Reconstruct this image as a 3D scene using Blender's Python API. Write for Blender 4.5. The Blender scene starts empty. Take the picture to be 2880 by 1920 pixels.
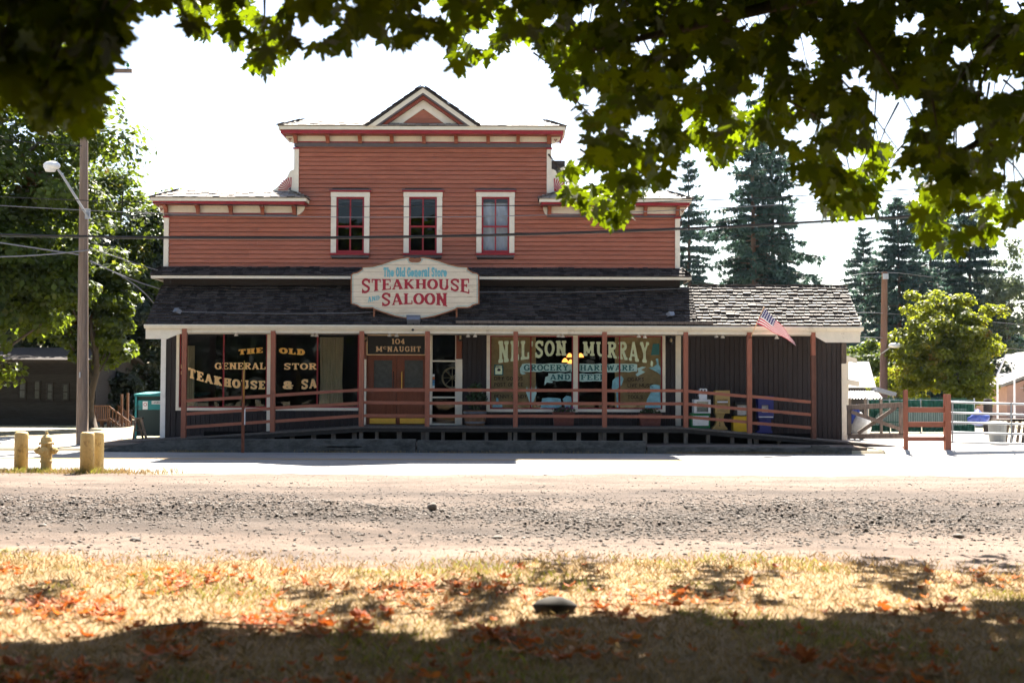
import bpy, math, random
import numpy as np
from mathutils import Vector, Matrix

random.seed(11)
rng = np.random.default_rng(11)
R_ = math.radians
scene = bpy.context.scene
C = scene.collection

# ------------------------------------------------------------------ camera, sky, sun, exposure
FPX, CX, CY, CAMH = 3440.0, 1440.0, 960.0, 1.72
cam_data = bpy.data.cameras.new('camera')
cam_data.sensor_width = 36.0
cam_data.lens = 36.0 * FPX / 2880.0
cam_data.clip_start = 0.1
cam_data.clip_end = 6000
cam_data.dof.use_dof = True
cam_data.dof.focus_distance = 34.5
cam_data.dof.aperture_fstop = 1.9
cam = bpy.data.objects.new('camera', cam_data)
C.objects.link(cam)
CAMR = Matrix.Rotation(R_(90) + math.atan(120 / FPX), 3, 'X') @ Matrix.Rotation(R_(0.19), 3, 'Z')
cam.matrix_world = Matrix.Translation((0, 0, CAMH)) @ CAMR.to_4x4()
scene.camera = cam

SUN_EL, SUN_AZ = 51.0, 11.0          # azimuth from +Y towards +X
sv = Vector((math.sin(R_(SUN_AZ)) * math.cos(R_(SUN_EL)), math.cos(R_(SUN_AZ)) * math.cos(R_(SUN_EL)), math.sin(R_(SUN_EL))))
world = bpy.data.worlds.new('World')
scene.world = world
world.use_nodes = True
wn = world.node_tree
sky = wn.nodes.new('ShaderNodeTexSky')
sky.sky_type = 'NISHITA'
sky.sun_disc = False
sky.sun_elevation = R_(SUN_EL)
sky.sun_rotation = R_(SUN_AZ)
sky.air_density = 1.0
sky.dust_density = 1.6
sky.ozone_density = 1.0
wn.nodes['Background'].inputs['Strength'].default_value = 0.05
wn.links.new(sky.outputs['Color'], wn.nodes['Background'].inputs['Color'])
sun_data = bpy.data.lights.new('sun', 'SUN')
sun_data.energy = 5.0
sun_data.angle = R_(0.53)
sun_data.color = (1.0, 0.93, 0.82)
sun = bpy.data.objects.new('sun', sun_data)
sun.rotation_euler = sv.to_track_quat('Z', 'Y').to_euler()
sun.location = (20, 60, 60)
C.objects.link(sun)
scene.view_settings.view_transform = 'Standard'
scene.view_settings.look = 'None'
scene.view_settings.exposure = 2.5
scene.view_settings.gamma = 1.0
scene.view_settings.use_curve_mapping = False
scene.cycles.use_denoising = True
scene.cycles.max_bounces = 6
scene.cycles.diffuse_bounces = 2
scene.cycles.glossy_bounces = 3
scene.cycles.use_adaptive_sampling = True
scene.cycles.adaptive_threshold = 0.02
scene.cycles.transparent_max_bounces = 10
scene.cycles.transmission_bounces = 4
scene.cycles.caustics_reflective = False
scene.cycles.caustics_refractive = False

# ------------------------------------------------------------------ helpers
def P(px, py, Y):
    """a photo pixel seen at depth Y -> world (x, z)"""
    d = CAMR @ Vector(((px - CX) / FPX, -(py - CY) / FPX, -1.0))
    t = Y / d.y
    return d.x * t, CAMH + d.z * t
def PX(px, Y, py=1000): return P(px, py, Y)[0]
def PZ(px, py, Y): return P(px, py, Y)[1]
def PR(a, b, c, d, Y):
    """pixel rectangle -> x0,x1,z0,z1"""
    xm, ym = (a + c) / 2, (b + d) / 2
    return P(a, ym, Y)[0], P(c, ym, Y)[0], P(xm, d, Y)[1], P(xm, b, Y)[1]

class MB:
    def __init__(s): s.v, s.f, s.m = [], [], []
    def add(s, vs, fs, m=0):
        o = len(s.v)
        s.v += [tuple(p) for p in vs]
        s.f += [tuple(i + o for i in f) for f in fs]
        s.m += [m] * len(fs)
        return s
    def box(s, x0, x1, y0, y1, z0, z1, m=0):
        if x0 > x1: x0, x1 = x1, x0
        if y0 > y1: y0, y1 = y1, y0
        if z0 > z1: z0, z1 = z1, z0
        return s.add([(x0,y0,z0),(x1,y0,z0),(x1,y1,z0),(x0,y1,z0),(x0,y0,z1),(x1,y0,z1),(x1,y1,z1),(x0,y1,z1)],
                     [(3,2,1,0),(4,5,6,7),(0,1,5,4),(1,2,6,5),(2,3,7,6),(3,0,4,7)], m)
    def beam(s, a, b, w, h, up=(0,0,1), m=0):
        """box from a to b, w across, h along up"""
        a, b = Vector(a), Vector(b); d = (b - a).normalized(); u = Vector(up)
        r = d.cross(u).normalized() * (w / 2); u = r.cross(d).normalized() * (h / 2)
        q = []
        for p in (a, b):
            q += [p - r - u, p + r - u, p + r + u, p - r + u]
        return s.add(q, [(0,1,2,3),(7,6,5,4),(0,4,5,1),(1,5,6,2),(2,6,7,3),(3,7,4,0)], m)
    def prism(s, poly, vec, m=0):
        """closed polygon (3D points) swept along vec"""
        n = len(poly); vec = Vector(vec)
        q = [Vector(p) for p in poly]; q += [p + vec for p in q]
        fs = [tuple(range(n))[::-1], tuple(range(n, 2 * n))]
        fs += [(i, (i + 1) % n, n + (i + 1) % n, n + i) for i in range(n)]
        return s.add(q, fs, m)
    def prxz(s, poly, y0, y1, m=0):
        return s.prism([(x, y0, z) for x, z in poly], (0, y1 - y0, 0), m)
    def tube(s, pts, rad, n=8, m=0, cap=True):
        pts = [Vector(p) for p in pts]
        if not hasattr(rad, '__len__'): rad = [rad] * len(pts)
        vs, fs = [], []
        for i, p in enumerate(pts):
            d = (pts[min(i + 1, len(pts) - 1)] - pts[max(i - 1, 0)]).normalized()
            a = Vector((0, 0, 1)) if abs(d.z) < .9 else Vector((1, 0, 0))
            u = d.cross(a).normalized(); w = d.cross(u)
            for k in range(n):
                t = 2 * math.pi * k / n
                vs.append(p + (u * math.cos(t) + w * math.sin(t)) * rad[i])
        for i in range(len(pts) - 1):
            for k in range(n):
                fs.append((i*n+k, i*n+(k+1)%n, (i+1)*n+(k+1)%n, (i+1)*n+k))
        if cap:
            fs.append(tuple(range(n))); fs.append(tuple(range((len(pts)-1)*n, len(pts)*n))[::-1])
        return s.add(vs, fs, m)
    def lathe(s, prof, c, n=16, m=0, sy=1.0):
        vs, fs = [], []
        for r, z in prof:
            for k in range(n):
                t = 2 * math.pi * k / n
                vs.append((c[0] + r * math.cos(t), c[1] + sy * r * math.sin(t), c[2] + z))
        for i in range(len(prof) - 1):
            for k in range(n):
                fs.append((i*n+k, i*n+(k+1)%n, (i+1)*n+(k+1)%n, (i+1)*n+k))
        fs.append(tuple(range(n))[::-1]); fs.append(tuple(range((len(prof)-1)*n, len(prof)*n)))
        return s.add(vs, fs, m)
    def sphere(s, c, r, n=10, sc=(1,1,1), m=0):
        vs, fs = [], []
        k = n // 2
        for i in range(1, k):
            a = math.pi * i / k
            for j in range(n):
                b = 2 * math.pi * j / n
                vs.append((c[0]+r*sc[0]*math.sin(a)*math.cos(b), c[1]+r*sc[1]*math.sin(a)*math.sin(b), c[2]+r*sc[2]*math.cos(a)))
        for i in range(k - 2):
            for j in range(n):
                fs.append((i*n+j, (i+1)*n+j, (i+1)*n+(j+1)%n, i*n+(j+1)%n))
        t = len(vs); vs += [(c[0],c[1],c[2]+r*sc[2]), (c[0],c[1],c[2]-r*sc[2])]
        for j in range(n):
            fs.append((t, j, (j+1)%n)); fs.append((t+1, (k-2)*n+(j+1)%n, (k-2)*n+j))
        return s.add(vs, fs, m)

def link(o, parent=None):
    C.objects.link(o)
    if parent is not None:
        o.parent = parent
        if parent.type == 'EMPTY':
            o.matrix_parent_inverse = Matrix.Translation(-parent.location)
    return o
def mesh_from(name, v, f, mats, mi=None, smooth=False):
    me = bpy.data.meshes.new(name)
    me.from_pydata(v, [], f)
    for m in (mats if isinstance(mats, (list, tuple)) else [mats]): me.materials.append(m)
    if mi is not None and any(mi): me.polygons.foreach_set('material_index', mi)
    if smooth: me.polygons.foreach_set('use_smooth', [True] * len(f))
    return me
def obj(name, mb, mat, parent=None, smooth=False, **props):
    o = bpy.data.objects.new(name, mesh_from(name, mb.v, mb.f, mat, mb.m, smooth))
    link(o, parent)
    for k, v in props.items(): o[k] = v
    return o
def thing(name, loc, label, category, group=None):
    o = bpy.data.objects.new(name, None)
    o.location = loc; o.empty_display_size = .2
    C.objects.link(o)
    o['label'] = label; o['category'] = category
    if group: o['group'] = group
    return o
def np_mesh(name, v, tri, mats, parent=None, smooth=False, quad=False, **props):
    """fast mesh from arrays; tri: (n,3) or (n,4)"""
    k = tri.shape[1]
    me = bpy.data.meshes.new(name)
    me.vertices.add(len(v)); me.vertices.foreach_set('co', np.ascontiguousarray(v, dtype=np.float32).ravel())
    me.loops.add(tri.size); me.loops.foreach_set('vertex_index', np.ascontiguousarray(tri, dtype=np.int32).ravel())
    me.polygons.add(len(tri)); me.polygons.foreach_set('loop_start', np.arange(0, tri.size, k, dtype=np.int32))
    if smooth: me.polygons.foreach_set('use_smooth', np.ones(len(tri), dtype=bool))
    me.update(calc_edges=True)
    for m in (mats if isinstance(mats, (list, tuple)) else [mats]): me.materials.append(m)
    o = bpy.data.objects.new(name, me); link(o, parent)
    for kk, vv in props.items(): o[kk] = vv
    return o

# ------------------------------------------------------------------ materials
def new_mat(name):
    m = bpy.data.materials.new(name); m.use_nodes = True
    nt = m.node_tree; b = nt.nodes['Principled BSDF']
    return m, nt, b
def N(nt, t, **kw):
    n = nt.nodes.new(t)
    for k, v in kw.items():
        if k in n.inputs.keys() if hasattr(n, 'inputs') else False: n.inputs[k].default_value = v
        else: setattr(n, k, v)
    return n
def rgba(c): return (c[0], c[1], c[2], 1.0)
def noise_fac(nt, scale, detail=4, stretch=(1,1,1), rough=.6, coord='Position'):
    g = nt.nodes.new('ShaderNodeNewGeometry') if coord == 'Position' else nt.nodes.new('ShaderNodeTexCoord')
    mp = nt.nodes.new('ShaderNodeMapping'); mp.inputs['Scale'].default_value = stretch
    nt.links.new(g.outputs[coord], mp.inputs['Vector'])
    n = nt.nodes.new('ShaderNodeTexNoise'); n.inputs['Scale'].default_value = scale
    n.inputs['Detail'].default_value = detail; n.inputs['Roughness'].default_value = rough
    nt.links.new(mp.outputs['Vector'], n.inputs['Vector'])
    return n.outputs['Fac']
def ramp(nt, fac, stops):
    r = nt.nodes.new('ShaderNodeValToRGB')
    e = r.color_ramp.elements
    while len(e) < len(stops): e.new(.5)
    for el, (p, c) in zip(e, stops): el.position = p; el.color = rgba(c)
    nt.links.new(fac, r.inputs['Fac'])
    return r.outputs['Color']
def mixc(nt, fac, a, b, blend='MIX'):
    n = nt.nodes.new('ShaderNodeMix'); n.data_type = 'RGBA'; n.blend_type = blend
    for sock, val in ((n.inputs[0], fac), (n.inputs[6], a), (n.inputs[7], b)):
        if hasattr(val, 'is_output') : nt.links.new(val, sock)
        elif isinstance(val, (int, float)): sock.default_value = val
        else: sock.default_value = rgba(val)
    return n.outputs[2]
def bump(nt, b, fac, strength=.3, dist=.01):
    n = nt.nodes.new('ShaderNodeBump'); n.inputs['Strength'].default_value = strength; n.inputs['Distance'].default_value = dist
    nt.links.new(fac, n.inputs['Height']); nt.links.new(n.outputs['Normal'], b.inputs['Normal'])
def islandrand(nt):
    g = nt.nodes.new('ShaderNodeNewGeometry'); o = nt.nodes.new('ShaderNodeObjectInfo')
    a = nt.nodes.new('ShaderNodeMath'); a.operation = 'ADD'
    nt.links.new(g.outputs['Random Per Island'], a.inputs[0]); nt.links.new(o.outputs['Random'], a.inputs[1])
    f = nt.nodes.new('ShaderNodeMath'); f.operation = 'FRACT'; nt.links.new(a.outputs[0], f.inputs[0])
    return f.outputs[0]
def mul(c, k): return tuple(min(1, x * k) for x in c)
def paint(name, col, rough=.6, var=.16, grain=(3, 3, 3), wear=None, wearamt=.35, piece=.12, spec=.35, bmp=.25):
    """painted or bare wood / metal: tone per piece, grain, stains"""
    m, nt, b = new_mat(name)
    f1 = noise_fac(nt, 6, 5, grain)
    base = ramp(nt, f1, [(.3, mul(col, 1 - var)), (.7, mul(col, 1 + var))])
    if piece:
        r = islandrand(nt)
        base = mixc(nt, 1.0, base, ramp(nt, r, [(0, (1 - piece,) * 3), (1, (1,) * 3)]), 'MULTIPLY')
    if wear:
        f2 = noise_fac(nt, 2.2, 8, (grain[0] * .8, grain[1], grain[2] * .8), .72)
        k = ramp(nt, f2, [(.62 - wearamt * .2, (0, 0, 0)), (.72, (1, 1, 1))])
        base = mixc(nt, k, base, wear)
    nt.links.new(base, b.inputs['Base Color'])
    b.inputs['Roughness'].default_value = rough
    b.inputs['Specular IOR Level'].default_value = spec
    bump(nt, b, noise_fac(nt, 14, 6, grain), bmp, .006)
    return m
def flat(name, col, rough=.6, metal=0, spec=.4, var=.08):
    m, nt, b = new_mat(name)
    base = ramp(nt, noise_fac(nt, 9, 4), [(.3, mul(col, 1 - var)), (.7, mul(col, 1 + var))])
    nt.links.new(base, b.inputs['Base Color'])
    b.inputs['Roughness'].default_value = rough; b.inputs['Metallic'].default_value = metal
    b.inputs['Specular IOR Level'].default_value = spec
    return m
def emit(name, col, s):
    m, nt, b = new_mat(name)
    b.inputs['Base Color'].default_value = rgba(col)
    b.inputs['Emission Color'].default_value = rgba(col); b.inputs['Emission Strength'].default_value = s
    return m
def glass(name, tint=(.9, .95, .95), rough=0.0):
    m, nt, b = new_mat(name); nt.nodes.remove(b)
    out = nt.nodes['Material Output']
    t = nt.nodes.new('ShaderNodeBsdfTransparent'); t.inputs['Color'].default_value = rgba(tint)
    g = nt.nodes.new('ShaderNodeBsdfGlossy'); g.inputs['Roughness'].default_value = rough
    bp = noise_fac(nt, .9, 2); bn = nt.nodes.new('ShaderNodeBump'); bn.inputs['Strength'].default_value = .06; bn.inputs['Distance'].default_value = .05
    nt.links.new(bp, bn.inputs['Height']); nt.links.new(bn.outputs['Normal'], g.inputs['Normal'])
    fr = nt.nodes.new('ShaderNodeFresnel'); fr.inputs['IOR'].default_value = 1.42
    mx = nt.nodes.new('ShaderNodeMixShader')
    nt.links.new(fr.outputs['Fac'], mx.inputs['Fac']); nt.links.new(t.outputs[0], mx.inputs[1]); nt.links.new(g.outputs[0], mx.inputs[2])
    nt.links.new(mx.outputs[0], out.inputs['Surface'])
    return m
def leafmat(name, dif, tra, amt=.45, warm=None, warmamt=.1, rough=.45, vein=False, spec=.5):
    m, nt, b = new_mat(name)
    out = nt.nodes['Material Output']
    r = islandrand(nt)
    k = ramp(nt, r, [(0, (.65,) * 3), (1, (1.3,) * 3)])
    d = mixc(nt, 1.0, dif, k, 'MULTIPLY'); t = mixc(nt, 1.0, tra, k, 'MULTIPLY')
    if warm:
        w = ramp(nt, noise_fac(nt, .55, 3), [(.62 - warmamt, (0, 0, 0)), (.75, (1, 1, 1))])
        mr = nt.nodes.new('ShaderNodeMath'); mr.operation = 'GREATER_THAN'; mr.inputs[1].default_value = .55
        nt.links.new(r, mr.inputs[0])
        ww = mixc(nt, 1.0, w, mr.outputs[0], 'MULTIPLY')
        d = mixc(nt, ww, d, warm); t = mixc(nt, ww, t, mul(warm, 1.6))
    nt.links.new(d, b.inputs['Base Color']); b.inputs['Roughness'].default_value = rough
    b.inputs['Specular IOR Level'].default_value = spec
    tr = nt.nodes.new('ShaderNodeBsdfTranslucent'); nt.links.new(t, tr.inputs['Color'])
    mx = nt.nodes.new('ShaderNodeMixShader'); mx.inputs['Fac'].default_value = amt
    nt.links.new(b.outputs[0], mx.inputs[1]); nt.links.new(tr.outputs[0], mx.inputs[2]); nt.links.new(mx.outputs[0], out.inputs['Surface'])
    return m

M = {}
M['clap'] = paint('clapboard_paint', (.43, .145, .083), .62, .18, (.5, 3, 6), (.27, .075, .042), .45, .16, bmp=.5)
M['cream'] = paint('cream_paint', (.80, .72, .58), .6, .06, (1, 1, 1), (.5, .42, .32), .12, .06)
M['red'] = paint('dark_red_paint', (.30, .02, .026), .5, .12, (1, 1, 1), None, 0, .05)
M['soffit'] = paint('soffit_paint', (.26, .06, .036), .6, .12, (1, 1, 1), None, 0, .05)
M['bracket'] = paint('bracket_paint', (.30, .085, .045), .6, .15, (2, 2, 2), (.14, .04, .03), .3, .1)
M['grey'] = paint('grey_trim_paint', (.12, .10, .105), .6, .12, (1, 1, 1), None, 0, .05)
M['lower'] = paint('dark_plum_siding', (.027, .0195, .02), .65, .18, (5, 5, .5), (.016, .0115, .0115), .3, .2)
M['post'] = paint('porch_redwood_paint', (.33, .112, .064), .6, .14, (4, 4, .7), (.13, .05, .035), .28, .1)
M['rail'] = paint('rail_redwood_paint', (.34, .115, .066), .6, .14, (.7, 4, 4), (.12, .05, .035), .3, .14)
M['silver_lit'] = paint('silvered_cedar_sunlit', (.36, .31, .27), .6, .3, (5, 2, 2), (.5, .44, .38), .2, .5, spec=.5, bmp=.7)  # silver-grey cedar, with the sun glare on the hip roofs put into the colour
M['shingle'] = paint('cedar_shingle', (.095, .073, .058), .75, .3, (5, 2, 2), (.17, .135, .11), .2, .5, spec=.5, bmp=.7)
M['shingle_dark'] = paint('old_dark_shingle', (.075, .061, .055), .85, .3, (5, 2, 2), (.12, .10, .09), .1, .7, spec=.2, bmp=.7)
M['roofdeck'] = flat('roof_underlay', (.05, .042, .04), .9)
M['core'] = flat('wall_core', (.05, .04, .04), .9)
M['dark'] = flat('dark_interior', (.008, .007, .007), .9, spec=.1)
M['deck'] = paint('weathered_deck', (.16, .135, .12), .85, .25, (4, .8, 2), (.06, .05, .045), .4, .3, spec=.2)
M['timber'] = paint('grey_old_timber', (.17, .135, .11), .85, .3, (4, 4, .7), (.06, .045, .04), .35, .3, spec=.2)
M['darktimber'] = paint('black_creosote_timber', (.04, .034, .03), .85, .3, (1, 4, 4), None, 0, .2, spec=.2)
M['door'] = paint('door_varnish', (.20, .055, .025), .4, .14, (5, 5, .7), (.12, .03, .015), .25, .05)
M['brass'] = flat('worn_brass', (.85, .5, .07), .45, .25)
M['glass'] = glass('window_glass')
M['etched'] = flat('etched_glass', (.05, .055, .05), .35, 0, .5, .4)
M['black'] = flat('black_paint', (.012, .011, .011), .5)
M['gold'] = flat('gold_leaf_letter', (.85, .46, .09), .55)
M['goldpale'] = flat('pale_gold_letter', (.88, .55, .23), .55)
M['tan'] = flat('tan_letter', (.75, .5, .28), .55)
M['teal'] = flat('teal_letter', (.16, .42, .46), .55)
M['crimson'] = flat('crimson_letter', (.36, .02, .035), .55)
M['curtain'] = paint('cream_curtain', (.66, .53, .33), .9, .2, (9, 1, .6), None, 0, .05)
M['curtain_white'] = paint('white_cloth_curtain', (.75, .73, .80), .9, .1, (3, 1, 1), None, 0, .05)
M['mint'] = flat('pale_mint_letter', (.68, .78, .55), .6)
M['banner'] = flat('pale_teal_banner', (.42, .62, .58), .6)
M['tealdark'] = flat('deep_teal_letter', (.02, .13, .13), .6)
M['panel'] = paint('tan_window_panel', (.42, .28, .12), .7, .2, (1, 1, 1), (.2, .13, .05), .4, 0)
M['brownletter'] = flat('brown_letter', (.035, .012, .006), .6)
M['bluepic'] = flat('pale_blue_window_paint', (.22, .46, .52), .6, var=.25)
M['white'] = paint('white_paint', (.78, .77, .74), .5, .05, (1, 1, 1), (.5, .48, .45), .1, .03)
M['concrete'] = paint('old_concrete', (.12, .115, .105), .9, .25, (1.5, 1.5, 3), (.03, .028, .026), .9, .1, spec=.2, bmp=.6)
M['lampgrey'] = flat('lamp_grey_metal', (.18, .19, .22), .45, .2)
M['white_metal'] = flat('white_enamel', (.75, .75, .75), .35)
M['galv'] = flat('galvanised_tube', (.36, .37, .38), .5, .5)
M['wire'] = flat('black_cable', (.015, .014, .014), .6)
M['wiregrey'] = flat('grey_cable', (.17, .17, .18), .5)
# ------------------------------------------------------------------ slab-serif lettering cut as flat shapes
def _ell(cx, cy, rx, ry, a0, a1, n=18):
    return [(cx + rx * math.cos(R_(a0 + (a1 - a0) * i / n)), cy + ry * math.sin(R_(a0 + (a1 - a0) * i / n))) for i in range(n + 1)]
def glyph(ch, T=.2, t=.11, S=.08, st=.1):
    """-> width, list of (polyline, width or None for contrast by direction)"""
    L = []
    h = T / 2
    def stem(x, y0=0, y1=1, top=True, bot=True):
        L.append(([(x, y0), (x, y1)], T))
        if S and bot: L.append(([(x - h - S, y0 + st/2), (x + h + S, y0 + st/2)], st))
        if S and top: L.append(([(x - h - S, y1 - st/2), (x + h + S, y1 - st/2)], st))
    def bar(x0, x1, y, w=None): L.append(([(x0, y), (x1, y)], w or t))
    def line(*p, w=None): L.append((list(p), w))
    def beak(x, y, d):
        if S: L.append(([(x, y), (x, y + d)], st * .9))
    a = S + h
    lo = t / 2
    if ch == ' ': return .38, []
    if ch == 'A':
        line((a*.6, 0), (.40, 1), w=t * 1.1); line((.40, .98), (.80 - a*.6+.06, 0), w=T); bar(.2, .62, .3)
        if S: bar(0, .27, st/2, st); bar(.55, .9, st/2, st)
        return .86, L
    if ch == 'B': stem(a); line((a, 1 - lo), *_ell(.38, .76, .24, .24 - lo, 90, -90), (a, .52)); line((a, .52), *_ell(.40, .27, .27, .27 - lo, 90, -90), (a, lo)); return .72, L
    if ch == 'C':
        line(*_ell(.38, .5, .38 - h*.6, .5 - lo, 50, 310)); beak(.68, .62, .34); beak(.68, .04, .26); return .74, L
    if ch == 'D':
        stem(a); line(*([(a, 1 - lo)] + _ell(.36, .5, .38 - h*.4, .5 - lo, 90, -90) + [(a, lo)])); return .78, L
    if ch in 'EF':
        stem(a); bar(a, .66, 1 - lo); bar(a, .5, .52); beak(.66, .7, .3); beak(.5, .4, .24)
        if ch == 'E': bar(a, .68, lo); beak(.68, 0, .32)
        return .74 if ch == 'E' else .7, L
    if ch == 'G':
        line(*_ell(.38, .5, .38 - h*.6, .5 - lo, 50, 330)); beak(.68, .62, .34); line((.68, .06), (.68, .44), w=T*.9); bar(.46, .8, .44); return .8, L
    if ch == 'H': stem(a); stem(.9 - a); bar(a, .9 - a, .5); return .9, L
    if ch == 'I': stem(a); return 2 * a, L
    if ch == 'K': stem(a); line((a, .4), (.68, .97), w=t*1.2); line((.36, .55), (.72, .03), w=T*.95); bar(.56, .86, st/2, st) if S else 0; bar(.5, .82, 1-st/2, st) if S else 0; return .86, L
    if ch == 'L': stem(a); bar(a, .66, lo); beak(.66, 0, .38); return .72, L
    if ch == 'M': stem(a); stem(1.06 - a); line((a, .97), (.53, .2), w=T*.9); line((.53, .2), (1.06 - a, .97), w=t*1.2); return 1.06, L
    if ch == 'N': stem(a, bot=True); stem(.9 - a); line((a, .97), (.9 - a, .05), w=T*.9); return .9, L
    if ch == 'O' or ch == '0': line(*_ell(.4, .5, .4 - h*.7, .5 - lo, 0, 360, 28)); return .8, L
    if ch == 'P': stem(a); line((a, 1 - lo), *_ell(.4, .74, .26, .26 - lo, 90, -90), (a, .48)); return .7, L
    if ch == 'R': stem(a); line((a, 1 - lo), *_ell(.4, .75, .26, .25 - lo, 90, -90), (a, .5)); line((.4, .5), (.68, .03), w=T*.95); bar(.6, .84, st/2, st) if S else 0; return .82, L
    if ch == 'S':
        line(*([(.62, .76)] + _ell(.36, .74, .26, .26 - lo, 25, 180, 10) + [(.12, .68), (.3, .54), (.44, .46), (.58, .34)] + _ell(.34, .27, .25, .27 - lo, 0, -155, 10)), w=(t + T) / 2)
        beak(.64, .68, .3); beak(.08, .02, .32); return .72, L
    if ch == 'T': stem(.38, top=False); bar(.03, .73, 1 - lo); beak(.06, .68, .32); beak(.7, .68, .32); return .76, L
    if ch == 'U':
        stem(a, .3, 1, bot=False); line((.88 - a, 1), (.88 - a, .3), w=t*1.3); line(*_ell(.44, .33, .44 - a, .33 - lo, 180, 360)); bar(.88 - a - .14, .88 - a + .14, 1 - st/2, st) if S else 0; return .88, L
    if ch == 'V': line((.12, .97), (.42, .04), w=T); line((.42, .04), (.70, .97), w=t*1.2); (bar(0, .3, 1-st/2, st), bar(.56, .84, 1-st/2, st)) if S else 0; return .82, L
    if ch == 'W': line((.12,.97),(.33,.04),w=T); line((.33,.04),(.55,.9),w=t*1.2); line((.55,.9),(.76,.04),w=T); line((.76,.04),(.97,.97),w=t*1.2); (bar(0,.3,1-st/2,st), bar(.84,1.1,1-st/2,st)) if S else 0; return 1.1, L
    if ch == 'Y': line((.14, .97), (.4, .48), w=T); line((.4, .48), (.68, .97), w=t*1.2); stem(.41, 0, .52, top=False); (bar(0,.3,1-st/2,st), bar(.54,.82,1-st/2,st)) if S else 0; return .82, L
    if ch == '1': stem(.24, top=False); line((.06, .8), (.24, .97), w=t*1.3); return .46, L
    if ch == '4': stem(.46, top=False); line((.5, .97), (.06, .32), w=t*1.2); bar(.04, .7, .3); return .74, L
    if ch == '&':
        line(*_ell(.36, .75, .2, .25 - lo, 0, 360, 16)); line(*_ell(.36, .27, .28, .27 - lo, 60, 330, 18)); line((.24, .62), (.72, .04), w=T*.9); bar(.52, .86, .44); return .88, L
    if ch == "'": line((.12, .98), (.06, .68), w=T * .9); return .24, L
    if ch == ',': line((.14, .12), (.06, -.12), w=T * .9); return .26, L
    x = .68   # lower case height
    if ch == 'h': stem(a, bot=True); line((a, .5), *_ell(.44, .46, .44 - a, .2, 180, 0), (.88 - a, .05)); line((.88-a, .46), (.88-a, 0), w=T); return .86, L
    if ch == 'l': stem(a); return 2 * a, L
    if ch == 'd': stem(.66, bot=True); line(*_ell(.36, .33, .36 - h*.6, .33 - lo, 0, 360)); return .84, L
    if ch == 'o': line(*_ell(.36, .34, .36 - h*.6, .34 - lo, 0, 360)); return .72, L
    if ch == 'e': line(*_ell(.36, .34, .36 - h*.6, .34 - lo, 0, 310)); bar(.1, .66, .34); return .74, L
    if ch == 'a': line(*_ell(.3, .22, .24, .22 - lo, 0, 360)); line((.58, .0), (.58, .5), w=T); line(*_ell(.34, .48, .24, .2, 0, 150)); return .74, L
    if ch == 'n': stem(a, 0, x); line((a, .4), *_ell(.42, .42, .42 - a, .2, 180, 0), (.84 - a, .05)); line((.84-a, .42), (.84-a, 0), w=T); return .84, L
    if ch == 'r': stem(a, 0, x); line(*_ell(.44, .4, .24, .24, 160, 40)); return .62, L
    if ch == 't': stem(.28, 0, .9, top=False); bar(.02, .56, x - lo); return .58, L
    if ch == 'c': line(*_ell(.34, .34, .34 - h*.6, .34 - lo, 50, 310)); return .66, L
    if ch == 'm': stem(a, 0, x); stem(.55, 0, .6, top=False); stem(1.1 - a, 0, .6, top=False); line((a, .4), *_ell(.55, .4, .3, .24, 180, 0)); return 1.1, L
    return .5, [([(.1, 0), (.1, 1)], T)]
_gc = {}
def glyph_mesh(ch, res, style):
    key = (ch, res, style)
    if key in _gc: return _gc[key]
    T, t, S, st = style
    w, L = glyph(ch, T, t, S, st)
    mg = .16
    nx, ny = max(3, int((w + 2 * mg) * res)), int((1 + 2 * mg) * res)
    gx = np.linspace(-mg, w + mg, nx + 1); gy = np.linspace(-mg, 1 + mg, ny + 1)
    X, Y = np.meshgrid(gx, gy, indexing='ij')
    D = np.full(X.shape, 9.0)
    for pts, wd in L:
        for (x0, y0), (x1, y1) in zip(pts[:-1], pts[1:]):
            dx, dy = x1 - x0, y1 - y0; l = math.hypot(dx, dy)
            if l < 1e-6: continue
            ux, uy = dx / l, dy / l
            a = (X - x0) * ux + (Y - y0) * uy; p = -(X - x0) * uy + (Y - y0) * ux
            ww = wd if wd is not None else t + (T - t) * abs(uy)
            if len(pts) == 2: d = np.maximum(np.abs(a - l / 2) - l / 2, np.abs(p) - ww / 2)
            else: d = np.hypot(np.maximum(np.abs(a - l / 2) - l / 2, 0), p) - ww / 2
            D = np.minimum(D, d)
    vs, fs, ids = [], [], {}
    def vert(kx, p):
        if kx not in ids: ids[kx] = len(vs); vs.append(p)
        return ids[kx]
    for i in range(nx):
        for j in range(ny):
            cs = [(i, j), (i + 1, j), (i + 1, j + 1), (i, j + 1)]
            dv = [D[c] for c in cs]
            if min(dv) >= 0: continue
            poly = []
            for k in range(4):
                c0, c1, d0, d1 = cs[k], cs[(k + 1) % 4], dv[k], dv[(k + 1) % 4]
                if d0 < 0: poly.append(vert(c0, (gx[c0[0]], gy[c0[1]])))
                if (d0 < 0) != (d1 < 0):
                    f = d0 / (d0 - d1); e = tuple(sorted((c0, c1)))
                    poly.append(vert(e, (gx[c0[0]] + f * (gx[c1[0]] - gx[c0[0]]), gy[c0[1]] + f * (gy[c1[1]] - gy[c0[1]]))))
            if len(poly) >= 3: fs.append(tuple(poly))
    _gc[key] = (w, vs, fs)
    return _gc[key]
SLAB = (.22, .12, .08, .13)
ROMAN = (.235, .10, .075, .085)
SANS = (.17, .135, 0, .1)
FAT = (.30, .16, .09, .16)
WEST = (.235, .13, .085, .15)
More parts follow.
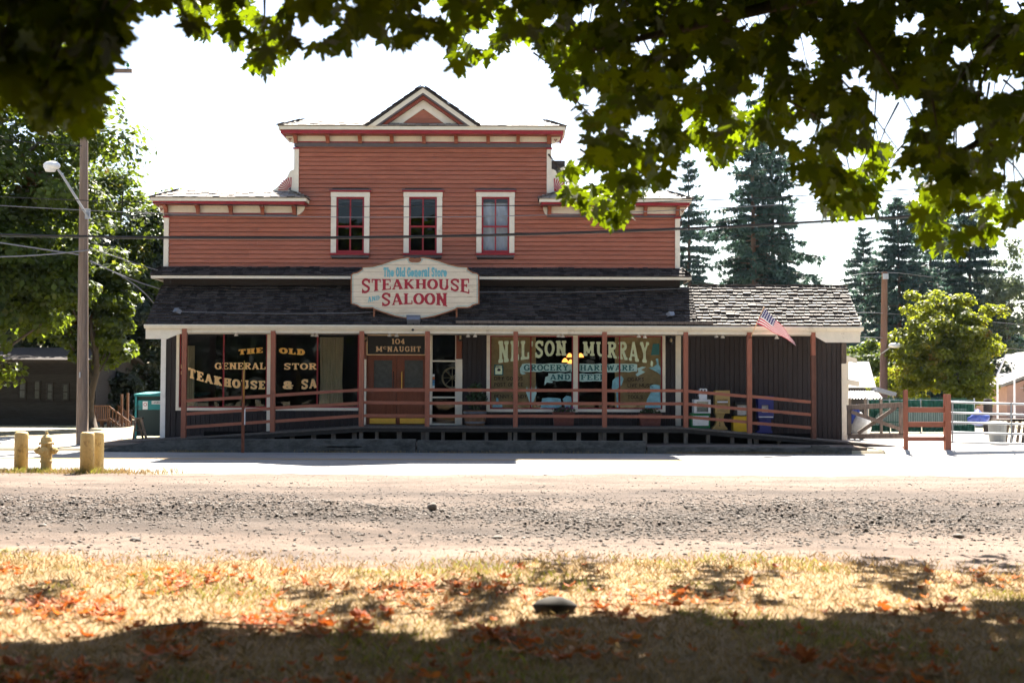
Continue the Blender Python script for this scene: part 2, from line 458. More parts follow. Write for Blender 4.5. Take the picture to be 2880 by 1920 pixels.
def text(mb, s, fn, style=SLAB, res=16, gap=.12, grow=0.0, m=0):
    """lay out s on a line of total length 1 (s-coordinate 0..1), heights 0..1; fn(u, v) -> 3D point"""
    gl = [glyph_mesh(c, res, style) for c in s]
    tot = sum(g[0] for g in gl) + gap * (len(gl) - 1)
    x = 0
    for g in gl:
        if g[2]: mb.add([fn((x + p[0]) / tot, p[1]) for p in g[1]], [f for f in g[2]], m)
        x += g[0] + gap
    return mb
def boxfn(a, b, c, d, Y, lean=0):
    """pixel box (x0, top, x1, bottom) -> placing function"""
    def fn(u, v):
        px = a + (c - a) * u + lean * v; py = d + (b - d) * v
        x, z = P(px, py, Y); return (x, Y, z)
    return fn
def curvefn(a, c, top, bot, Y):
    def fn(u, v):
        px = a + (c - a) * u; py = bot(u) + (top(u) - bot(u)) * v
        x, z = P(px, py, Y); return (x, Y, z)
    return fn

# ------------------------------------------------------------------ shingles
def shingle_mesh(w, l, th, mat, name='shingle'):
    mb = MB()
    mb.add([(0,0,0),(w,0,0),(w,l,-.002),(0,l,-.002),(0,0,th),(w,0,th),(w,l,.004),(0,l,.004)],
           [(4,5,6,7),(0,1,5,4),(1,2,6,5),(3,0,4,7)])
    return mesh_from(name, mb.v, mb.f, mat)
def shingle_field(o, u, v, width, length, course, sw, th=.022, lo=lambda s: 0.0, hi=None, jitter=.3):
    """rows of shingles on a slope: yields (matrix, w, l, th). o eave-left corner, u along, v up the slope"""
    u, v = Vector(u).normalized(), Vector(v).normalized(); n = u.cross(v).normalized()
    if n.z < 0: n = -n
    rows = max(1, int(round(length / course)))
    course = length / rows
    for r in range(rows):
        s = r * course
        a, b = lo(s / length), (width if hi is None else hi(s / length))
        x = a - random.random() * sw * .6
        while x < b:
            w = sw * (1 + jitter * random.uniform(-1, 1))
            x0, x1 = max(x, a), min(x + w, b)
            x += w
            if x1 - x0 < .03: continue
            l = min(course * 1.55, length - s + .02)
            off = random.uniform(-.012, .012) if r else 0
            lift = random.random() ** 3 * .02
            p = Vector(o) + u * x0 + v * (s + off) + n * (.004 + .001 * (r % 2) + lift)
            tilt = Matrix.Rotation(random.uniform(-.012, .012), 4, 'Z') @ Matrix.Rotation(-math.atan2(th * .55, course), 4, 'X')
            mt = Matrix(((u.x, v.x, n.x, p.x), (u.y, v.y, n.y, p.y), (u.z, v.z, n.z, p.z), (0, 0, 0, 1)))
            yield mt @ tilt, x1 - x0 - .014, l, th * random.uniform(.8, 1.25)
def shingles_joined(name, fields, mat, parent):
    mb = MB()
    for fld in fields:
        for mt, w, l, th in fld:
            q = [(0,0,0),(w,0,0),(w,l,-.002),(0,l,-.002),(0,0,th),(w,0,th),(w,l,.004),(0,l,.004)]
            mb.add([mt @ Vector(p) for p in q], [(4,5,6,7),(0,1,5,4),(1,2,6,5),(3,0,4,7)])
    return obj(name, mb, mat, parent, kind='stuff')

# ------------------------------------------------------------------ the ground, road and verges
def vnoise(shape, cells, seed):
    r = np.random.default_rng(seed); g = r.random((cells[0] + 2, cells[1] + 2))
    x = np.linspace(0, cells[0], shape[0]); y = np.linspace(0, cells[1], shape[1])
    xi, yi = x.astype(int), y.astype(int); fx, fy = (x - xi)[:, None], (y - yi)[None, :]
    fx, fy = fx * fx * (3 - 2 * fx), fy * fy * (3 - 2 * fy)
    a = g[np.ix_(xi, yi)]; b = g[np.ix_(xi + 1, yi)]; c = g[np.ix_(xi, yi + 1)]; d = g[np.ix_(xi + 1, yi + 1)]
    return (a * (1 - fx) + b * fx) * (1 - fy) + (c * (1 - fx) + d * fx) * fy - .5

def ground_mat(name, stops, scale, fine, rough=.95, bmp=.6, spec=.2, bscale=60, stretch=(1,1,1)):
    m, nt, b = new_mat(name)
    c = ramp(nt, noise_fac(nt, scale, 6, stretch, .65), stops)
    f = ramp(nt, noise_fac(nt, bscale, 5, (1,1,1), .7), [(.3, (1 - fine,) * 3), (.7, (1 + fine * .4,) * 3)])
    nt.links.new(mixc(nt, 1.0, c, f, 'MULTIPLY'), b.inputs['Base Color'])
    b.inputs['Roughness'].default_value = rough; b.inputs['Specular IOR Level'].default_value = spec
    bump(nt, b, noise_fac(nt, bscale, 6, (1,1,1), .75), bmp, .02)
    return m
M['gravel'] = ground_mat('gravel_dirt', [(.3, (.058, .047, .040)), (.45, (.095, .079, .068)), (.6, (.125, .105, .09)), (.75, (.15, .128, .11))], .9, .45, stretch=(.45, 1.4, 1))
def gravel_zones(m):
    # packed pale dirt near the road and the lawn, a band of coarse dark gravel churned up between them
    nt = m.node_tree; b = nt.nodes['Principled BSDF']; old = b.inputs['Base Color'].links[0].from_socket
    g = nt.nodes.new('ShaderNodeNewGeometry'); sp = nt.nodes.new('ShaderNodeSeparateXYZ'); nt.links.new(g.outputs['Position'], sp.inputs[0])
    n1 = noise_fac(nt, .55, 6, (.6, 1, 1), .7); a = nt.nodes.new('ShaderNodeMath'); a.operation = 'MULTIPLY_ADD'; a.inputs[1].default_value = 7.0
    nt.links.new(n1, a.inputs[0]); nt.links.new(sp.outputs[1], a.inputs[2])
    mr = nt.nodes.new('ShaderNodeMapRange'); mr.inputs[1].default_value = 10; mr.inputs[2].default_value = 28; nt.links.new(a.outputs[0], mr.inputs[0])
    k = ramp(nt, mr.outputs[0], [(.24, (1.9, 1.66, 1.5)), (.36, (1.45, 1.28, 1.17)), (.44, (.75, .68, .64)), (.54, (.62, .57, .54)), (.62, (1.0, .9, .84)), (.68, (.75, .68, .64)), (.78, (1.3, 1.17, 1.08)), (1, (1.5, 1.36, 1.26))])
    nt.links.new(mixc(nt, 1.0, old, k, 'MULTIPLY'), b.inputs['Base Color'])
gravel_zones(M['gravel'])

M['asphalt'] = ground_mat('worn_pale_asphalt', [(.3, (.15, .146, .142)), (.5, (.21, .205, .198)), (.7, (.25, .24, .23))], .8, .3, .62, .4, .5, 90, stretch=(.3, 1.2, 1))
M['lawn'] = ground_mat('dry_soil_lawn', [(.3, (.20, .13, .065)), (.5, (.31, .215, .12)), (.7, (.15, .11, .05))], 1.6, .4)
M['earth'] = ground_mat('far_dry_ground', [(.3, (.27, .22, .14)), (.5, (.36, .31, .22)), (.7, (.16, .16, .07))], .25, .3)
M['drive'] = ground_mat('pale_driveway', [(.3, (.42, .39, .35)), (.7, (.55, .51, .46))], .7, .2)

mb = MB()
rows = [(-60, -.02), (23.7, -.02), (24.5, -.14), (32.45, -.14), (32.6, -.02), (60, -.02), (120, -.02), (340, -.02)]
xs = [-260, -150, -60, 60, 150, 260]
for y, z in rows:
    for x in xs: mb.v.append((x, y, z))
for i in range(len(rows) - 1):
    for j in range(len(xs) - 1):
        mb.f.append((i*6+j, i*6+j+1, (i+1)*6+j+1, (i+1)*6+j)); mb.m.append(0)
obj('ground', mb, M['earth'], kind='structure')
# gravel lot: uneven sheet
nx, ny = 420, 250
gx = np.linspace(-15, 15, nx); gy = np.linspace(10.6, 24.25, ny)
GXX, GYY = np.meshgrid(gx, gy, indexing='ij')
h = vnoise((nx, ny), (14, 7), 1) * .05 + vnoise((nx, ny), (60, 28), 2) * .022 + vnoise((nx, ny), (190, 100), 3) * .014
band = np.exp(-((gy - 15.6) / 2.6) ** 2)[None, :]
h += rng.random((nx, ny)) * (.005 + .016 * band) + np.sin(GXX * .35 + .6 * np.sin(GYY)) * np.sin(GYY * 2.6 + .25 * GXX) * .022 * band
churn = np.clip(vnoise((nx, ny), (9, 7), 12) * 3.2 + vnoise((nx, ny), (34, 22), 13) * 1.2 + .28 - .055 * GXX, 0, 1) * np.exp(-((gy - 16.2) / 2.2) ** 4)[None, :]
h += churn * (rng.random((nx, ny)) * .05 + vnoise((nx, ny), (150, 80), 14) * .05)
edge = np.clip((gy - 23.2) / 1.0, 0, 1)[None, :]
jag = vnoise((nx, ny), (40, 3), 5) * .25
h = h * (1 - edge * .6) + .012 - .10 * np.clip(edge + jag * (edge > 0), 0, 1)
GX, GY = np.meshgrid(gx, gy, indexing='ij')
def lot_z(x, y):
    i = int(round((x + 15) / 30 * (nx - 1))); j = int(round((y - 10.6) / 13.65 * (ny - 1)))
    return float(h[min(max(i, 0), nx - 1), min(max(j, 0), ny - 1)])
v = np.stack([GX, GY, h], -1).reshape(-1, 3)
idx = np.arange(nx * ny).reshape(nx, ny)
q = np.stack([idx[:-1, :-1], idx[1:, :-1], idx[1:, 1:], idx[:-1, 1:]], -1).reshape(-1, 4)
np_mesh('gravel_lot', v, q, M['gravel'], smooth=True, kind='structure')
# lawn under the maples: far edge wavers
mb = MB()
n = 320
for i in range(n + 1):
    x = -16 + 32 * i / n
    e = 11.75 + .35 * math.sin(x * .9) + .2 * math.sin(x * 2.3 + 1) - .03 * x + random.uniform(-.22, .18) + .15 * math.sin(x * 7.1)
    mb.v += [(x, -20, .03), (x, 10.9, .045), (x, e, .02), (x, e + .1, -.03)]
for i in range(n):
    for k in range(3): mb.f.append((i*4+k, (i+1)*4+k, (i+1)*4+k+1, i*4+k+1)); mb.m.append(0)
def lawn_edge(x): return 11.75 + .35 * math.sin(x * .9) + .2 * math.sin(x * 2.3 + 1) - .03 * x
obj('lawn', mb, M['lawn'], kind='structure')
mb = MB(); mb.add([(-200, 24.0, -.10), (200, 24.0, -.10), (200, 32.42, -.10), (-200, 32.42, -.10)], [(0,1,2,3)])
road = obj('road', mb, M['asphalt'], kind='structure')
M['yellowline'] = ground_mat('worn_yellow_line', [(.35, (.50, .28, .06)), (.6, (.45, .30, .12)), (.75, (.3, .27, .22))], 3, .2)
for yy in (29.35, 29.6):
    mb = MB(); mb.add([(-200, yy, -.095), (200, yy, -.095), (200, yy + .1, -.095), (-200, yy + .1, -.095)], [(0,1,2,3)])
    obj('centre_line', mb, M['yellowline'], road)
# driveway right of the building, side street left of it
mb = MB(); mb.add([(9.9, 32.6, .0), (70, 32.6, .0), (70, 44, .02), (9.9, 44, .02)], [(0,1,2,3)])
mb.add([(9.9, 32.42, -.096), (70, 32.42, -.096), (70, 32.6, .0), (9.9, 32.6, .0)], [(0,1,2,3)])
obj('driveway', mb, M['drive'], kind='structure')
mb = MB(); mb.add([(-60, 32.42, -.096), (-11.2, 32.42, -.096), (-11.2, 34.0, .01), (-60, 34.0, .01)], [(0,1,2,3)])
mb.add([(-60, 34.0, .01), (-11.2, 34.0, .01), (-12.2, 38.6, .01), (-60, 38.6, .01)], [(0,1,2,3)])
obj('side_street', mb, M['drive'], kind='structure')
# kerb wall in front of the porch, in three lengths, and the ground strip behind it
for k, (a, b, t) in enumerate([(-11.6, -2.55, .25), (-2.5, 3.55, .22), (3.6, 9.0, .08)]):
    mb = MB()
    if k == 0: mb.prxz([(-11.0, -.16), (b, -.16), (b, t), (-8.2, t - .02), (-9.7, t - .09), (-10.4, .05), (-11.0, -.085)], 32.45, 32.75)
    else: mb.box(a, b, 32.45, 32.75, -.16, t)
    a = max(a, -9.5)
    for q_ in range(4):
        i0 = random.uniform(a, b - .6); mb.box(i0, i0 + random.uniform(.3, 1.2), 32.425, 32.47, -.12 + .05 * q_, -.08 + .06 * q_ + .03)
    obj('kerb_wall', mb, M['concrete'], label=['pale concrete kerb wall below the left ramp of the porch', 'pale concrete kerb wall below the middle of the porch', 'low concrete kerb wall below the newspaper boxes'][k], category='kerb', group='kerb walls along the road')
mb = MB(); mb.box(-11.5, 9.5, 32.76, 36.0, -.05, .06)
obj('path', mb, M['gravel'], kind='structure')
# ------------------------------------------------------------------ the saloon building
YW = 36.0
B = thing('saloon_building', (-2.6, 40, 0), 'two-storey reddish clapboard saloon with cream trim, stepped false front and shingled porch', 'building')
cx0, cx1 = P(827, 480, YW)[0], P(1551, 480, YW)[0]          # centre block
lx0, rx1 = P(461, 680, YW)[0], P(1912, 680, YW)[0]          # wings
mid = (cx0 + cx1) / 2
axr = P(2380, 1100, YW)[0]                                  # annex right corner
z_c = PZ(1189, 414, YW); z_w = PZ(560, 608, YW); z_b = PZ(560, 752, YW)
z_band = PZ(700, 804, YW)
holes_up = []
win_px = [(931, 1039), (1135.5, 1243.5), (1340, 1447)]
for a, b in win_px:
    x0, x1, z0, z1 = PR(a + 12, 553, b - 12, 712, YW); holes_up.append((x0, x1, z0, z1))
def wall_cells(mb, x0, x1, z0, z1, holes, y0, y1):
    xs = sorted({x0, x1, *[h[0] for h in holes], *[h[1] for h in holes]})
    zs = sorted({z0, z1, *[h[2] for h in holes], *[h[3] for h in holes]})
    for a, b in zip(xs[:-1], xs[1:]):
        for c, d in zip(zs[:-1], zs[1:]):
            if a < x0 - 1e-6 or b > x1 + 1e-6 or c < z0 - 1e-6 or d > z1 + 1e-6: continue
            if any(a >= h[0] - 1e-6 and b <= h[1] + 1e-6 and c >= h[2] - 1e-6 and d <= h[3] + 1e-6 for h in holes): continue
            mb.box(a, b, y0, y1, c, d)
# ground floor openings
def rect(a, b, c, d): return PR(a, b, c, d, YW)
LW1 = rect(504, 930, 751, 1146); LW2 = rect(762, 930, 1009, 1146)
DOOR = rect(1031, 998, 1195, 1195); TRAN = rect(1034, 944, 1195, 996)
SIDE = rect(1213, 930, 1283, 1195)
RW1 = rect(1378, 944, 1612, 1150); RW2 = rect(1625, 944, 1863, 1150)
holes_lo = [LW1, LW2, DOOR, SIDE, RW1, RW2]
mb = MB()
wall_cells(mb, lx0 + .02, rx1 - .02, -.03, z_w + .45, holes_lo + holes_up, YW + .06, YW + .2)
mb.box(cx0 + .02, cx1 - .02, YW + .06, YW + .3, z_w + .45, z_c + .4)
# sides, back, ceilings
mb.box(lx0 + .02, lx0 + .2, YW + .2, 48, -.03, z_w - .2); mb.box(rx1 - .2, rx1 - .02, YW + .2, 48, -.03, z_w - .2)
mb.box(lx0 + .2, rx1 - .2, 47.8, 48, -.03, z_w - .2)
mb.box(lx0 + .2, rx1 - .2, YW + .2, 47.8, 4.0, 4.2)
mb.box(lx0 - .1, cx0, YW + .31, 48.2, z_w - .2, z_w - .05); mb.box(cx1, rx1 + .1, YW + .31, 48.2, z_w - .2, z_w - .05)
mb.box(cx0, cx0 + .2, YW + .31, 48, z_w - .2, z_c - .6); mb.box(cx1 - .2, cx1, YW + .31, 48, z_w - .2, z_c - .6); mb.box(cx0 + .2, cx1 - .2, 47.8, 48, z_w - .2, z_c - .6); mb.box(cx0, cx1, YW + .31, 48.2, z_c - .6, z_c - .45)
mb.box(lx0 + .2, rx1 - .2, YW + .2, 47.8, .3, .5)
obj('wall', mb, M['core'], B)
# dark rooms behind the glass
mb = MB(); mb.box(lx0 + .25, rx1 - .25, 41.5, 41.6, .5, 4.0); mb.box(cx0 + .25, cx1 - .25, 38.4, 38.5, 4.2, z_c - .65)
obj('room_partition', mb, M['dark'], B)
# clapboards, each one a board
pitch_ = (PZ(560, 609, YW) - PZ(560, 752.5, YW)) / 11.5
def clapboard(x0, x1, z):
    if x1 - x0 < .05: return
    mb = MB(); t = pitch_
    j = random.uniform(-.003, .003)
    z += .013; t -= .013
    mb.add([(x0, YW+j-.004, z), (x1, YW+j-.004, z), (x1, YW+.03, z+t), (x0, YW+.03, z+t), (x0, YW+.06, z), (x1, YW+.06, z), (x1, YW+.06, z+t), (x0, YW+.06, z+t)],
           [(0,1,2,3),(4,7,6,5),(0,4,5,1),(2,6,7,3),(0,3,7,4),(1,5,6,2)])
    obj('clapboard', mb, M['clap'], B)
frames = [PR(a + 2, 533, b - 2, 722, YW) for a, b in win_px]
z = z_b
while z < z_c - .01:
    zt = z + pitch_
    a, b = (lx0 + .12, rx1 - .12) if zt < z_w + .12 else (cx0 + .1, cx1 - .1)
    cuts = sorted([(f[0], f[1]) for f in frames if zt > f[2] and z < f[3]])
    pieces = []; cur = a
    for f0, f1 in cuts: pieces.append((cur, f0)); cur = f1
    pieces.append((cur, b))
    for p0, p1 in pieces:
        if p1 - p0 > 4.5:
            k = p0 + (p1 - p0) * random.uniform(.3, .7); clapboard(p0, k - .002, z); clapboard(k + .002, p1, z)
        else: clapboard(p0, p1, z)
    z = zt
# corner boards
def part(name, mat, *boxes):
    mb = MB()
    for b in boxes: mb.box(*b)
    return obj(name, mb, M[mat] if isinstance(mat, str) else mat, B)
part('corner_board', 'cream', (cx0, cx0 + .14, YW - .03, YW + .3, PZ(833, 543, YW), PZ(833, 420, YW)))
part('corner_board', 'cream', (cx1 - .14, cx1, YW - .03, YW + .3, PZ(1544, 543, YW), PZ(1544, 420, YW)))
part('corner_board', 'cream', (lx0, lx0 + .14, YW - .03, YW + .3, z_b - .05, PZ(468, 612, YW)))
part('corner_board', 'cream', (rx1 - .14, rx1, YW - .03, YW + .3, z_b - .05, PZ(1905, 614, YW)))

def hip_cornice(xa, xb, wa, wb, pys, pxm, brks, ends, ridge_in=(.6, .6), name='cornice'):
    """bracketed cornice. xa,xb eave ends; wa,wb wall ends; pys pixel rows measured at column pxm"""
    ye = 35.47
    f_t, f_b, r_b, p_t, p_b, g_t, g_b = [PZ(pxm, p, YW if i > 2 else ye) for i, p in enumerate(pys)]
    c = MB()
    yb = YW + .95
    # fascia (front + returns)
    c.box(xa, xb, ye, ye + .04, f_b, f_t); c.box(xa, xa + .04, ye + .04, yb, f_b, f_t); c.box(xb - .04, xb, ye + .04, yb, f_b, f_t)
    co = obj(name, c, M['cream'], B)
    c = MB(); s = .06
    c.box(xa + s, xb - s, ye + .05, ye + .12, r_b, f_b - .003); c.box(xa + s, xa + s + .06, ye + .12, yb, r_b, f_b - .003); c.box(xb - s - .06, xb - s, ye + .12, yb, r_b, f_b - .003)
    obj('red_moulding', c, M['red'], co)
    c = MB(); c.box(xa + .13, xb - .13, ye + .125, yb, r_b + .02, f_b - .01); c.box(wa, wb, YW - .035, YW + .05, p_t, r_b + .015)
    obj('soffit', c, M['soffit'], co)
    c = MB(); c.box(wa + .03, wb - .03, YW - .03, YW + .05, p_b, p_t - .002)
    obj('frieze', c, M['cream'], co)
    c = MB(); c.box(wa, wb, YW - .045, YW + .05, g_t, p_b - .002)
    obj('red_bead', c, M['red'], co)
    c = MB(); c.box(wa, wb, YW - .025, YW + .05, g_b, g_t - .002)
    obj('grey_band', c, M['grey'], co)
    for bx in brks:
        x, hw = P(bx, pys[4], YW)[0], .052
        top, bot = r_b + .0, g_t - .03
        pr = [(x - hw, YW - .046, bot), (x - hw, YW - .11, bot), (x - hw, YW - .12, bot + .05), (x - hw, YW - .13, bot + (top - bot) * .4), (x - hw, YW - .19, bot + (top - bot) * .66),
              (x - hw, YW - .31, bot + (top - bot) * .86), (x - hw, YW - .38, top - .03), (x - hw, YW - .38, top), (x - hw, YW - .046, top)]
        mb = MB(); mb.prism(pr, (2 * hw, 0, 0)); obj('bracket', mb, M['bracket'], co)
    for side, full in ends:
        wx_, ex = (wa, xa + .12) if side < 0 else (wb, xb - .12)
        top, bot = r_b, g_t - .02
        pts = [(wx_, top), (ex, top)]
        for i in range(7):
            a = i / 6; t = math.pi / 2 * a
            pts.append((ex + (wx_ - ex) * (1 - math.cos(t)) ** .8 * .9 + (wx_ - ex) * .05, top - .05 - (top - bot - .05) * math.sin(t) ** 1.3))
        pts.append((wx_, bot))
        mb = MB(); mb.prxz(pts, YW - .06, YW + .02); obj('scroll_bracket', mb, M['cream'], co)
        if full:
            mb = MB(); xm = wx_ + (ex - wx_) * .45; zm = top - .1
            for dx, dz in ((-.025, .015), (.025, .015), (0, -.025)):
                mb.prxz([(xm + dx + .022 * math.cos(k), zm + dz + .022 * math.sin(k)) for k in np.linspace(0, 2*math.pi, 9)[:-1]], YW - .07, YW - .055)
            obj('trefoil', mb, M['bracket'], co)
    # hip roof
    run = .66; yr = ye + run; rise = .315; yk = yr + 1.0
    ro = MB(); e = .03
    A = [(xa-e, ye-e, f_t), (xb+e, ye-e, f_t), (xb+e, yk, f_t), (xa-e, yk, f_t), (xa+ridge_in[0], yr, f_t+rise), (xb-ridge_in[1], yr, f_t+rise)]
    ro.add(A, [(0,1,5,4),(1,2,5),(2,3,4,5),(3,0,4),(0,3,2,1)])
    rf = obj('hip_roof', ro, M['roofdeck'], B)
    L = math.hypot(run + e, rise); wdt = xb - xa + 2*e
    f1 = shingle_field((xa-e, ye-e, f_t+.008), (1,0,0), (0, run+e, rise), wdt, L, .16, .2, .014, lo=lambda s: s*(ridge_in[0]+e), hi=lambda s: wdt - s*(ridge_in[1]+e))
    D = yk - ye + e
    L2 = math.hypot(ridge_in[0] + e, rise); L3 = math.hypot(ridge_in[1] + e, rise)
    f2 = shingle_field((xa-e, yk, f_t+.008), (0,-1,0), (ridge_in[0]+e, 0, rise), D, L2, .14, .2, lo=lambda s: s*1.0, hi=lambda s: D - s*run)
    f3 = shingle_field((xb+e, ye-e, f_t+.008), (0,1,0), (-ridge_in[1]-e, 0, rise), D, L3, .14, .2, lo=lambda s: s*run, hi=lambda s: D - s*1.0)
    shingles_joined('shingle_courses', [f1, f2, f3], M['silver_lit'], rf)
    for k in range(5):        # hip caps
        for x_, d_, y_ in ((xa-e, ridge_in[0]+e, ye-e), (xb+e, -ridge_in[1]-e, ye-e)):
            p = Vector((x_ + d_*k/5, y_ + (run+e)*k/5, f_t + rise*k/5 + .03)); q_ = Vector((x_ + d_*(k+1.2)/5, y_ + (run+e)*(k+1.2)/5, f_t + rise*(k+1.2)/5 + .03))
            mb = MB(); mb.beam(p, q_, .13, .02); obj('hip_cap', mb, M['shingle_dark'], rf)
    return f_t
zt_c = hip_cornice(P(783, 354, 35.47)[0], P(1590, 357, 35.47)[0], cx0, cx1, (355, 365, 375, 379, 399.5, 402.5, 414), 1189,
                   (833, 923, 1013.5, 1103, 1193, 1283, 1373, 1457, 1543), ((-1, 1), (1, 1)))
hip_cornice(P(422.5, 555, 35.47)[0], P(861, 557, 35.47)[0], lx0, P(836, 590, YW)[0], (556, 565, 573, 577, 599, 602, 608), 640, (469, 559, 651, 740, 829), ((-1, 1), (1, 0)))
hip_cornice(P(1517, 558, 35.47)[0], P(1946, 559.5, 35.47)[0], P(1539, 590, YW)[0], rx1, (559.5, 568.5, 576.5, 580, 602, 605, 611.5), 1730, (1545.5, 1635.5, 1725, 1814, 1904), ((-1, 0), (1, 1)))
for a, b, py in ((825, 842, 418), (1536, 1553, 419), (459, 477, 610.5), (1896, 1914, 613.5)):
    x0, x1, z0, z1 = PR(a, py - 2.5, b, py + 2, YW); part('corner_cap', 'red', (x0, x1, YW - .06, YW + .02, z0, z1))
# pediment gable on the centre cornice
yg = 35.42
def gp(px, py, Y=yg): return P(px, py, Y)
apx = gp(1189.5, 247); gl = gp(1036, 354); gr = gp(1341, 354.5)
gable = MB()
def band(o0, o1, y0, y1, mat, name):
    """chevron strip between inward offsets o0 and o1 (metres, measured down)"""
    mb = MB()
    for e, s in ((gl, -1), (gr, 1)):
        dx = apx[0] - e[0]; dz = apx[1] - e[1]
        k = dz / abs(dx)
        def pt(x, o): return (x, e[1] + (abs(x - e[0])) * k - o)
        base = e[1]
        xa_ = e[0] + (-s) * o0 / k; xb_ = e[0] + (-s) * o1 / k
        mb.prxz([(xa_, base), (apx[0], apx[1] - o0), (apx[0], apx[1] - o1), (xb_, base)], y0, y1)
    return obj(name, mb, mat, gable_o)
gm = MB(); gm.prxz([(gl[0]+.3, gl[1]-.02), (apx[0], apx[1]-.22), (gr[0]-.3, gr[1]-.02)], yg + .32, yg + .9)
gable_o = obj('gable', gm, M['core'], B)
band(0.0, .145, yg, yg + .06, M['cream'], 'rake_board')
band(.145, .20, yg + .015, yg + .08, M['grey'], 'rake_moulding')
band(.20, .30, yg + .10, yg + .2, M['soffit'], 'rake_soffit')
band(.30, .56, yg + .24, yg + .3, M['cream'], 'inner_rake_board')
k_ = (apx[1] - gl[1]) / (apx[0] - gl[0])
zz = gl[1] + .14
while zz < apx[1] - .62:
    hw = (apx[1] - .55 - zz) / k_; hw2 = max(.01, (apx[1] - .55 - zz - pitch_ * .96) / k_)
    mb = MB(); mb.prxz([(apx[0]-hw, zz), (apx[0]+hw, zz), (apx[0]+hw2, zz+pitch_*.96), (apx[0]-hw2, zz+pitch_*.96)], yg + .27 + random.uniform(-.004,.004), yg + .32)
    obj('clapboard', mb, M['clap'], gable_o); zz += pitch_
mb = MB()
for e, s in ((gl, -1), (gr, 1)):
    mb.prxz([(e[0] + s*.06, e[1] - .01), (apx[0], apx[1] + .012), (apx[0], apx[1] + .04), (e[0] + s*.10, e[1] + .015)], yg - .05, yg + 1.9)
go = obj('gable_roof', mb, M['roofdeck'], B)
flds = []
for e, s in ((gl, -1), (gr, 1)):
    vv = Vector((apx[0] - e[0], 0, apx[1] - e[1])); L = vv.length
    if s < 0: flds.append(shingle_field((e[0] - .10, yg + 1.9, e[1] + .012), (0, -1, 0), vv, 2.0, L + .05, .19, .17, th=.016))
    else: flds.append(shingle_field((e[0] + .10, yg - .1, e[1] + .012), (0, 1, 0), vv, 2.0, L + .05, .19, .17, th=.016))
shingles_joined('shingle_courses', flds, M['shingle_dark'], go)
xw0, xw1 = gl[0] + .42, gr[0] - .42
shingles_joined('shingle_courses', [shingle_field((xw0, yg + .05, gl[1] + .0), (1,0,0), (0, .3, .13), xw1 - xw0, .33, .16, .17)], M['shingle_dark'], gable_o)
# sunburst scrolls where the wings meet the centre
for s, ex, pxs in ((-1, cx0, 640), (1, cx1, 1740)):
    zb = PZ(pxs, 541 if s < 0 else 545, YW); zt = PZ(pxs, 477, YW); w = .74
    pts = [(ex, zb), (ex + s * w, zb)]
    for i in range(1, 9):
        a = i / 9; pts.append((ex + s * w * (1 - a * .80), zb + (zt - zb - .16) * (a ** 1.35)))
    pts += [(ex + s * .16, zt - .12), (ex + s * .13, zt - .05), (ex + s * .06, zt), (ex, zt + .01)]
    mb = MB(); mb.prxz(pts, YW + .0, YW + .07)
    so = obj('scroll_panel', mb, M['cream'], B)
    c = (ex + s * .08, zb + .07)
    mb = MB()
    for i in range(8):
        a = math.pi / 2 * (i + .1) / 7.2; hwid = .05
        mb.prxz([(c[0] + s*r*math.cos(a + d), c[1] + r*math.sin(a + d)) for r, d in ((.10, -.07), (.38, -hwid), (.38, hwid), (.10, .07))], YW - .012, YW - .001)
    obj('sunburst_rays', mb, M['crimson'], so)
    mb = MB(); mb.prxz([c] + [(c[0] + s*.085*math.cos(t), c[1] + .085*math.sin(t)) for t in np.linspace(0, math.pi/2, 7)], YW - .014, YW - .001)
    obj('sunburst_hub', mb, M['grey'] if s < 0 else M['crimson'], so)
# shingled chimney behind the right scroll
x0, x1, z0, z1 = PR(1530, 452, 1589, 560, 40)
mb = MB(); mb.box(x0, x1, 40, 41, z_w - .3, z1)
ch = obj('chimney', mb, M['shingle'], B)
fl = [shingle_field((x0, 39.985, z_w), (1,0,0), (0, 0, 1), x1 - x0, z1 - z_w, .14, .24, th=.012)]
mbs = MB()
for fld in fl:
    for mt, w, l, th in fld:
        p = mt.translation; mbs.box(p.x, p.x + w, 39.96 - random.random()*.01, 39.995, p.z, p.z + .132)
obj('chimney_shingles', mbs, M['shingle'], ch, kind='stuff')

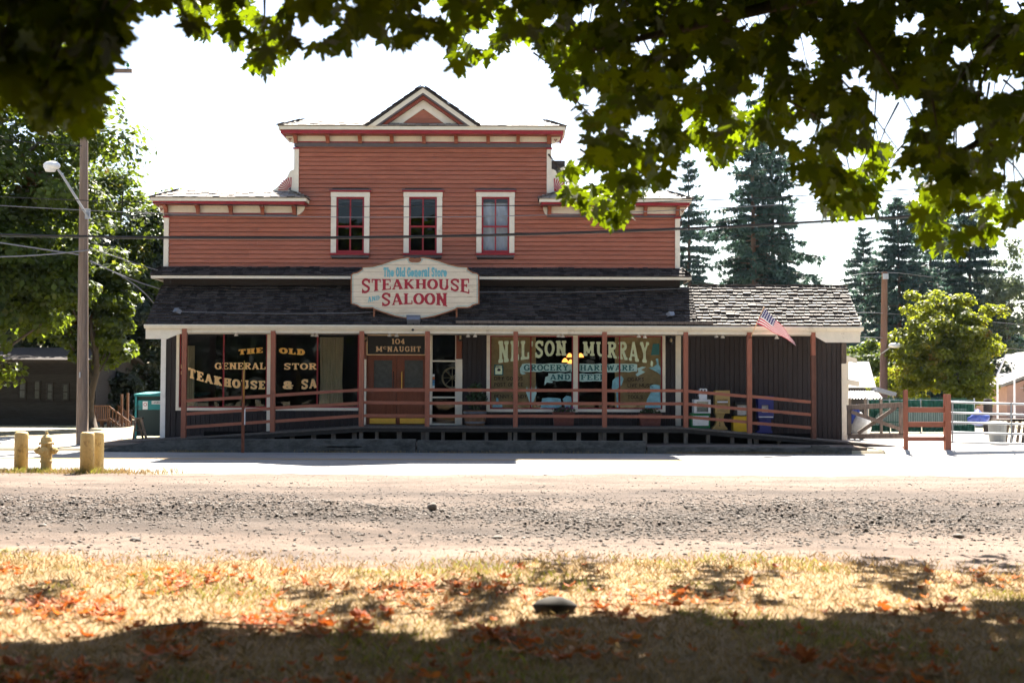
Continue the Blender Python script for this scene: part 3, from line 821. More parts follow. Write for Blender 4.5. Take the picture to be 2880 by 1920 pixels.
# upper windows
for k, (a, b) in enumerate(win_px):
    x0, x1, z0, z1 = PR(a, 541, b, 712, YW)
    s = (x1 - x0) * .135
    w = MB(); w.box(x0, x0 + s, YW - .035, YW + .1, z0, z1 - .14); w.box(x1 - s, x1, YW - .035, YW + .1, z0, z1 - .14); w.box(x0 - .008, x1 + .008, YW - .045, YW + .1, z1 - .138, z1)
    wo = obj('window', w, M['cream'], B)
    mb = MB(); mb.box(x0 - .045, x1 + .045, YW - .075, YW + .05, z1 + .002, z1 + .055); obj('red_header', mb, M['red'], wo)
    mb = MB(); mb.box(x0 - .055, x1 + .055, YW - .09, YW + .05, z1 + .057, z1 + .085); obj('header_cap', mb, M['grey'], wo)
    mb = MB(); mb.box(x0 - .02, x1 + .02, YW - .09, YW + .1, z0 - .06, z0 - .002); obj('sill', mb, M['red'], wo)
    mb = MB(); mb.box(x0, x1, YW - .05, YW + .05, z0 - .13, z0 - .062); obj('apron', mb, M['grey'], wo)
    a0, a1, b0, b1 = x0 + s + .002, x1 - s - .002, z0 + .002, z1 - .142
    xm, zm = (a0 + a1) / 2, b0 + (b1 - b0) * .475
    mb = MB(); f = .05
    mb.box(a0, a0 + f, YW + .0, YW + .06, b0, b1); mb.box(a1 - f, a1, YW + .0, YW + .06, b0, b1)
    mb.box(a0 + f, a1 - f, YW + .0, YW + .06, b1 - f, b1); mb.box(a0 + f, a1 - f, YW + .0, YW + .06, b0, b0 + .08)
    mb.box(a0 + f, a1 - f, YW - .005, YW + .055, zm - .025, zm + .025); mb.box(xm - .02, xm + .02, YW + .005, YW + .05, b0 + .08, zm - .025); mb.box(xm - .02, xm + .02, YW + .005, YW + .05, zm + .025, b1 - f)
    obj('sash', mb, M['red'], wo)
    for (u0, u1) in ((a0 + f, xm - .02), (xm + .02, a1 - f)):
        for (v0, v1) in ((b0 + .08, zm - .025), (zm + .025, b1 - f)):
            mb = MB(); t1, t2 = random.uniform(-.006, .006), random.uniform(-.004, .004)
            mb.add([(u0, YW+.03+t1, v0), (u1, YW+.03-t1, v0), (u1, YW+.03-t1+t2, v1), (u0, YW+.03+t1+t2, v1)], [(0,1,2,3)])
            obj('pane', mb, M['glass'], wo)
    if k == 2:      # hung cloth
        mb = MB(); n = 15
        for i in range(n):
            for j in range(n):
                u, v_ = i / (n-1), j / (n-1)
                sag = .05 * math.sin(u * 9 + v_ * 3) * (1 - v_ * .4) + .03 * math.sin((u + v_) * 14)
                mb.v.append((a0 + .03 + (a1 - a0 - .06) * u, YW + .2 + sag * .8, b0 + .03 + (b1 - b0 - .1 - .06 * math.sin(math.pi * u)) * v_))
        for i in range(n-1):
            for j in range(n-1): mb.f.append((i*n+j, (i+1)*n+j, (i+1)*n+j+1, i*n+j+1)); mb.m.append(0)
        obj('cloth_curtain', mb, M['curtain_white'], wo, smooth=True)

# skirt roof between the storeys
ys = 35.45
ex0, ex1 = P(424, 775, ys)[0], P(1945, 776, ys)[0]
ze, zt = PZ(700, 775, ys), PZ(700, 752.5, YW)
mb = MB(); i0, i1 = lx0 - .02, rx1 + .02
mb.add([(ex0, ys, ze), (ex1, ys, ze), (i1, YW, zt), (i0, YW, zt), (ex0, YW+.9, ze), (ex1, YW+.9, ze), (i0, YW+.9, zt), (i1, YW+.9, zt)], [(0,1,2,3), (4,0,3,6), (1,5,7,2), (0,4,5,1)])
sk = obj('skirt_roof', mb, M['roofdeck'], B)
L = math.hypot(YW - ys, zt - ze)
shingles_joined('shingle_courses', [shingle_field((ex0 - .02, ys - .03, ze + .01), (1,0,0), (0, YW - ys, zt - ze), ex1 - ex0 + .04, L + .03, .18, .17, lo=lambda s: s*(i0-ex0), hi=lambda s: ex1-ex0+.04 - s*(ex1-i1)),
    shingle_field((ex0 - .01, YW + .9, ze + .01), (0,-1,0), (i0-ex0, 0, zt-ze), YW+.9-ys, math.hypot(i0-ex0, zt-ze), .18, .17, hi=lambda s: (YW+.9-ys)-s*.5),
    shingle_field((ex1 + .01, ys, ze + .01), (0,1,0), (i1-ex1, 0, zt-ze), YW+.9-ys, math.hypot(i0-ex0, zt-ze), .18, .17, lo=lambda s: s*.5)], M['shingle_dark'], sk)
z0f = PZ(700, 783, ys)
mb = MB(); mb.box(ex0, ex1, ys, ys + .04, z0f, ze - .005); mb.box(ex0, ex0 + .04, ys + .042, YW + .9, z0f, ze - .005); mb.box(ex1 - .04, ex1, ys + .042, YW + .9, z0f, ze - .005)
obj('fascia', mb, M['cream'], sk)
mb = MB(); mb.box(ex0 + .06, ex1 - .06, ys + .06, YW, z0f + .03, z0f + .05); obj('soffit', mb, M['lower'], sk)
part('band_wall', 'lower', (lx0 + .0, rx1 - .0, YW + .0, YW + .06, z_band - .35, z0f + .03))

# porch roof and annex roof
YE = 34.45
pe0 = P(410, 911, YE)[0]; pe1 = P(2424, 919, YE)[0]; px_b = P(1953, 850, 35.2)[0]
ze = PZ(1200, 913.5, YE); zt = PZ(1200, 805, YW)
za_t = PZ(2150, 806, YW)
mb = MB()
mb.prism([(pe0 + .02, YE, ze), (pe0 + .02, YW, zt), (pe0 + .02, YW, zt - .08), (pe0 + .02, YE, ze - .08)], (px_b - pe0, 0, 0))
pr_ = obj('porch_roof', mb, M['roofdeck'], B)
vv = Vector((0, YW - YE, zt - ze)); L = vv.length
shingles_joined('shingle_courses', [shingle_field((pe0, YE - .03, ze + .0), (1,0,0), vv, px_b - pe0, L, .145, .175, th=.032, jitter=.4)], M['shingle_dark'], pr_)
mb = MB()
mb.prism([(px_b + .05, YE, ze), (px_b + .05, YW + .05, za_t), (px_b + .05, 41, 3.3), (px_b + .05, 41, 3.2), (px_b + .05, YW + .05, za_t - .1), (px_b + .05, YE, ze - .08)], (pe1 - px_b - .1, 0, 0))
ar = obj('annex_roof', mb, M['roofdeck'], B)
vv = Vector((0, YW + .05 - YE, za_t - ze)); L = vv.length
cnt = 0
cache = {}
for mt, w, l, th in shingle_field((px_b, YE - .03, ze + .0), (1,0,0), vv, pe1 - px_b, L, .155, .205, th=.042, jitter=.42):
    key = round(w / .04)
    if key not in cache: cache[key] = shingle_mesh(max(.03, key * .04), l, .042, M['shingle'])
    o = bpy.data.objects.new('shingle', cache[key])
    C.objects.link(o); o.parent = ar
    o.matrix_basis = mt @ Matrix.Diagonal((w / max(.03, key * .04), 1, th / .042, 1))
    cnt += 1
mb = MB(); x = px_b
while x < pe1 - .1:
    w = random.uniform(.16, .26); mb.box(x, x + w - .008, YW - .02, YW + .16, za_t + .02 + random.uniform(0, .015), za_t + .055 + random.uniform(0, .02)); x += w
obj('ridge_cap', mb, M['shingle'], ar, kind='stuff')
# gutter, beam board, box ends
g0, g1 = P(405, 917, YE - .1)[0], P(2429, 926, YE - .1)[0]
gt, gm_, gb = PZ(1200, 914.5, YE - .1), PZ(1200, 926, YE - .1), PZ(1200, 937.5, YE)
mb = MB()
mb.prism([(g0, YE - .12, gt), (g0, YE - .13, gt - .03), (g0, YE - .10, gm_ + .03), (g0, YE - .08, gm_), (g0, YE - .005, gm_), (g0, YE - .005, gt - .02), (g0, YE - .09, gt - .02)], (g1 - g0, 0, 0))
obj('gutter', mb, M['cream'], B)
part('fascia_board', 'cream', (g0 + .05, g1 - .05, YE, YE + .04, gb, gm_ + .05))
part('porch_ceiling', 'cream', (g0 + .1, g1 - .1, YE + .042, YW + .05, gb + .02, gb + .05))
a0 = P(410, 930, YE)[0]; a1 = P(509, 930, YE)[0]; zlo = PZ(450, 953, YE)
mb = MB(); mb.prxz([(a0, gm_), (a1, gm_), (a1, gb - .02), (P(470, 950, YE)[0], zlo), (a0, zlo)], YE - .012, YE - .002); obj('eave_return', mb, M['cream'], B)
a0 = P(2294, 940, YE)[0]; a1 = P(2419, 940, YE)[0]; zlo = PZ(2360, 963, YE)
mb = MB(); mb.prxz([(a0, gm_), (a0, gb - .06), (P(2322, 960, YE)[0], zlo), (a1, zlo), (a1, gm_)], YE - .012, YE - .002); obj('eave_return', mb, M['cream'], B)
mb = MB(); mb.beam((P(1282, 906, YE)[0], YE - .01, PZ(1282, 907, YE) + .02), (P(2005, 910, YE)[0], YE - .01, PZ(2005, 911, YE) + .02), .10, .07); obj('snow_board', mb, M['timber'], B)
# annex end
mb = MB()
mb.add([(axr, YW, -.03), (axr, 41, -.03), (axr, 41, 3.2), (axr, YW, za_t - .12), (axr - .1, YW, -.03), (axr - .1, 41, -.03), (axr - .1, 41, 3.2), (axr - .1, YW, za_t - .12)], [(0,1,2,3),(7,6,5,4),(0,3,7,4),(1,5,6,2)])
mb.box(rx1, axr - .1, YW + .06, YW + .16, -.03, za_t - .15); mb.box(rx1, axr, 40.9, 41, -.03, 3.2)
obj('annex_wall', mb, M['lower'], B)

# ground floor: vertical siding boards
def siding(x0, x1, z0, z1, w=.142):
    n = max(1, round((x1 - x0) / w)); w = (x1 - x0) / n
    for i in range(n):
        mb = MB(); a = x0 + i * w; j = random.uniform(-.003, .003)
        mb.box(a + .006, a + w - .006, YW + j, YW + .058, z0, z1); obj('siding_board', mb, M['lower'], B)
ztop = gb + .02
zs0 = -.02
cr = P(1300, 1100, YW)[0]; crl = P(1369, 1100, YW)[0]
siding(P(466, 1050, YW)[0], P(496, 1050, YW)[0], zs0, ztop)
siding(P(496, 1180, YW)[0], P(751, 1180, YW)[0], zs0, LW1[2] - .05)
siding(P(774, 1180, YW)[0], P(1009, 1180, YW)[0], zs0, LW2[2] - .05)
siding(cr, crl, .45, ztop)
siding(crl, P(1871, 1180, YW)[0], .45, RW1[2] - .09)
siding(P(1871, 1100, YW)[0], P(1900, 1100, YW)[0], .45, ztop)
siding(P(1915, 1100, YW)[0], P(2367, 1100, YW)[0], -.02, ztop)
# cream uprights
def up(px0, px1, pyt, pyb, mat='cream', yo=-.03, name='upright'):
    x0, x1, z0, z1 = PR(px0, pyt, px1, pyb, YW); part(name, mat, (x0, x1, YW + yo, YW + .058, z0, z1))
up(452, 466, 952, 1240, 'white'); up(2367, 2381, 1022, 1252); up(2366, 2380, 950, 1020, 'timber')
up(751, 762, 938, 1218); up(1022, 1030, 1010, 1198); up(1022, 1030, 940, 1009, 'door'); up(1283, 1300, 1010, 1199); up(1283, 1299, 940, 1009, 'door')
up(1900, 1915, 942, 1204); up(1205, 1213, 942, 1198)
# shop windows
def shop_window(op, lights, trims, label):
    x0, x1, z0, z1 = op
    mb = MB()
    for t in trims: mb.box(*t)
    wo = obj('shop_window', mb, M['cream'], B); wo['label'] = label
    mb = MB(); f = .035
    mb.box(x0, x1, YW + .02, YW + .09, z0, z0 + f); mb.box(x0, x1, YW + .02, YW + .09, z1 - f, z1)
    mb.box(x0, x0 + f, YW + .02, YW + .09, z0 + f, z1 - f); mb.box(x1 - f, x1, YW + .02, YW + .09, z0 + f, z1 - f)
    xs = [x0 + f] + lights + [x1 - f]
    for l in lights: mb.box(l - .018, l + .018, YW + .025, YW + .085, z0 + f, z1 - f)
    obj('sash', mb, M['red'], wo)
    for a, b in zip(xs[:-1], xs[1:]):
        mb = MB(); mb.add([(a, YW + .05, z0 + f), (b, YW + .05, z0 + f), (b, YW + .05, z1 - f), (a, YW + .05, z1 - f)], [(0,1,2,3)])
        obj('pane', mb, M['glass'], wo)
    return wo
t = .085
fx = P(496, 1040, YW)[0]
LWo = shop_window(LW1, [P(628, 1040, YW)[0]], [(fx, LW1[0], YW - .03, YW + .1, LW1[2] - t, LW1[3]), (LW1[0], LW1[1], YW - .03, YW + .1, LW1[2] - t, LW1[2])], 'black shop window with gold lettering left of the first post')
LW2o = shop_window(LW2, [P(892, 1040, YW)[0]], [(LW2[0], LW2[1], YW - .03, YW + .1, LW2[2] - t, LW2[2])], 'shop window with gold lettering and a cream curtain')
RWo = shop_window(RW1, [P(1493, 1040, YW)[0]], [(RW1[0] - .1, RW1[0], YW - .03, YW + .1, RW1[2] - t, RW1[3] + .06), (RW1[0], RW1[1], YW - .03, YW + .1, RW1[2] - t, RW1[2]), (RW1[0], RW1[1], YW - .03, YW + .1, RW1[3], RW1[3] + .06), (RW1[1], RW2[0], YW - .04, YW + .1, RW1[2] - t, RW1[3] + .06)], 'painted shop window with mint lettering beside the planted barrel')
RW2o = shop_window(RW2, [P(1743, 1040, YW)[0]], [(RW2[1], RW2[1] + .085, YW - .03, YW + .1, RW2[2] - t, RW2[3] + .06), (RW2[0], RW2[1], YW - .03, YW + .1, RW2[2] - t, RW2[2]), (RW2[0], RW2[1], YW - .03, YW + .1, RW2[3], RW2[3] + .06)], 'painted shop window with mint lettering nearest the newspaper boxes')
YG = YW + .046
def letters(parent, mat, s, fn, style=SLAB, res=16, gap=.12, name='lettering'):
    mb = MB(); text(mb, s, fn, style, res, gap); return obj(name, mb, M[mat], parent)
def c3(x, y): return 380 + x / 2.703, 720 + y / 2.703
def c4(x, y): return 960 + x / 2.703, 700 + y / 2.703
def c5(x, y): return 1300 + x / 2.903, 760 + y / 2.903
def lbox(cf, x0, y0, x1, y1, Y=YG, lean=0):
    a, b = cf(x0, y0); c, d = cf(x1, y1); return boxfn(a, b, c, d, Y, lean)
def lcurve(cf, x0, x1, top, bot, Y=YG):
    return curvefn(cf(x0, 0)[0], cf(x1, 0)[0], lambda u: cf(0, top(u))[1], lambda u: cf(0, bot(u))[1], Y)
letters(LWo, 'gold', 'THE', lcurve(c3, 787, 970, lambda u: 710 - 16*u, lambda u: 750 - 16*u), FAT)
letters(LW2o, 'gold', 'OLD', lcurve(c3, 1097, 1287, lambda u: 696 + 12*u, lambda u: 738 + 16*u), FAT)
letters(LWo, 'goldpale', 'GENERAL', lbox(c3, 608, 810, 992, 860), SLAB)
letters(LW2o, 'goldpale', 'STOR', lbox(c3, 1132, 814, 1380, 862), SLAB)
letters(LWo, 'goldpale', 'STEAKHOUSE', lcurve(c3, 345, 990, lambda u: 815 + 132*(1-(1-u)**2.4), lambda u: 900 + 112*(1-(1-u)**2.2)), FAT)
letters(LW2o, 'goldpale', '&', lbox(c3, 1128, 950, 1205, 1010), FAT)
letters(LW2o, 'goldpale', 'SA', lcurve(c3, 1265, 1382, lambda u: 938 - 6*u, lambda u: 1012 - 12*u), FAT)
# curtains in the left windows
def curtain(px0, px1, pyt, pyb, Y, mat, parent, folds, gather=0):
    a, b, z0, z1 = PR(px0, pyt, px1, pyb, Y)
    mb = MB(); n = 60
    for i in range(n):
        u = i / (n - 1); d = .05 * math.sin(u * folds * 6.28) + .02 * math.sin(u * folds * 15)
        for z_, g in ((z0, 1.0), ((z0*2+z1)/3, 1 - gather), (z1, 1.0)):
            mb.v.append(((a+b)/2 + (u - .5) * (b - a) * g, Y + d, z_))
    for i in range(n - 1):
        for k in range(2): mb.f.append((i*3+k, (i+1)*3+k, (i+1)*3+k+1, i*3+k+1)); mb.m.append(0)
    obj('curtain', mb, M[mat], parent, smooth=True)
curtain(898, 966, 948, 1140, YW + .35, 'curtain', LW2o, 9, .1)
curtain(518, 547, 972, 1140, YW + .35, 'curtain', LWo, 4)
# the painted right-hand windows
def panel(px0, px1, pyt, pyb, parent):
    x0, x1, z0, z1 = PR(px0, pyt, px1, pyb, YW); mb = MB(); mb.box(x0, x1, YW + .07, YW + .085, z0, z1); obj('painted_panel', mb, M['panel'], parent)
panel(1381, 1507, 946, 1147, RWo); panel(1730, 1861, 946, 1147, RW2o)
letters(RWo, 'mint', "NEL'SON", lcurve(c5, 295, 850, lambda u: 576 - 2*u, lambda u: 758 - 62*min(1, u*1.25)), WEST, 20, .14)
letters(RW2o, 'mint', 'MURRAY,', lcurve(c5, 985, 1562, lambda u: 582 + 3*u, lambda u: 698 + 66*max(0, (u-.2)/.8)), WEST, 20, .14)
def shape(parent, mat, cf, pts, name, Y=YG):
    mb = MB(); mb.prxz([P(*cf(*p), Y) for p in pts], Y, Y + .002); return obj(name, mb, M[mat], parent)
def ribbon(x0, x1, y0, y1, n=14, amp=4):
    top = [(x0 + (x1-x0)*i/n, y0 + amp*random.uniform(-1, 1)) for i in range(n+1)]
    bot = [(x0 + (x1-x0)*i/n, y1 + amp*random.uniform(-1, 1)) for i in range(n, -1, -1)]
    return top + bot
shape(RWo, 'banner', c5, ribbon(487, 897, 762, 826), 'painted_banner'); shape(RW2o, 'banner', c5, ribbon(958, 1428, 764, 828), 'painted_banner')
shape(RWo, 'banner', c5, ribbon(703, 890, 840, 902, 8), 'painted_banner'); shape(RW2o, 'banner', c5, ribbon(958, 1182, 842, 906, 8), 'painted_banner')
shape(RWo, 'banner', c5, [(487, 775), (470, 800), (474, 840), (492, 852), (520, 845), (505, 832), (490, 828)], 'painted_banner_tail')
shape(RW2o, 'banner', c5, [(1428, 800), (1470, 785), (1500, 790), (1460, 812), (1495, 830), (1430, 865), (1415, 850), (1440, 828)], 'painted_banner_tail')
shape(RWo, 'banner', c5, [(703, 862), (680, 870), (672, 920), (672, 940), (690, 915), (735, 918), (740, 906), (708, 902)], 'painted_banner_tail')
YL = YG - .004
letters(RWo, 'tealdark', 'GROCERY,', lbox(c5, 505, 770, 890, 818, YL), SLAB)
letters(RW2o, 'tealdark', 'HARDWARE', lbox(c5, 962, 772, 1400, 818, YL), SLAB)
letters(RWo, 'tealdark', 'AND', lbox(c5, 718, 848, 880, 892, YL), SLAB); letters(RW2o, 'tealdark', 'FEED', lbox(c5, 968, 850, 1172, 894, YL), SLAB)
for s, y, x1 in (('DRY GOODS', 868, 495), ('POST OFFICE', 918, 500), ('PENNY CANDY', 1014, 528)):
    letters(RWo, 'brownletter', s, lbox(c5, 262, y, x1, y + 30), SANS, 12, .14)
for s, y, x1 in (('CIGARS', 874, 1484), ('LIVE MUSIC', 924, 1560), ('DANCING', 970, 1532), ('TOOLS', 1018, 1475)):
    letters(RW2o, 'brownletter', s, lbox(c5, 1350, y, x1, y + 30), SANS, 12, .14)
# window pictures: poster, bottle, basket, kettle, wheat, spoon, barrel
shape(RWo, 'tealdark', c5, [(261, 768), (335, 768), (335, 857), (261, 857)], 'painted_poster')
shape(RWo, 'mint', c5, [(270, 776), (326, 776), (326, 848), (270, 848)], 'painted_poster', YG - .003)
letters(RWo, 'black', 'WANTED', lbox(c5, 266, 770, 332, 796, YG - .006), SANS, 10, .1)
shape(RWo, 'black', c5, [(284, 812), (296, 800), (308, 803), (316, 815), (306, 822), (290, 822)], 'painted_hat', YG - .006)
shape(RWo, 'bluepic', c5, [(247, 1120), (250, 1085), (275, 1072), (278, 1040), (292, 1040), (298, 1070), (325, 1085), (328, 1120)], 'painted_bottle')
shape(RWo, 'bluepic', c5, [(640, 1122), (652, 1045), (700, 1038), (760, 1040), (803, 1048), (812, 1122)], 'painted_basket')
shape(RWo, 'bluepic', c5, [(820, 1050), (850, 1022), (888, 1030), (893, 1070), (880, 1118), (840, 1120)], 'painted_kettle')
for k in range(9):
    a = -.6 + k * .15; x0_, y0_ = 565, 1115
    L_ = 150 + 20 * math.sin(k * 2.1); ex, ey = x0_ + L_ * math.sin(a) * .5, y0_ - L_
    shape(RWo, 'banner', c5, [(x0_ - 2, y0_), (x0_ + 2, y0_), (ex + 5, ey + 20), (ex, ey - 5), (ex - 5, ey + 20)], 'painted_wheat', YG + .0004 * k - .004)
shape(RW2o, 'bluepic', c5, [(1222, 965), (1228, 900), (1255, 872), (1300, 862), (1318, 885), (1302, 935), (1260, 972), (1232, 975)], 'painted_ladle')
shape(RW2o, 'bluepic', c5, [(1258, 975), (1270, 970), (1274, 1120), (1262, 1120)], 'painted_ladle_handle')
shape(RW2o, 'bluepic', c5, [(1490, 1125), (1510, 1050), (1540, 1000), (1530, 940), (1575, 930), (1615, 940), (1620, 1125)], 'painted_barrel')
shape(RW2o, 'bluepic', c5, [(1520, 795), (1560, 790), (1590, 765), (1580, 720), (1600, 720), (1605, 770), (1622, 800), (1620, 855), (1590, 830)], 'painted_duck')
shape(RW2o, 'tealdark', c5, [(1556, 600), (1610, 598), (1608, 690), (1540, 692)], 'painted_box')
# lit chandelier inside
cl = thing('chandelier', (P(1613, 1000, 38.5)[0], 38.5, 2.2), 'small lit amber chandelier hanging behind the painted shop window', 'chandelier')
mb = MB(); mb.tube([(cl.location.x, 38.5, 4.0), (cl.location.x, 38.5, 2.6)], .012, 6); mb.tube([(cl.location.x - .45, 38.5, 2.66), (cl.location.x, 38.5, 2.6), (cl.location.x + .45, 38.5, 2.66)], .012, 6)
obj('stem', mb, M['brass'], cl)
M['amber'] = emit('lit_amber_shade', (1.0, .36, .07), .5)
for px, py in ((1602, 999), (1633, 999), (1589, 1013), (1605, 1017)):
    x, z = P(px, py, 38.5); mb = MB(); mb.lathe([(.10, -.06), (.085, -.01), (.05, .05), (.02, .07)], (x, 38.5, z), 10); obj('lamp_shade', mb, M['amber'], cl, smooth=True)
# number board over the door
x0, x1, z0, z1 = TRAN
mb = MB(); mb.box(x0, x1, YW - .0, YW + .06, z0, z1); nb = obj('number_board', mb, M['black'], B)
mb = MB(); f = .028
mb.box(x0 - f, x1 + f, YW - .03, YW + .05, z1, z1 + f); mb.box(x0 - f, x1 + f, YW - .03, YW + .05, z0 - f, z0); mb.box(x0 - f, x0, YW - .03, YW + .05, z0, z1); mb.box(x1, x1 + f, YW - .03, YW + .05, z0, z1)
obj('frame', mb, M['tan'], nb)
letters(nb, 'tan', '104', lbox(c4, 383, 682, 484, 722, YW - .004), SLAB); letters(nb, 'tan', 'M', lbox(c4, 262, 740, 312, 780, YW - .004), SLAB)
letters(nb, 'tan', 'C', lbox(c4, 320, 740, 342, 762, YW - .004), SLAB); letters(nb, 'tan', 'NAUGHT', lbox(c4, 350, 740, 604, 780, YW - .004), SLAB, gap=.2)
# double doors
x0, x1, z0, z1 = DOOR; xm = (x0 + x1) / 2 + .02
for k, (a, b) in enumerate(((x0, xm - .004), (xm + .004, x1))):
    mb = MB(); pa, pb_, pc, pd = PR(1050.6 if k == 0 else 1137, 1012.6, 1102.4 if k == 0 else 1189, 1090, YW)
    wall_cells(mb, a, b, z0 + .02, z1, [(pa, pb_, pc, pd)], YW + .08, YW + .13)
    mb.box(pa, pb_, YW + .065, YW + .079, z0 + .3, z0 + .72)
    do = obj('door', mb, M['door'], B)
    mb = MB(); mb.box(pa, pb_, YW + .10, YW + .11, pc, pd); obj('etched_pane', mb, M['etched'], do)
    mb = MB(); f = .03
    mb.box(pa - f, pb_ + f, YW + .06, YW + .079, pd, pd + f); mb.box(pa - f, pb_ + f, YW + .06, YW + .079, pc - f, pc); mb.box(pa - f, pa, YW + .06, YW + .079, pc, pd); mb.box(pb_, pb_ + f, YW + .06, YW + .079, pc, pd)
    obj('pane_moulding', mb, M['door'], do)
    qa, qb, qc, qd = PR(1039 if k == 0 else 1124, 1176, 1112 if k == 0 else 1194, 1191, YW)
    mb = MB(); mb.box(qa, qb, YW + .055, YW + .079, qc, qd); obj('kick_plate', mb, M['brass'], do)
    hx = P(1106 if k == 0 else 1130, 1060, YW)[0]
    mb = MB(); za, zb_ = PZ(1118, 1095, YW), PZ(1118, 1045, YW)
    mb.tube([(hx, YW + .08, za), (hx, YW + .0, za + .03), (hx, YW + .0, zb_ - .03), (hx, YW + .08, zb_)], .014, 6); obj('handle', mb, M['brass' if k else 'black'], do)
part('door_frame', 'door', (x0 - .05, x0 - .003, YW - .01, YW + .1, z0, z1 + .01), (x1 + .003, x1 + .05, YW - .01, YW + .1, z0, z1 + .01))
# glazed side panel beside the doors
x0, x1, z0, z1 = SIDE
mb = MB(); zs_ = [z0, PZ(1248, 1117, YW), PZ(1248, 1015, YW), z1]
mb.box(x0, x0 + .03, YW + .0, YW + .07, z0, z1); mb.box(x1 - .03, x1, YW + .0, YW + .07, z0, z1)
for z_ in zs_[1:3]: mb.box(x0 + .03, x1 - .03, YW + .0, YW + .07, z_ - .02, z_ + .02)
mb.box(x0 + .03, x1 - .03, YW + .0, YW + .07, z0, z0 + .05)
so = obj('side_light', mb, M['cream'], B)
for a, b in zip(zs_[:-1], zs_[1:]):
    mb = MB(); mb.add([(x0 + .03, YW + .04, a), (x1 - .03, YW + .04, a), (x1 - .03, YW + .04, b), (x0 + .03, YW + .04, b)], [(0,1,2,3)]); obj('pane', mb, M['glass'], so)
stick = [flat('sticker_%d' % i, c, .5) for i, c in enumerate([(.7,.7,.68), (.5,.12,.03), (.06,.2,.4), (.1,.3,.45), (.7,.7,.72)])]
for i in range(5):
    a, b, c, d = PR(1214, 1052 + i * 8, 1222, 1059 + i * 8, YW); mb = MB(); mb.box(a, b, YW + .03, YW + .036, c, d); obj('sticker', mb, stick[i], so)
# wagon wheel seen through it
xw, zw = P(1272, 1062, YW + .8); mb = MB(); n = 24
mb.tube([(xw + .3*math.cos(2*math.pi*i/n), YW + .8, zw + .3*math.sin(2*math.pi*i/n)) for i in range(n+1)], .03, 6)
for i in range(8): mb.tube([(xw, YW + .8, zw), (xw + .3*math.cos(math.pi*i/4), YW + .8, zw + .3*math.sin(math.pi*i/4))], .012, 5)
mb.sphere((xw, YW + .78, zw), .06, 8)
obj('wagon_wheel', mb, M['curtain'], label='pale spoked wheel standing behind the narrow side pane', category='wheel')

# deck, ramps, posts and rails
YD0 = 34.35
zd = .52
X3, X7 = P(1016, 1199, YD0)[0], P(1929, 1207, YD0)[0]
XL, XRr = P(300, 1264, YD0)[0], P(2525, 1277, YD0)[0]
def deck_z(x):
    if x < X3: return zd + (x - X3) / (XL - X3) * (.04 - zd)
    if x > X7: return zd + (x - X7) / (XRr - X7) * (.02 - zd)
    return zd
nb_ = 12
for i in range(nb_):
    y0 = YD0 + i * (YW - YD0) / nb_; y1 = y0 + (YW - YD0) / nb_ - .008
    mb = MB()
    xs = [XL, X3, X7, XRr]; th = .04
    for a, b in zip(xs[:-1], xs[1:]):
        if i > 8 and False: continue
        mb.add([(a, y0, deck_z(a)-th), (b, y0, deck_z(b)-th), (b, y1, deck_z(b)-th), (a, y1, deck_z(a)-th), (a, y0, deck_z(a)), (b, y0, deck_z(b)), (b, y1, deck_z(b)), (a, y1, deck_z(a))],
               [(3,2,1,0),(4,5,6,7),(0,1,5,4),(1,2,6,5),(2,3,7,6),(3,0,4,7)])
    obj('deck_board', mb, M['deck'], B)
mb = MB()
for a, b in ((XL + .5, X3), (X3, X7), (X7, XRr - .4)):
    mb.add([(a, YD0+.02, deck_z(a)-.15), (b, YD0+.02, deck_z(b)-.15), (b, YD0+.07, deck_z(b)-.15), (a, YD0+.07, deck_z(a)-.15), (a, YD0+.02, deck_z(a)-.042), (b, YD0+.02, deck_z(b)-.042), (b, YD0+.07, deck_z(b)-.042), (a, YD0+.07, deck_z(a)-.042)],
           [(3,2,1,0),(4,5,6,7),(0,1,5,4),(1,2,6,5),(2,3,7,6),(3,0,4,7)])
obj('rim_joist', mb, M['darktimber'], B)
x = XL + 3.2
while x < XRr - 2.4:
    zz = deck_z(x) - .155
    if zz > .1:
        mb = MB(); mb.box(x, x + random.uniform(.09, .13), YD0 + .12, YD0 + .25, .0, zz); obj('deck_pier', mb, M['timber'], B)
    x += random.uniform(.55, .68)
mb = MB(); mb.box(XL + 2.5, XRr - 2.2, 35.2, 35.25, .0, .34); obj('under_deck_shade', mb, M['dark'], B)  # black sheet set in for the shade between the piers
posts = [(509.5, 523.5), (760, 773), (1009.7, 1022.5), (1195.5, 1207.5), (1444.5, 1455.5), (1694.4, 1706.5), (1922.8, 1935.5), (2102, 2115), (2283.6, 2294)]
YP = 34.42
px_ = []
for k, (a, b) in enumerate(posts):
    x0, x1 = P(a, 1080, YP)[0], P(b, 1080, YP)[0]; xm = (x0 + x1) / 2; px_.append(xm); hw = .066
    mb = MB(); zb_ = deck_z(xm) - (.0 if k not in (0,) else .05)
    if k == 8:
        zj = PZ(2289, 999, YP); mb.box(xm - hw*.85, xm + hw*.85, YP, YP + .12, zj, gb + .06); obj('post', mb, M['post'], B)
        mb = MB(); mb.box(xm - hw, xm + hw, YP - .004, YP + .124, deck_z(xm) - .25, zj - .002); obj('post', mb, paint('rusty_post', (.13,.05,.03), .7, .3, (4,4,.8), (.04,.02,.015), .5, 0), B)
    else:
        mb.box(xm - hw, xm + hw, YP, YP + .125, zb_, gb + .06 if k else gm_ + .0); obj('post', mb, M['post'], B)
        mb = MB(); mb.box(xm - hw*.8, xm + hw*.8, YP + .0, YP + .1, .0, zb_ - .002)
        if zb_ > .2: obj('post_foot', mb, M['timber'], B)
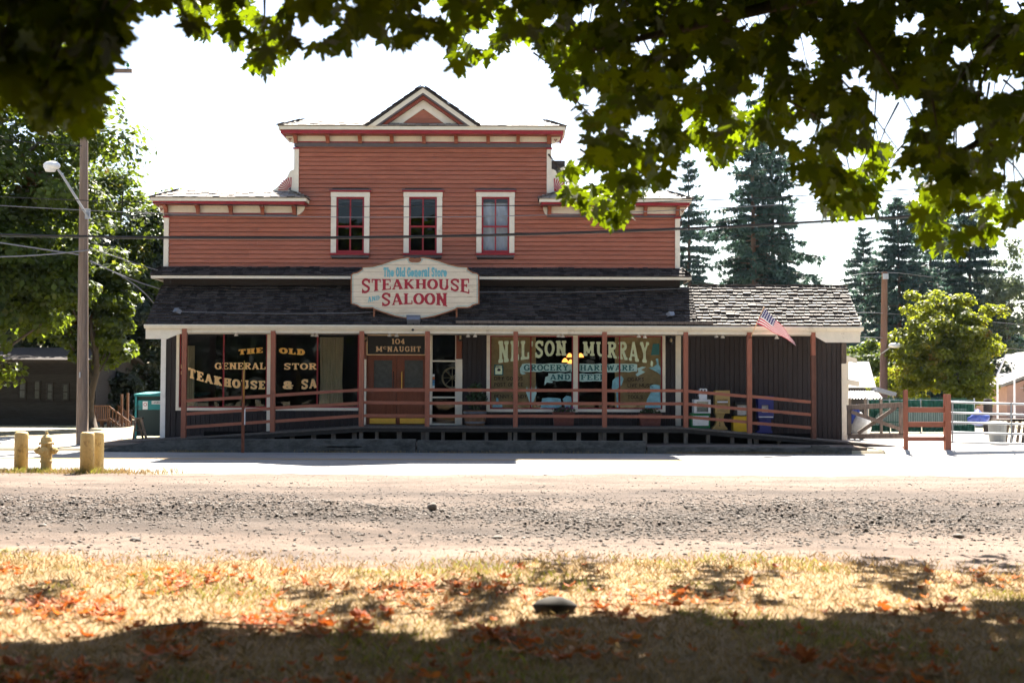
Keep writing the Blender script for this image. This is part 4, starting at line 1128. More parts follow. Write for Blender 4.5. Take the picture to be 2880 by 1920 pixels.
for k in range(8):
    a, b = px_[k] + .068, px_[k+1] - .068
    for q_, hgt in enumerate((1.075, .71, .345)):
        mb = MB(); j0, j1 = random.uniform(-.008, .008), random.uniform(-.008, .008)
        mb.beam((a, YP + .05, deck_z(a) + hgt - .045 + j0), (b, YP + .05, deck_z(b) + hgt - .045 + j1), .045, .085); obj('rail', mb, M['rail'], B)
# ------------------------------------------------------------------ the hanging sign on the porch roof
M['signboard'] = paint('cream_sign_boards', (.72, .62, .47), .65, .07, (.8, 2, 3), (.42, .33, .22), .22, .06)
M['signrim'] = paint('sign_brown_rim', (.25, .10, .05), .6, .12, (1,1,1), None, 0, 0)
YS = 34.62
half = [(0, 98), (20, 99), (38, 93), (46, 80), (36, 66), (60, 63), (110, 71), (180, 89), (250, 114), (320, 132), (398, 137), (402, 156), (424, 170), (438, 180), (470, 185), (485, 200),
        (485, 415), (462, 421), (438, 428), (420, 441), (400, 447), (320, 447), (312, 456), (250, 479), (150, 511), (60, 528), (0, 533)]
outl = [(560 + x, y) for x, y in half] + [(560 - x, y) for x, y in half[-2:0:-1]]
sg = thing('saloon_sign', (P(1167, 890, YS)[0], YS, 3.5), 'big cream plank sign with red steakhouse lettering standing on porch roof', 'sign')
def clip(poly, z, keep_below):
    out = []
    for i, p in enumerate(poly):
        q = poly[(i + 1) % len(poly)]
        ip, iq = (p[1] >= z) == keep_below, (q[1] >= z) == keep_below
        if ip: out.append(p)
        if ip != iq:
            t = (z - p[1]) / (q[1] - p[1]); out.append((p[0] + t * (q[0] - p[0]), z))
    return out
cuts = [60, 122, 176, 230, 276, 326, 366, 408, 446, 484, 540]
for a, b in zip(cuts[:-1], cuts[1:]):
    pl = clip(clip(outl, a + 1.0, True), b - 1.0, False)
    if len(pl) < 3: continue
    mb = MB(); dy = random.uniform(-.003, .003)
    mb.prxz([P(*c4(*p), YS) for p in pl], YS + dy, YS + .035 + dy); obj('plank', mb, M['signboard'], sg)
mb = MB(); mb.prxz([P(*c4(*p), YS) for p in outl], YS + .042, YS + .06); obj('backing', mb, M['signrim'], sg)
def ring(mb, pts, w0, w1, y0, y1):
    """strip inside a closed outline"""
    n = len(pts); c = Vector((sum(p[0] for p in pts) / n, sum(p[1] for p in pts) / n))
    nr = []
    for i in range(n):
        a, b = Vector(pts[i - 1]), Vector(pts[(i + 1) % n]); d = (b - a).normalized(); k = Vector((d.y, -d.x))
        nr.append(k)
    area = sum(pts[i][0] * pts[(i+1) % n][1] - pts[(i+1) % n][0] * pts[i][1] for i in range(n))
    s = -1 if area > 0 else 1
    A = [Vector(p) + nr[i] * (s * w0) for i, p in enumerate(pts)]; Bq = [Vector(p) + nr[i] * (s * w1) for i, p in enumerate(pts)]
    for i in range(n):
        j = (i + 1) % n
        mb.prxz([tuple(A[i]), tuple(A[j]), tuple(Bq[j]), tuple(Bq[i])], y0, y1)
wp = [P(*c4(*p), YS) for p in outl]
mb = MB(); ring(mb, wp, -.015, .02, YS - .012, YS + .04); obj('rim', mb, M['signrim'], sg)
mb = MB(); ring(mb, wp, .042, .054, YS - .0065, YS - .0045); obj('rim_line', mb, M['teal'], sg)
mb = MB(); mb.prxz([P(*c4(*p), YS) for p in [(522, 72), (545, 66), (560, 74), (575, 66), (600, 72), (596, 88), (575, 92), (560, 84), (545, 92), (526, 88)]], YS - .02, YS - .008); obj('crest_scroll', mb, M['signrim'], sg)
YT = YS - .006
letters(sg, 'teal', 'The Old General Store', lbox(c4, 320, 140, 802, 212, YT), (.30, .2, .06, .16), 14, .05)
letters(sg, 'crimson', 'STEAKHOUSE', lcurve(c4, 153, 975, lambda u: 226 + 4*math.sin(math.pi*u), lambda u: 347 - 44*max(0,math.sin(math.pi*u))**.55, YT), ROMAN, 24, .07)
letters(sg, 'crimson', 'SALOON', lcurve(c4, 306, 806, lambda u: 334 + 4*math.sin(math.pi*u), lambda u: 442 - 22*max(0,math.sin(math.pi*u))**.5, YT), ROMAN, 24, .07)
letters(sg, 'teal', 'AND', lcurve(c4, 200, 290, lambda u: 364 - 10*u, lambda u: 408 - 24*u, YT), ROMAN, 14, .05)
for x in (250, 877):
    a = P(*c4(x, 440), YS + .1); b = P(*c4(x, 548), YS + .1)
    mb = MB(); mb.box(a[0] - .025, a[0] + .025, YS + .065, YS + .13, b[1], a[1]); obj('support', mb, M['signrim'], sg)

# ------------------------------------------------------------------ small fittings of the porch
def flood(name, px, py, Y, w, label, face=(0, .6, -.5), col='lampgrey'):
    x, z = P(px, py, Y); t = thing(name, (x, Y, z), label, 'lamp', 'floodlights on the porch roof')
    mb = MB(); d = Vector(face).normalized()
    mb.beam(Vector((x, Y, z)) - d * .06, Vector((x, Y, z)) + d * .06, w, w * .55); mb.beam(Vector((x, Y, z)) + d * .06, Vector((x, Y, z)) + d * .09, w * 1.1, w * .65)
    obj('housing', mb, M[col], t)
    mb = MB(); mb.tube([(x, Y, z - w * .25), (x, Y, z - w * .5), (x - .02, Y + .02, z - w * .75)], .02, 6); mb.sphere((x - .02, Y + .02, z - w * .75), .04, 8)
    obj('bracket', mb, M['black'], t)
flood('floodlight', 1163, 900, 34.36, .36, 'grey floodlight mounted below the tip of the cream sign', (0, .25, .35))
flood('floodlight', 500, 876, 34.8, .2, 'dark floodlight near the left end of the porch roof', (-.6, -.6, .5))
flood('floodlight', 1884, 885, 34.8, .2, 'dark floodlight near the right end of the porch roof', (.6, -.6, .3))
mb = MB(); mb.tube([P3 for P3 in [(P(510, 877, 34.75)[0], 34.75, PZ(510, 877, 34.75)), (P(800, 882, 34.72)[0], 34.72, PZ(800, 882, 34.72)), (P(1000, 880, 34.72)[0], 34.72, PZ(1000, 880, 34.72)), (P(1055, 876, 34.75)[0], 34.75, PZ(1055, 876, 34.75))]], .009, 5)
obj('conduit', mb, M['wiregrey'], label='thin conduit across the porch roof left of the sign', category='conduit')
mb = MB(); mb.tube([(P(a, b, Y_)[0], Y_, PZ(a, b, Y_)) for a, b, Y_ in [(1346, 821, 35.4), (1600, 822, 35.4), (1700, 820, 35.4), (1954, 810, 35.5)]], .008, 5)
obj('conduit', mb, M['wiregrey'], label='thin conduit across the porch roof right of the sign', category='conduit')
def place_name(i): return ['at the left window', 'above the curtain window', 'beside the curtain window', 'above the number board', 'right above the number board', 'over the planted barrel', 'beside the narrow side pane', 'left over the painted windows', 'centre of the painted windows', 'right over the painted windows', 'nearest the wall lantern', 'over the white newspaper box', 'over the tan newspaper box', 'under the flag'][i]
for i, (px, py) in enumerate([(666, 940), (878, 941), (892, 942), (1094, 941), (1117, 942), (1335, 943), (1318, 943), (1570, 943), (1584, 944), (1795, 944), (1815, 946), (2013, 944), (2034, 946), (2183, 948)]):
    Y = 35.0; x, z = P(px, py, Y)
    t = thing('spotlight', (x, Y, z), 'small white bulb spotlight under the porch ceiling ' + place_name(i), 'lamp', 'porch ceiling spotlights')
    mb = MB(); d = 1 if i % 2 else -1
    mb.lathe([(.025, .05), (.03, .02), (.06, -.03), (.062, -.045), (.03, -.05)], (x + d * .015, Y, z), 10); obj('bulb', mb, M['white_metal'], t, smooth=True)
    mb = MB(); mb.tube([(x, Y, z + .05), (x, Y, gb + .03)], .02, 6); obj('socket', mb, M['white_metal'], t)
for px, py, lab in ((1295, 948, 'black wall lantern beside the narrow side pane'), (1887, 956, 'black wall lantern between painted window and cream upright'), (1026, 950, 'black wall lantern beside the number board')):
    x, z = P(px, py, YW - .12)
    t = thing('wall_lantern', (x, YW - .12, z), lab, 'lantern', 'wall lanterns under the porch')
    mb = MB(); mb.lathe([(.02, .17), (.03, .12), (.09, .07), (.10, .05), (.03, .05)], (x, YW - .12, z), 8); mb.lathe([(.03, -.12), (.07, -.09), (.075, -.07), (.02, -.07)], (x, YW - .12, z), 8)
    for k in range(6): a = k * math.pi / 3; mb.tube([(x + .06*math.cos(a), YW - .12 + .06*math.sin(a), z - .08), (x + .085*math.cos(a), YW - .12 + .085*math.sin(a), z + .06)], .006, 4)
    mb.box(x - .015, x + .015, YW - .1, YW - .035, z + .1, z + .13); obj('cage', mb, M['black'], t)
    mb = MB(); mb.lathe([(.03, -.06), (.045, -.02), (.03, .05)], (x, YW - .12, z), 8); obj('globe', mb, flat('lantern_globe', (.5, .38, .2), .3), t, smooth=True)

# planters and tubs on the deck
M['terracotta'] = paint('red_planter_wood', (.17, .055, .04), .75, .2, (3,3,3), (.08,.03,.02), .35, .05)
M['barrel'] = paint('old_barrel_oak', (.24, .13, .07), .75, .25, (6,6,.6), (.1,.05,.03), .3, .1)
M['plantleaf'] = leafmat('porch_plant_leaf', (.03, .06, .02), (.06, .12, .02), .3)
M['petal'] = flat('violet_petal', (.22, .06, .25), .7)
def leaf_blob(mb, c, r, n, size, seed):
    rr = random.Random(seed)
    for i in range(n):
        d = Vector((rr.gauss(0, 1), rr.gauss(0, 1), rr.gauss(0, 1))).normalized() * (rr.random() ** .4)
        p = Vector(c) + Vector((d.x * r[0], d.y * r[1], d.z * r[2]))
        a = Vector((rr.gauss(0,1), rr.gauss(0,1), rr.gauss(0,1))).normalized() * size * rr.uniform(.6, 1.3); b = a.cross(Vector((rr.gauss(0,1), rr.gauss(0,1), rr.gauss(0,1)))).normalized() * size * .45
        mb.add([p - a*.5, p + b*.5, p + a*.5, p - b*.5], [(0,1,2,3)])
for a, b, c, d, lab in ((1555, 1158, 1615, 1202, 'red wooden planter of violet flowers under the painted windows'), (1798, 1162, 1858, 1205, 'red wooden planter of low greenery right under the painted windows')):
    Y = 35.6; x0, x1, z0, z1 = PR(a, b, c, d, Y); z0 = zd
    t = thing('planter', ((x0+x1)/2, Y, zd), lab, 'planter', 'red planters on the porch')
    mb = MB(); mb.prxz([(x0 + .03, z0 + .002), (x1 - .03, z0 + .002), (x1, z1 - .05), (x0, z1 - .05)], Y - .15, Y + .15); mb.box(x0 - .02, x1 + .02, Y - .17, Y + .17, z1 - .048, z1); obj('tub', mb, M['terracotta'], t)
    mb = MB(); leaf_blob(mb, ((x0+x1)/2, Y, z1 + .05), (.34, .16, .1), 240, .09, a); obj('foliage', mb, M['plantleaf'], t)
    if a < 1700: mb = MB(); leaf_blob(mb, ((x0+x1)/2 + .05, Y - .02, z1 + .09), (.34, .18, .1), 70, .055, a + 1); obj('flowers', mb, M['petal'], t)
Y = 35.55; x0, x1, z0, z1 = PR(1304, 1156, 1368, 1199, Y); xm = (x0 + x1) / 2
t = thing('barrel_planter', (xm, Y, zd), 'half barrel planter with a leafy bush beside the narrow side pane', 'planter')
mb = MB(); n = 18
for k in range(n):
    a0_, a1_ = 2*math.pi*k/n + .01, 2*math.pi*(k+1)/n - .01; vs = []
    for r, zz in ((.27, 0.002), (.31, .2), (.335, .44)):
        for a_ in (a0_, a1_): vs.append((xm + r*math.cos(a_), Y + r*math.sin(a_), zd + zz))
    mb.add(vs, [(0,1,3,2),(2,3,5,4)])
obj('staves', mb, M['barrel'], t)
mb = MB()
for zz, r in ((.06, .287), (.34, .33)): mb.lathe([(r, zz), (r + .008, zz + .01), (r + .012, zz + .06), (r, zz + .07)], (xm, Y, zd), 20)
obj('hoops', mb, M['lampgrey'], t)
mb = MB(); mb.lathe([(.28, .40), (.1, .42), (.01, .42)], (xm, Y, zd), 14); obj('soil', mb, M['darktimber'], t)
mb = MB(); leaf_blob(mb, (xm, Y, zd + .85), (.26, .26, .42), 420, .12, 5); leaf_blob(mb, (xm + .26, Y, zd + .75), (.1, .12, .2), 90, .1, 6); obj('foliage', mb, M['plantleaf'], t)
mb = MB(); [mb.tube([(xm + random.uniform(-.08,.08), Y + random.uniform(-.08,.08), zd + .4), (xm + random.uniform(-.2,.2), Y + random.uniform(-.2,.2), zd + 1.0)], .012, 5) for _ in range(5)]; obj('stems', mb, M['timber'], t)

# newspaper boxes
M['npgreen'] = flat('green_box_paint', (.01, .17, .05), .4); M['npyellow'] = flat('yellow_box_paint', (.72, .42, .015), .4)
M['npblue'] = flat('blue_box_paint', (.012, .02, .16), .4); M['nptan'] = flat('tan_box_paint', (.46, .30, .10), .5); M['paperprint'] = paint('newsprint', (.5, .48, .44), .8, .3, (8, 8, 14), (.15, .14, .14), .5, 0)
M['npblack'] = flat('box_black', (.02, .02, .02), .4)
YN = 35.3
def c6(x, y): return 1880 + x / 3.0155, 780 + y / 3.0155
def n6(a, b, c, d, Y=YN):
    p, q = c6(a, b), c6(c, d); return PR(p[0], p[1], q[0], q[1], Y)
def npbox(label):
    return thing('newspaper_box', (0, YN, 0), label, 'newspaper box', 'newspaper boxes on the porch')
def sbox(mb, r, y0, y1, m=0, bev=.015):
    x0, x1, z0, z1 = r
    mb.prxz([(x0 + bev, z0), (x1 - bev, z0), (x1, z0 + bev), (x1, z1 - bev), (x1 - bev, z1), (x0 + bev, z1), (x0, z1 - bev), (x0, z0 + bev)], y0, y1, m)
t = npbox('white and green newspaper box with a coin head, first in the row'); t.location.x = n6(200, 0, 350, 9)[0]
def footz(r): return deck_z((r[0] + r[1]) / 2) + .003
r = n6(196, 1152, 352, 1300); r = (r[0], r[1], footz(r), r[3])
mb = MB(); sbox(mb, r, YN, YN + .42); obj('base', mb, M['npgreen'], t)
mb = MB(); sbox(mb, n6(206, 1172, 340, 1256), YN - .02, YN - .002, bev=.004); obj('front_panel', mb, M['white'], t)
rr = n6(217, 1035, 358, 1150); mb = MB(); wall_cells(mb, *rr, [n6(240, 1052, 338, 1140)], YN - .01, YN + .40); obj('hood', mb, M['white'], t)
mb = MB(); q = n6(240, 1052, 338, 1140); mb.box(q[0], q[1], YN + .05, YN + .06, q[2], q[3]); obj('newspaper', mb, M['paperprint'], t)
mb = MB(); mb.box(q[0], q[1], YN + .02, YN + .024, q[2], q[3]); obj('pane', mb, M['glass'], t)
mb = MB(); sbox(mb, n6(262, 990, 330, 1034), YN + .06, YN + .28); sbox(mb, n6(268, 942, 332, 988), YN + .08, YN + .26); obj('coin_head', mb, M['white_metal'], t)
mb = MB()
for x in (285, 312): q = n6(x - 7, 950, x + 7, 966); mb.box(q[0], q[1], YN + .07, YN + .078, q[2], q[3])
q = n6(250, 1008, 262, 1030); mb.box(q[0], q[1], YN + .1, YN + .2, q[2], q[3]); q = n6(330, 1012, 350, 1030); mb.box(q[0], q[1], YN + .1, YN + .2, q[2], q[3]); obj('coin_slots', mb, M['npblack'], t)
t = npbox('tan pedestal newspaper box with a tall head, second in the row'); t.location.x = n6(395, 0, 520, 9)[0]
mb = MB(); rr = n6(397, 958, 521, 1152); wall_cells(mb, *rr, [n6(412, 1032, 505, 1140)], YN, YN + .34); obj('head', mb, M['nptan'], t)
mb = MB(); q = n6(412, 1032, 505, 1140); mb.box(q[0], q[1], YN + .06, YN + .07, q[2], q[3]); obj('recess', mb, M['panel'], t)
mb = MB(); q = n6(414, 1048, 503, 1062); mb.box(q[0], q[1], YN - .02, YN + .05, q[2], q[3]); obj('pull_bar', mb, M['white'], t)
mb = MB()
for x in (432, 485): q = n6(x - 14, 965, x + 14, 992); mb.prxz([(q[0], q[2]), (q[1], q[2]), ((q[0]+q[1])/2, q[3])], YN - .03, YN - .002)
obj('coin_studs', mb, M['nptan'], t)
q = n6(410, 1152, 470, 1270); bz = footz(q); a = n6(370, 0, 498, 10)
mb = MB(); mb.prxz([(a[0], bz), (a[1], bz), (a[1], bz + .05), (q[1] + .04, bz + .12), (q[1], bz + .22), (q[1], q[3] - .1), (q[1] + .05, q[3]), (q[0] - .04, q[3]), (q[0], q[3] - .1), (q[0], bz + .22), (q[0] - .04, bz + .12), (a[0], bz + .05)], YN + .04, YN + .3); obj('pedestal', mb, M['nptan'], t)
mb = MB()
for k, y in enumerate((1186, 1206, 1226, 1246)):
    text(mb, 'FREE'[k], boxfn(*c6(430, y), *c6(450, y + 16), YN + .036), SANS, 8)
obj('lettering', mb, M['npblack'], t)
t = npbox('yellow newspaper box with a black head behind the flag post'); t.location.x = n6(550, 0, 700, 9)[0]
r = n6(552, 1176, 705, 1312); r = (r[0], r[1], footz(r) , r[3]); mb = MB(); sbox(mb, r, YN, YN + .4); obj('base', mb, M['npyellow'], t)
mb = MB(); q = n6(566, 1200, 690, 1216); mb.box(q[0], q[1], YN - .015, YN - .002, q[2], q[3]); q = n6(566, 1252, 690, 1262); mb.box(q[0], q[1], YN - .015, YN - .002, q[2], q[3]); obj('ledge', mb, M['npyellow'], t)
rr = n6(566, 1062, 690, 1174); mb = MB(); wall_cells(mb, *rr, [n6(586, 1080, 668, 1168)], YN + .02, YN + .36); obj('head', mb, M['npblack'], t)
mb = MB(); q = n6(586, 1080, 668, 1168); mb.box(q[0], q[1], YN + .06, YN + .07, q[2], q[3]); obj('newspaper', mb, M['paperprint'], t)
t = npbox('dark blue newspaper box, last in the row'); t.location.x = n6(750, 0, 880, 9)[0]
rr = n6(762, 1006, 892, 1200); mb = MB(); wall_cells(mb, *rr, [n6(792, 1082, 850, 1145)], YN, YN + .36); obj('head', mb, M['npblue'], t)
mb = MB(); q = n6(792, 1082, 850, 1145); mb.box(q[0], q[1], YN + .05, YN + .06, q[2], q[3]); obj('newspaper', mb, M['paperprint'], t)
mb = MB(); q = n6(765, 1178, 888, 1186); mb.box(q[0], q[1], YN - .012, YN - .002, q[2], q[3]); obj('trim_line', mb, M['white'], t)
r = n6(775, 1202, 872, 1340); bz = footz(r); q = n6(752, 1330, 884, 1360)
mb = MB(); mb.prxz([(q[0], bz), (q[1], bz), (q[1], bz + .07), (r[1], bz + .1), (r[1], r[3]), (r[0], r[3]), (r[0], bz + .1), (q[0], bz + .07)], YN + .03, YN + .33); obj('pedestal', mb, M['npblue'], t)

# flag on its staff, held by a porch post
YF = 34.3
def f6(x, y, Y=YF): p = P(*c6(x, y), Y); return Vector((p[0], Y, p[1]))
hz = f6(815, 262, 33.9); hb = f6(745, 392, 34.05)
fl = thing('flag', f6(697, 512), 'small american flag drooping from a wooden staff on a porch post', 'flag')
mb = MB(); mb.tube([f6(695, 520, 34.4), f6(700, 500, 34.38), f6(808, 258, 33.88)], .014, 6); mb.sphere(f6(808, 256, 33.87), .028, 8); obj('staff', mb, M['tan'], fl)
mb = MB(); mb.tube([f6(693, 515, 34.41), f6(700, 500, 34.36)], .03, 6); obj('holder', mb, M['bracket'], fl)
m_, nt, b = new_mat('flag_cloth')
uvn = nt.nodes.new('ShaderNodeUVMap'); sep = nt.nodes.new('ShaderNodeSeparateXYZ'); nt.links.new(uvn.outputs[0], sep.inputs[0])
def mth(op, a, b_=None):
    n = nt.nodes.new('ShaderNodeMath'); n.operation = op
    for s, v in zip(n.inputs, (a, b_)):
        if v is None: continue
        if hasattr(v, 'is_output'): nt.links.new(v, s)
        else: s.default_value = v
    return n.outputs[0]
u_, v_ = sep.outputs[0], sep.outputs[1]
stripe = mth('LESS_THAN', mth('FRACT', mth('MULTIPLY', mth('SUBTRACT', 1.0, v_), 6.5)), .5)
cant = mth('MULTIPLY', mth('LESS_THAN', u_, .4), mth('GREATER_THAN', v_, 6/13))
su = mth('SUBTRACT', mth('FRACT', mth('MULTIPLY', u_, 6 / .4)), .5)
vv_ = mth('MULTIPLY', mth('SUBTRACT', v_, 6/13), 5 / (7/13)); sv_ = mth('SUBTRACT', mth('FRACT', vv_), .5)
star = mth('LESS_THAN', mth('ADD', mth('MULTIPLY', su, su), mth('MULTIPLY', sv_, sv_)), .07)
col = mixc(nt, stripe, (.56, .54, .53), (.38, .008, .035)); cc = mixc(nt, star, (.018, .015, .085), (.6, .6, .6)); col = mixc(nt, cant, col, cc)
nt.links.new(col, b.inputs['Base Color']); b.inputs['Roughness'].default_value = .8
tr = nt.nodes.new('ShaderNodeBsdfTranslucent'); nt.links.new(col, tr.inputs['Color']); mx = nt.nodes.new('ShaderNodeMixShader'); mx.inputs[0].default_value = .14
nt.links.new(b.outputs[0], mx.inputs[1]); nt.links.new(tr.outputs[0], mx.inputs[2]); nt.links.new(mx.outputs[0], nt.nodes['Material Output'].inputs['Surface'])
nu, nv = 36, 14
vs, fs, uvs = [], [], []
ft, fb_ = f6(1075, 545, 33.95), f6(1082, 578, 34.0)
m1 = f6(930, 370, 33.88); m2 = f6(900, 458, 34.02)
for i in range(nu + 1):
    u = i / nu
    tp = hz * (1-u)**2 + m1 * 2*u*(1-u) * 1.0 + ft * u*u; bt = hb * (1-u)**2 + m2 * 2*u*(1-u) + fb_ * u*u
    for j in range(nv + 1):
        w = j / nv; p = bt.lerp(tp, w)
        p = p + Vector((0, -.05 * math.sin(u * 9 + w * 2.5) * min(1, u * 3), .012 * math.sin(u * 11 + w)))
        vs.append(p); uvs.append((u, w))
for i in range(nu):
    for j in range(nv): fs.append((i*(nv+1)+j, (i+1)*(nv+1)+j, (i+1)*(nv+1)+j+1, i*(nv+1)+j+1))
me = mesh_from('cloth', vs, fs, m_, smooth=True); ul = me.uv_layers.new(name='UVMap')
for lp in me.loops: ul.data[lp.index].uv = uvs[lp.vertex_index]
o = bpy.data.objects.new('cloth', me); link(o, fl)

# yellow road sign seen edge-on, on a rusty post at the kerb
YR = 32.2
x, z0 = P(682, 1272, YR); t = thing('road_sign', (x, YR, -.1), 'yellow diamond road sign seen almost edge-on, on a rusty post', 'road sign')
M['rustpost'] = paint('rusty_sign_post', (.19, .06, .03), .8, .3, (4,4,1), (.08,.025,.015), .4, 0); M['signyellow'] = flat('faded_sign_yellow', (.55, .30, .03), .5, var=.2)
mb = MB(); mb.box(x - .035, x + .035, YR, YR + .06, -.14, PZ(682, 1040, YR)); obj('post', mb, M['rustpost'], t)
ztp, zbt = PZ(688, 1014, YR), PZ(688, 1133, YR); zc = (ztp + zbt) / 2; xl, xr = P(677.5, 1070, YR)[0] , P(698.5, 1070, YR)[0]; xm = (xl + xr) / 2; hh = (ztp - zbt) / 2
dyy = math.sqrt(max(.01, hh**2 - ((xr-xl)/2)**2))
cn = [Vector((xm, YR - .03, ztp)), Vector((xr, YR - .03 - dyy, zc)), Vector((xm, YR - .03, zbt)), Vector((xl, YR - .03 + dyy, zc))]
nrm = (cn[1] - cn[0]).cross(cn[2] - cn[0]).normalized()
if nrm.y > 0: nrm = -nrm
mb = MB(); mb.prism(cn, nrm * .012); obj('plate', mb, M['signyellow'], t)
mb = MB(); uu = (cn[1] - cn[3]).normalized(); ww = Vector((0,0,1)); cc_ = Vector((xm, YR-.03, zc)) + nrm * .014
for a, b_, c_, d_ in ((-.28, -.04, .28, .02), (-.28, -.16, .28, -.10), (-.04, -.1, .04, .3)): mb.add([cc_ + uu*a + ww*b_, cc_ + uu*c_ + ww*b_, cc_ + uu*c_ + ww*d_, cc_ + uu*a + ww*d_], [(0,1,2,3)]); cc_ = cc_ + nrm*.001
obj('symbol', mb, M['npblack'], t)
a, b_, c_, d_ = PR(685, 1150, 690, 1194, YR); mb = MB(); mb.box(x + .036, x + .055, YR, YR + .05, c_, d_); obj('marker_strip', mb, M['white'], t)

# ------------------------------------------------------------------ bollards and hydrant
M['oldyellow'] = paint('chipped_cream_yellow', (.60, .43, .17), .65, .12, (5,5,3), (.16, .08, .035), .5, .05, bmp=.5)
def bollard(px0, px1, pyt, pyb, label):
    Y = 1.72 * FPX / (pyb - 1080); 
    x0, x1, z0, z1 = PR(px0, pyt, px1, pyb, Y); r = (x1 - x0) / 2; xm = (x0 + x1) / 2; hgt = z1
    mb = MB(); mb.lathe([(r, -.05), (r, hgt - .07), (r * .97, hgt - .035), (r * .86, hgt - .012), (r * .6, hgt)], (xm, Y, 0), 24)
    obj('bollard', mb, M['oldyellow'], smooth=True, label=label, category='bollard', group='yellow bollards around the hydrant')
bollard(41, 78.5, 1213.6, 1329, 'chipped yellow concrete bollard left of the fire hydrant')
bollard(226, 264, 1214, 1335, 'chipped yellow concrete bollard right of the fire hydrant, in front')
bollard(262, 292, 1213.6, 1322, 'chipped yellow concrete bollard half hidden behind another bollard')
Yh = 1.72 * FPX / (1331 - 1080); xh, _ = P(130, 1300, Yh); hz_ = PZ(130, 1214, Yh)
t = thing('fire_hydrant', (xh, Yh, 0), 'cream yellow fire hydrant with domed bonnet between bollards', 'fire hydrant'); k = hz_ / .80
mb = MB(); mb.lathe([(.165*k, 0), (.165*k, .035*k), (.105*k, .04*k), (.105*k, .2*k), (.125*k, .2*k), (.125*k, .235*k), (.108*k, .24*k), (.106*k, .56*k)], (xh, Yh, 0), 24); obj('barrel', mb, M['oldyellow'], t, smooth=False)
mb = MB(); mb.lathe([(.15*k, .56*k), (.152*k, .59*k), (.118*k, .60*k), (.115*k, .64*k), (.098*k, .695*k), (.06*k, .735*k), (.03*k, .75*k), (.026*k, .80*k), (.01*k, .80*k)], (xh, Yh, 0), 24); obj('bonnet', mb, M['oldyellow'], t)
def xlathe(mb, prof, c, n=12, ax=(1,0,0)):
    ax = Vector(ax); u = ax.cross(Vector((0,0,1))).normalized(); w = ax.cross(u); vs, fs = [], []
    for r, d in prof:
        for q in range(n): a = 2*math.pi*q/n; vs.append(Vector(c) + ax*d + (u*math.cos(a) + w*math.sin(a))*r)
    for i in range(len(prof)-1):
        for q in range(n): fs.append((i*n+q, i*n+(q+1)%n, (i+1)*n+(q+1)%n, (i+1)*n+q))
    fs.append(tuple(range((len(prof)-1)*n, len(prof)*n))); mb.add(vs, fs)
for s in (-1, 1):
    mb = MB(); xlathe(mb, [(.055*k, .08*k), (.055*k, .13*k), (.08*k, .135*k), (.08*k, .155*k), (.065*k, .16*k), (.065*k, .20*k), (.03*k, .21*k), (.028*k, .235*k)], (xh, Yh, .43*k), 12, (s, 0, 0)); obj('side_outlet', mb, M['oldyellow'], t)
mb = MB(); xlathe(mb, [(.075*k, .08*k), (.075*k, .14*k), (.095*k, .145*k), (.095*k, .18*k), (.03*k, .2*k), (.03*k, .23*k)], (xh, Yh, .42*k), 14, (0, -1, 0)); obj('front_outlet', mb, M['oldyellow'], t)
mb = MB()
for q in range(8): a = math.pi*q/4; mb.box(xh + .14*k*math.cos(a) - .012, xh + .14*k*math.cos(a) + .012, Yh + .14*k*math.sin(a) - .012, Yh + .14*k*math.sin(a) + .012, .545*k, .56*k)
for q in range(8): a = math.pi*q/4; mb.box(xh + .145*k*math.cos(a) - .012, xh + .145*k*math.cos(a) + .012, Yh + .145*k*math.sin(a) - .012, Yh + .145*k*math.sin(a) + .012, .035*k, .055*k)
obj('flange_bolts', mb, M['oldyellow'], t)

# ------------------------------------------------------------------ utility pole with street lamp, wires
M['poleshaft'] = paint('weathered_pole', (.22, .16, .122), .85, .25, (9, 9, .35), (.10, .075, .06), .45, 0, spec=.2, bmp=.9)
YU = 34.0
xb, _ = P(232, 1200, YU); xt, ztp = P(238, 127, YU)
t = thing('utility_pole', (xb, YU, 0), 'weathered wooden utility pole with crossarm in front of big tree', 'utility pole')
mb = MB(); n = 12; mb.tube([(xb + (xt - xb) * i / n, YU, -.1 + (ztp + .1) * i / n) for i in range(n + 1)], [.165 - .075 * i / n for i in range(n + 1)], 16); obj('shaft', mb, M['poleshaft'], t, smooth=True)
a = P(110, 199, YU - .14); b = P(371, 199, YU - .14); zc = a[1]
mb = MB(); mb.box(a[0], b[0], YU - .2, YU - .1, zc - .05, zc + .05); co = obj('crossarm', mb, M['poleshaft'], t)
mb = MB(); xp = P(237, 230, YU)[0]; mb.beam((xp - .02, YU - .16, zc - .42), (xp + .38, YU - .16, zc - .06), .02, .03); mb.beam((xp + .02, YU - .165, zc - .42), (xp - .38, YU - .165, zc - .06), .02, .03); obj('crossarm_brace', mb, M['galv'], t)
for px in (180, 360):
    x = P(px, 190, YU - .14)[0]; mb = MB(); mb.lathe([(.012, .05), (.012, .12), (.045, .12), (.05, .15), (.03, .165), (.045, .18), (.045, .2), (.02, .23)], (x, YU - .15, zc), 10); obj('insulator', mb, M['npgreen'], co)
xk, zk = P(246, 608, YU - .22); xl_, zl_ = P(164, 478, YU - 1.0)
mb = MB(); mb.box(xk - .08, xk + .06, YU - .2, YU - .165, PZ(240, 618, YU), PZ(240, 590, YU)); obj('lamp_plate', mb, M['galv'], t)
mb = MB(); mb.tube([(xk, YU - .2, zk), (xk - .06, YU - .28, zk + .12), (xl_ + .08, YU - .95, zl_ - .12), (xl_, YU - 1.02, zl_)], .035, 8); ao = obj('lamp_arm', mb, M['galv'], t)
mb = MB(); hx, hzz = P(146, 466, YU - 1.1)
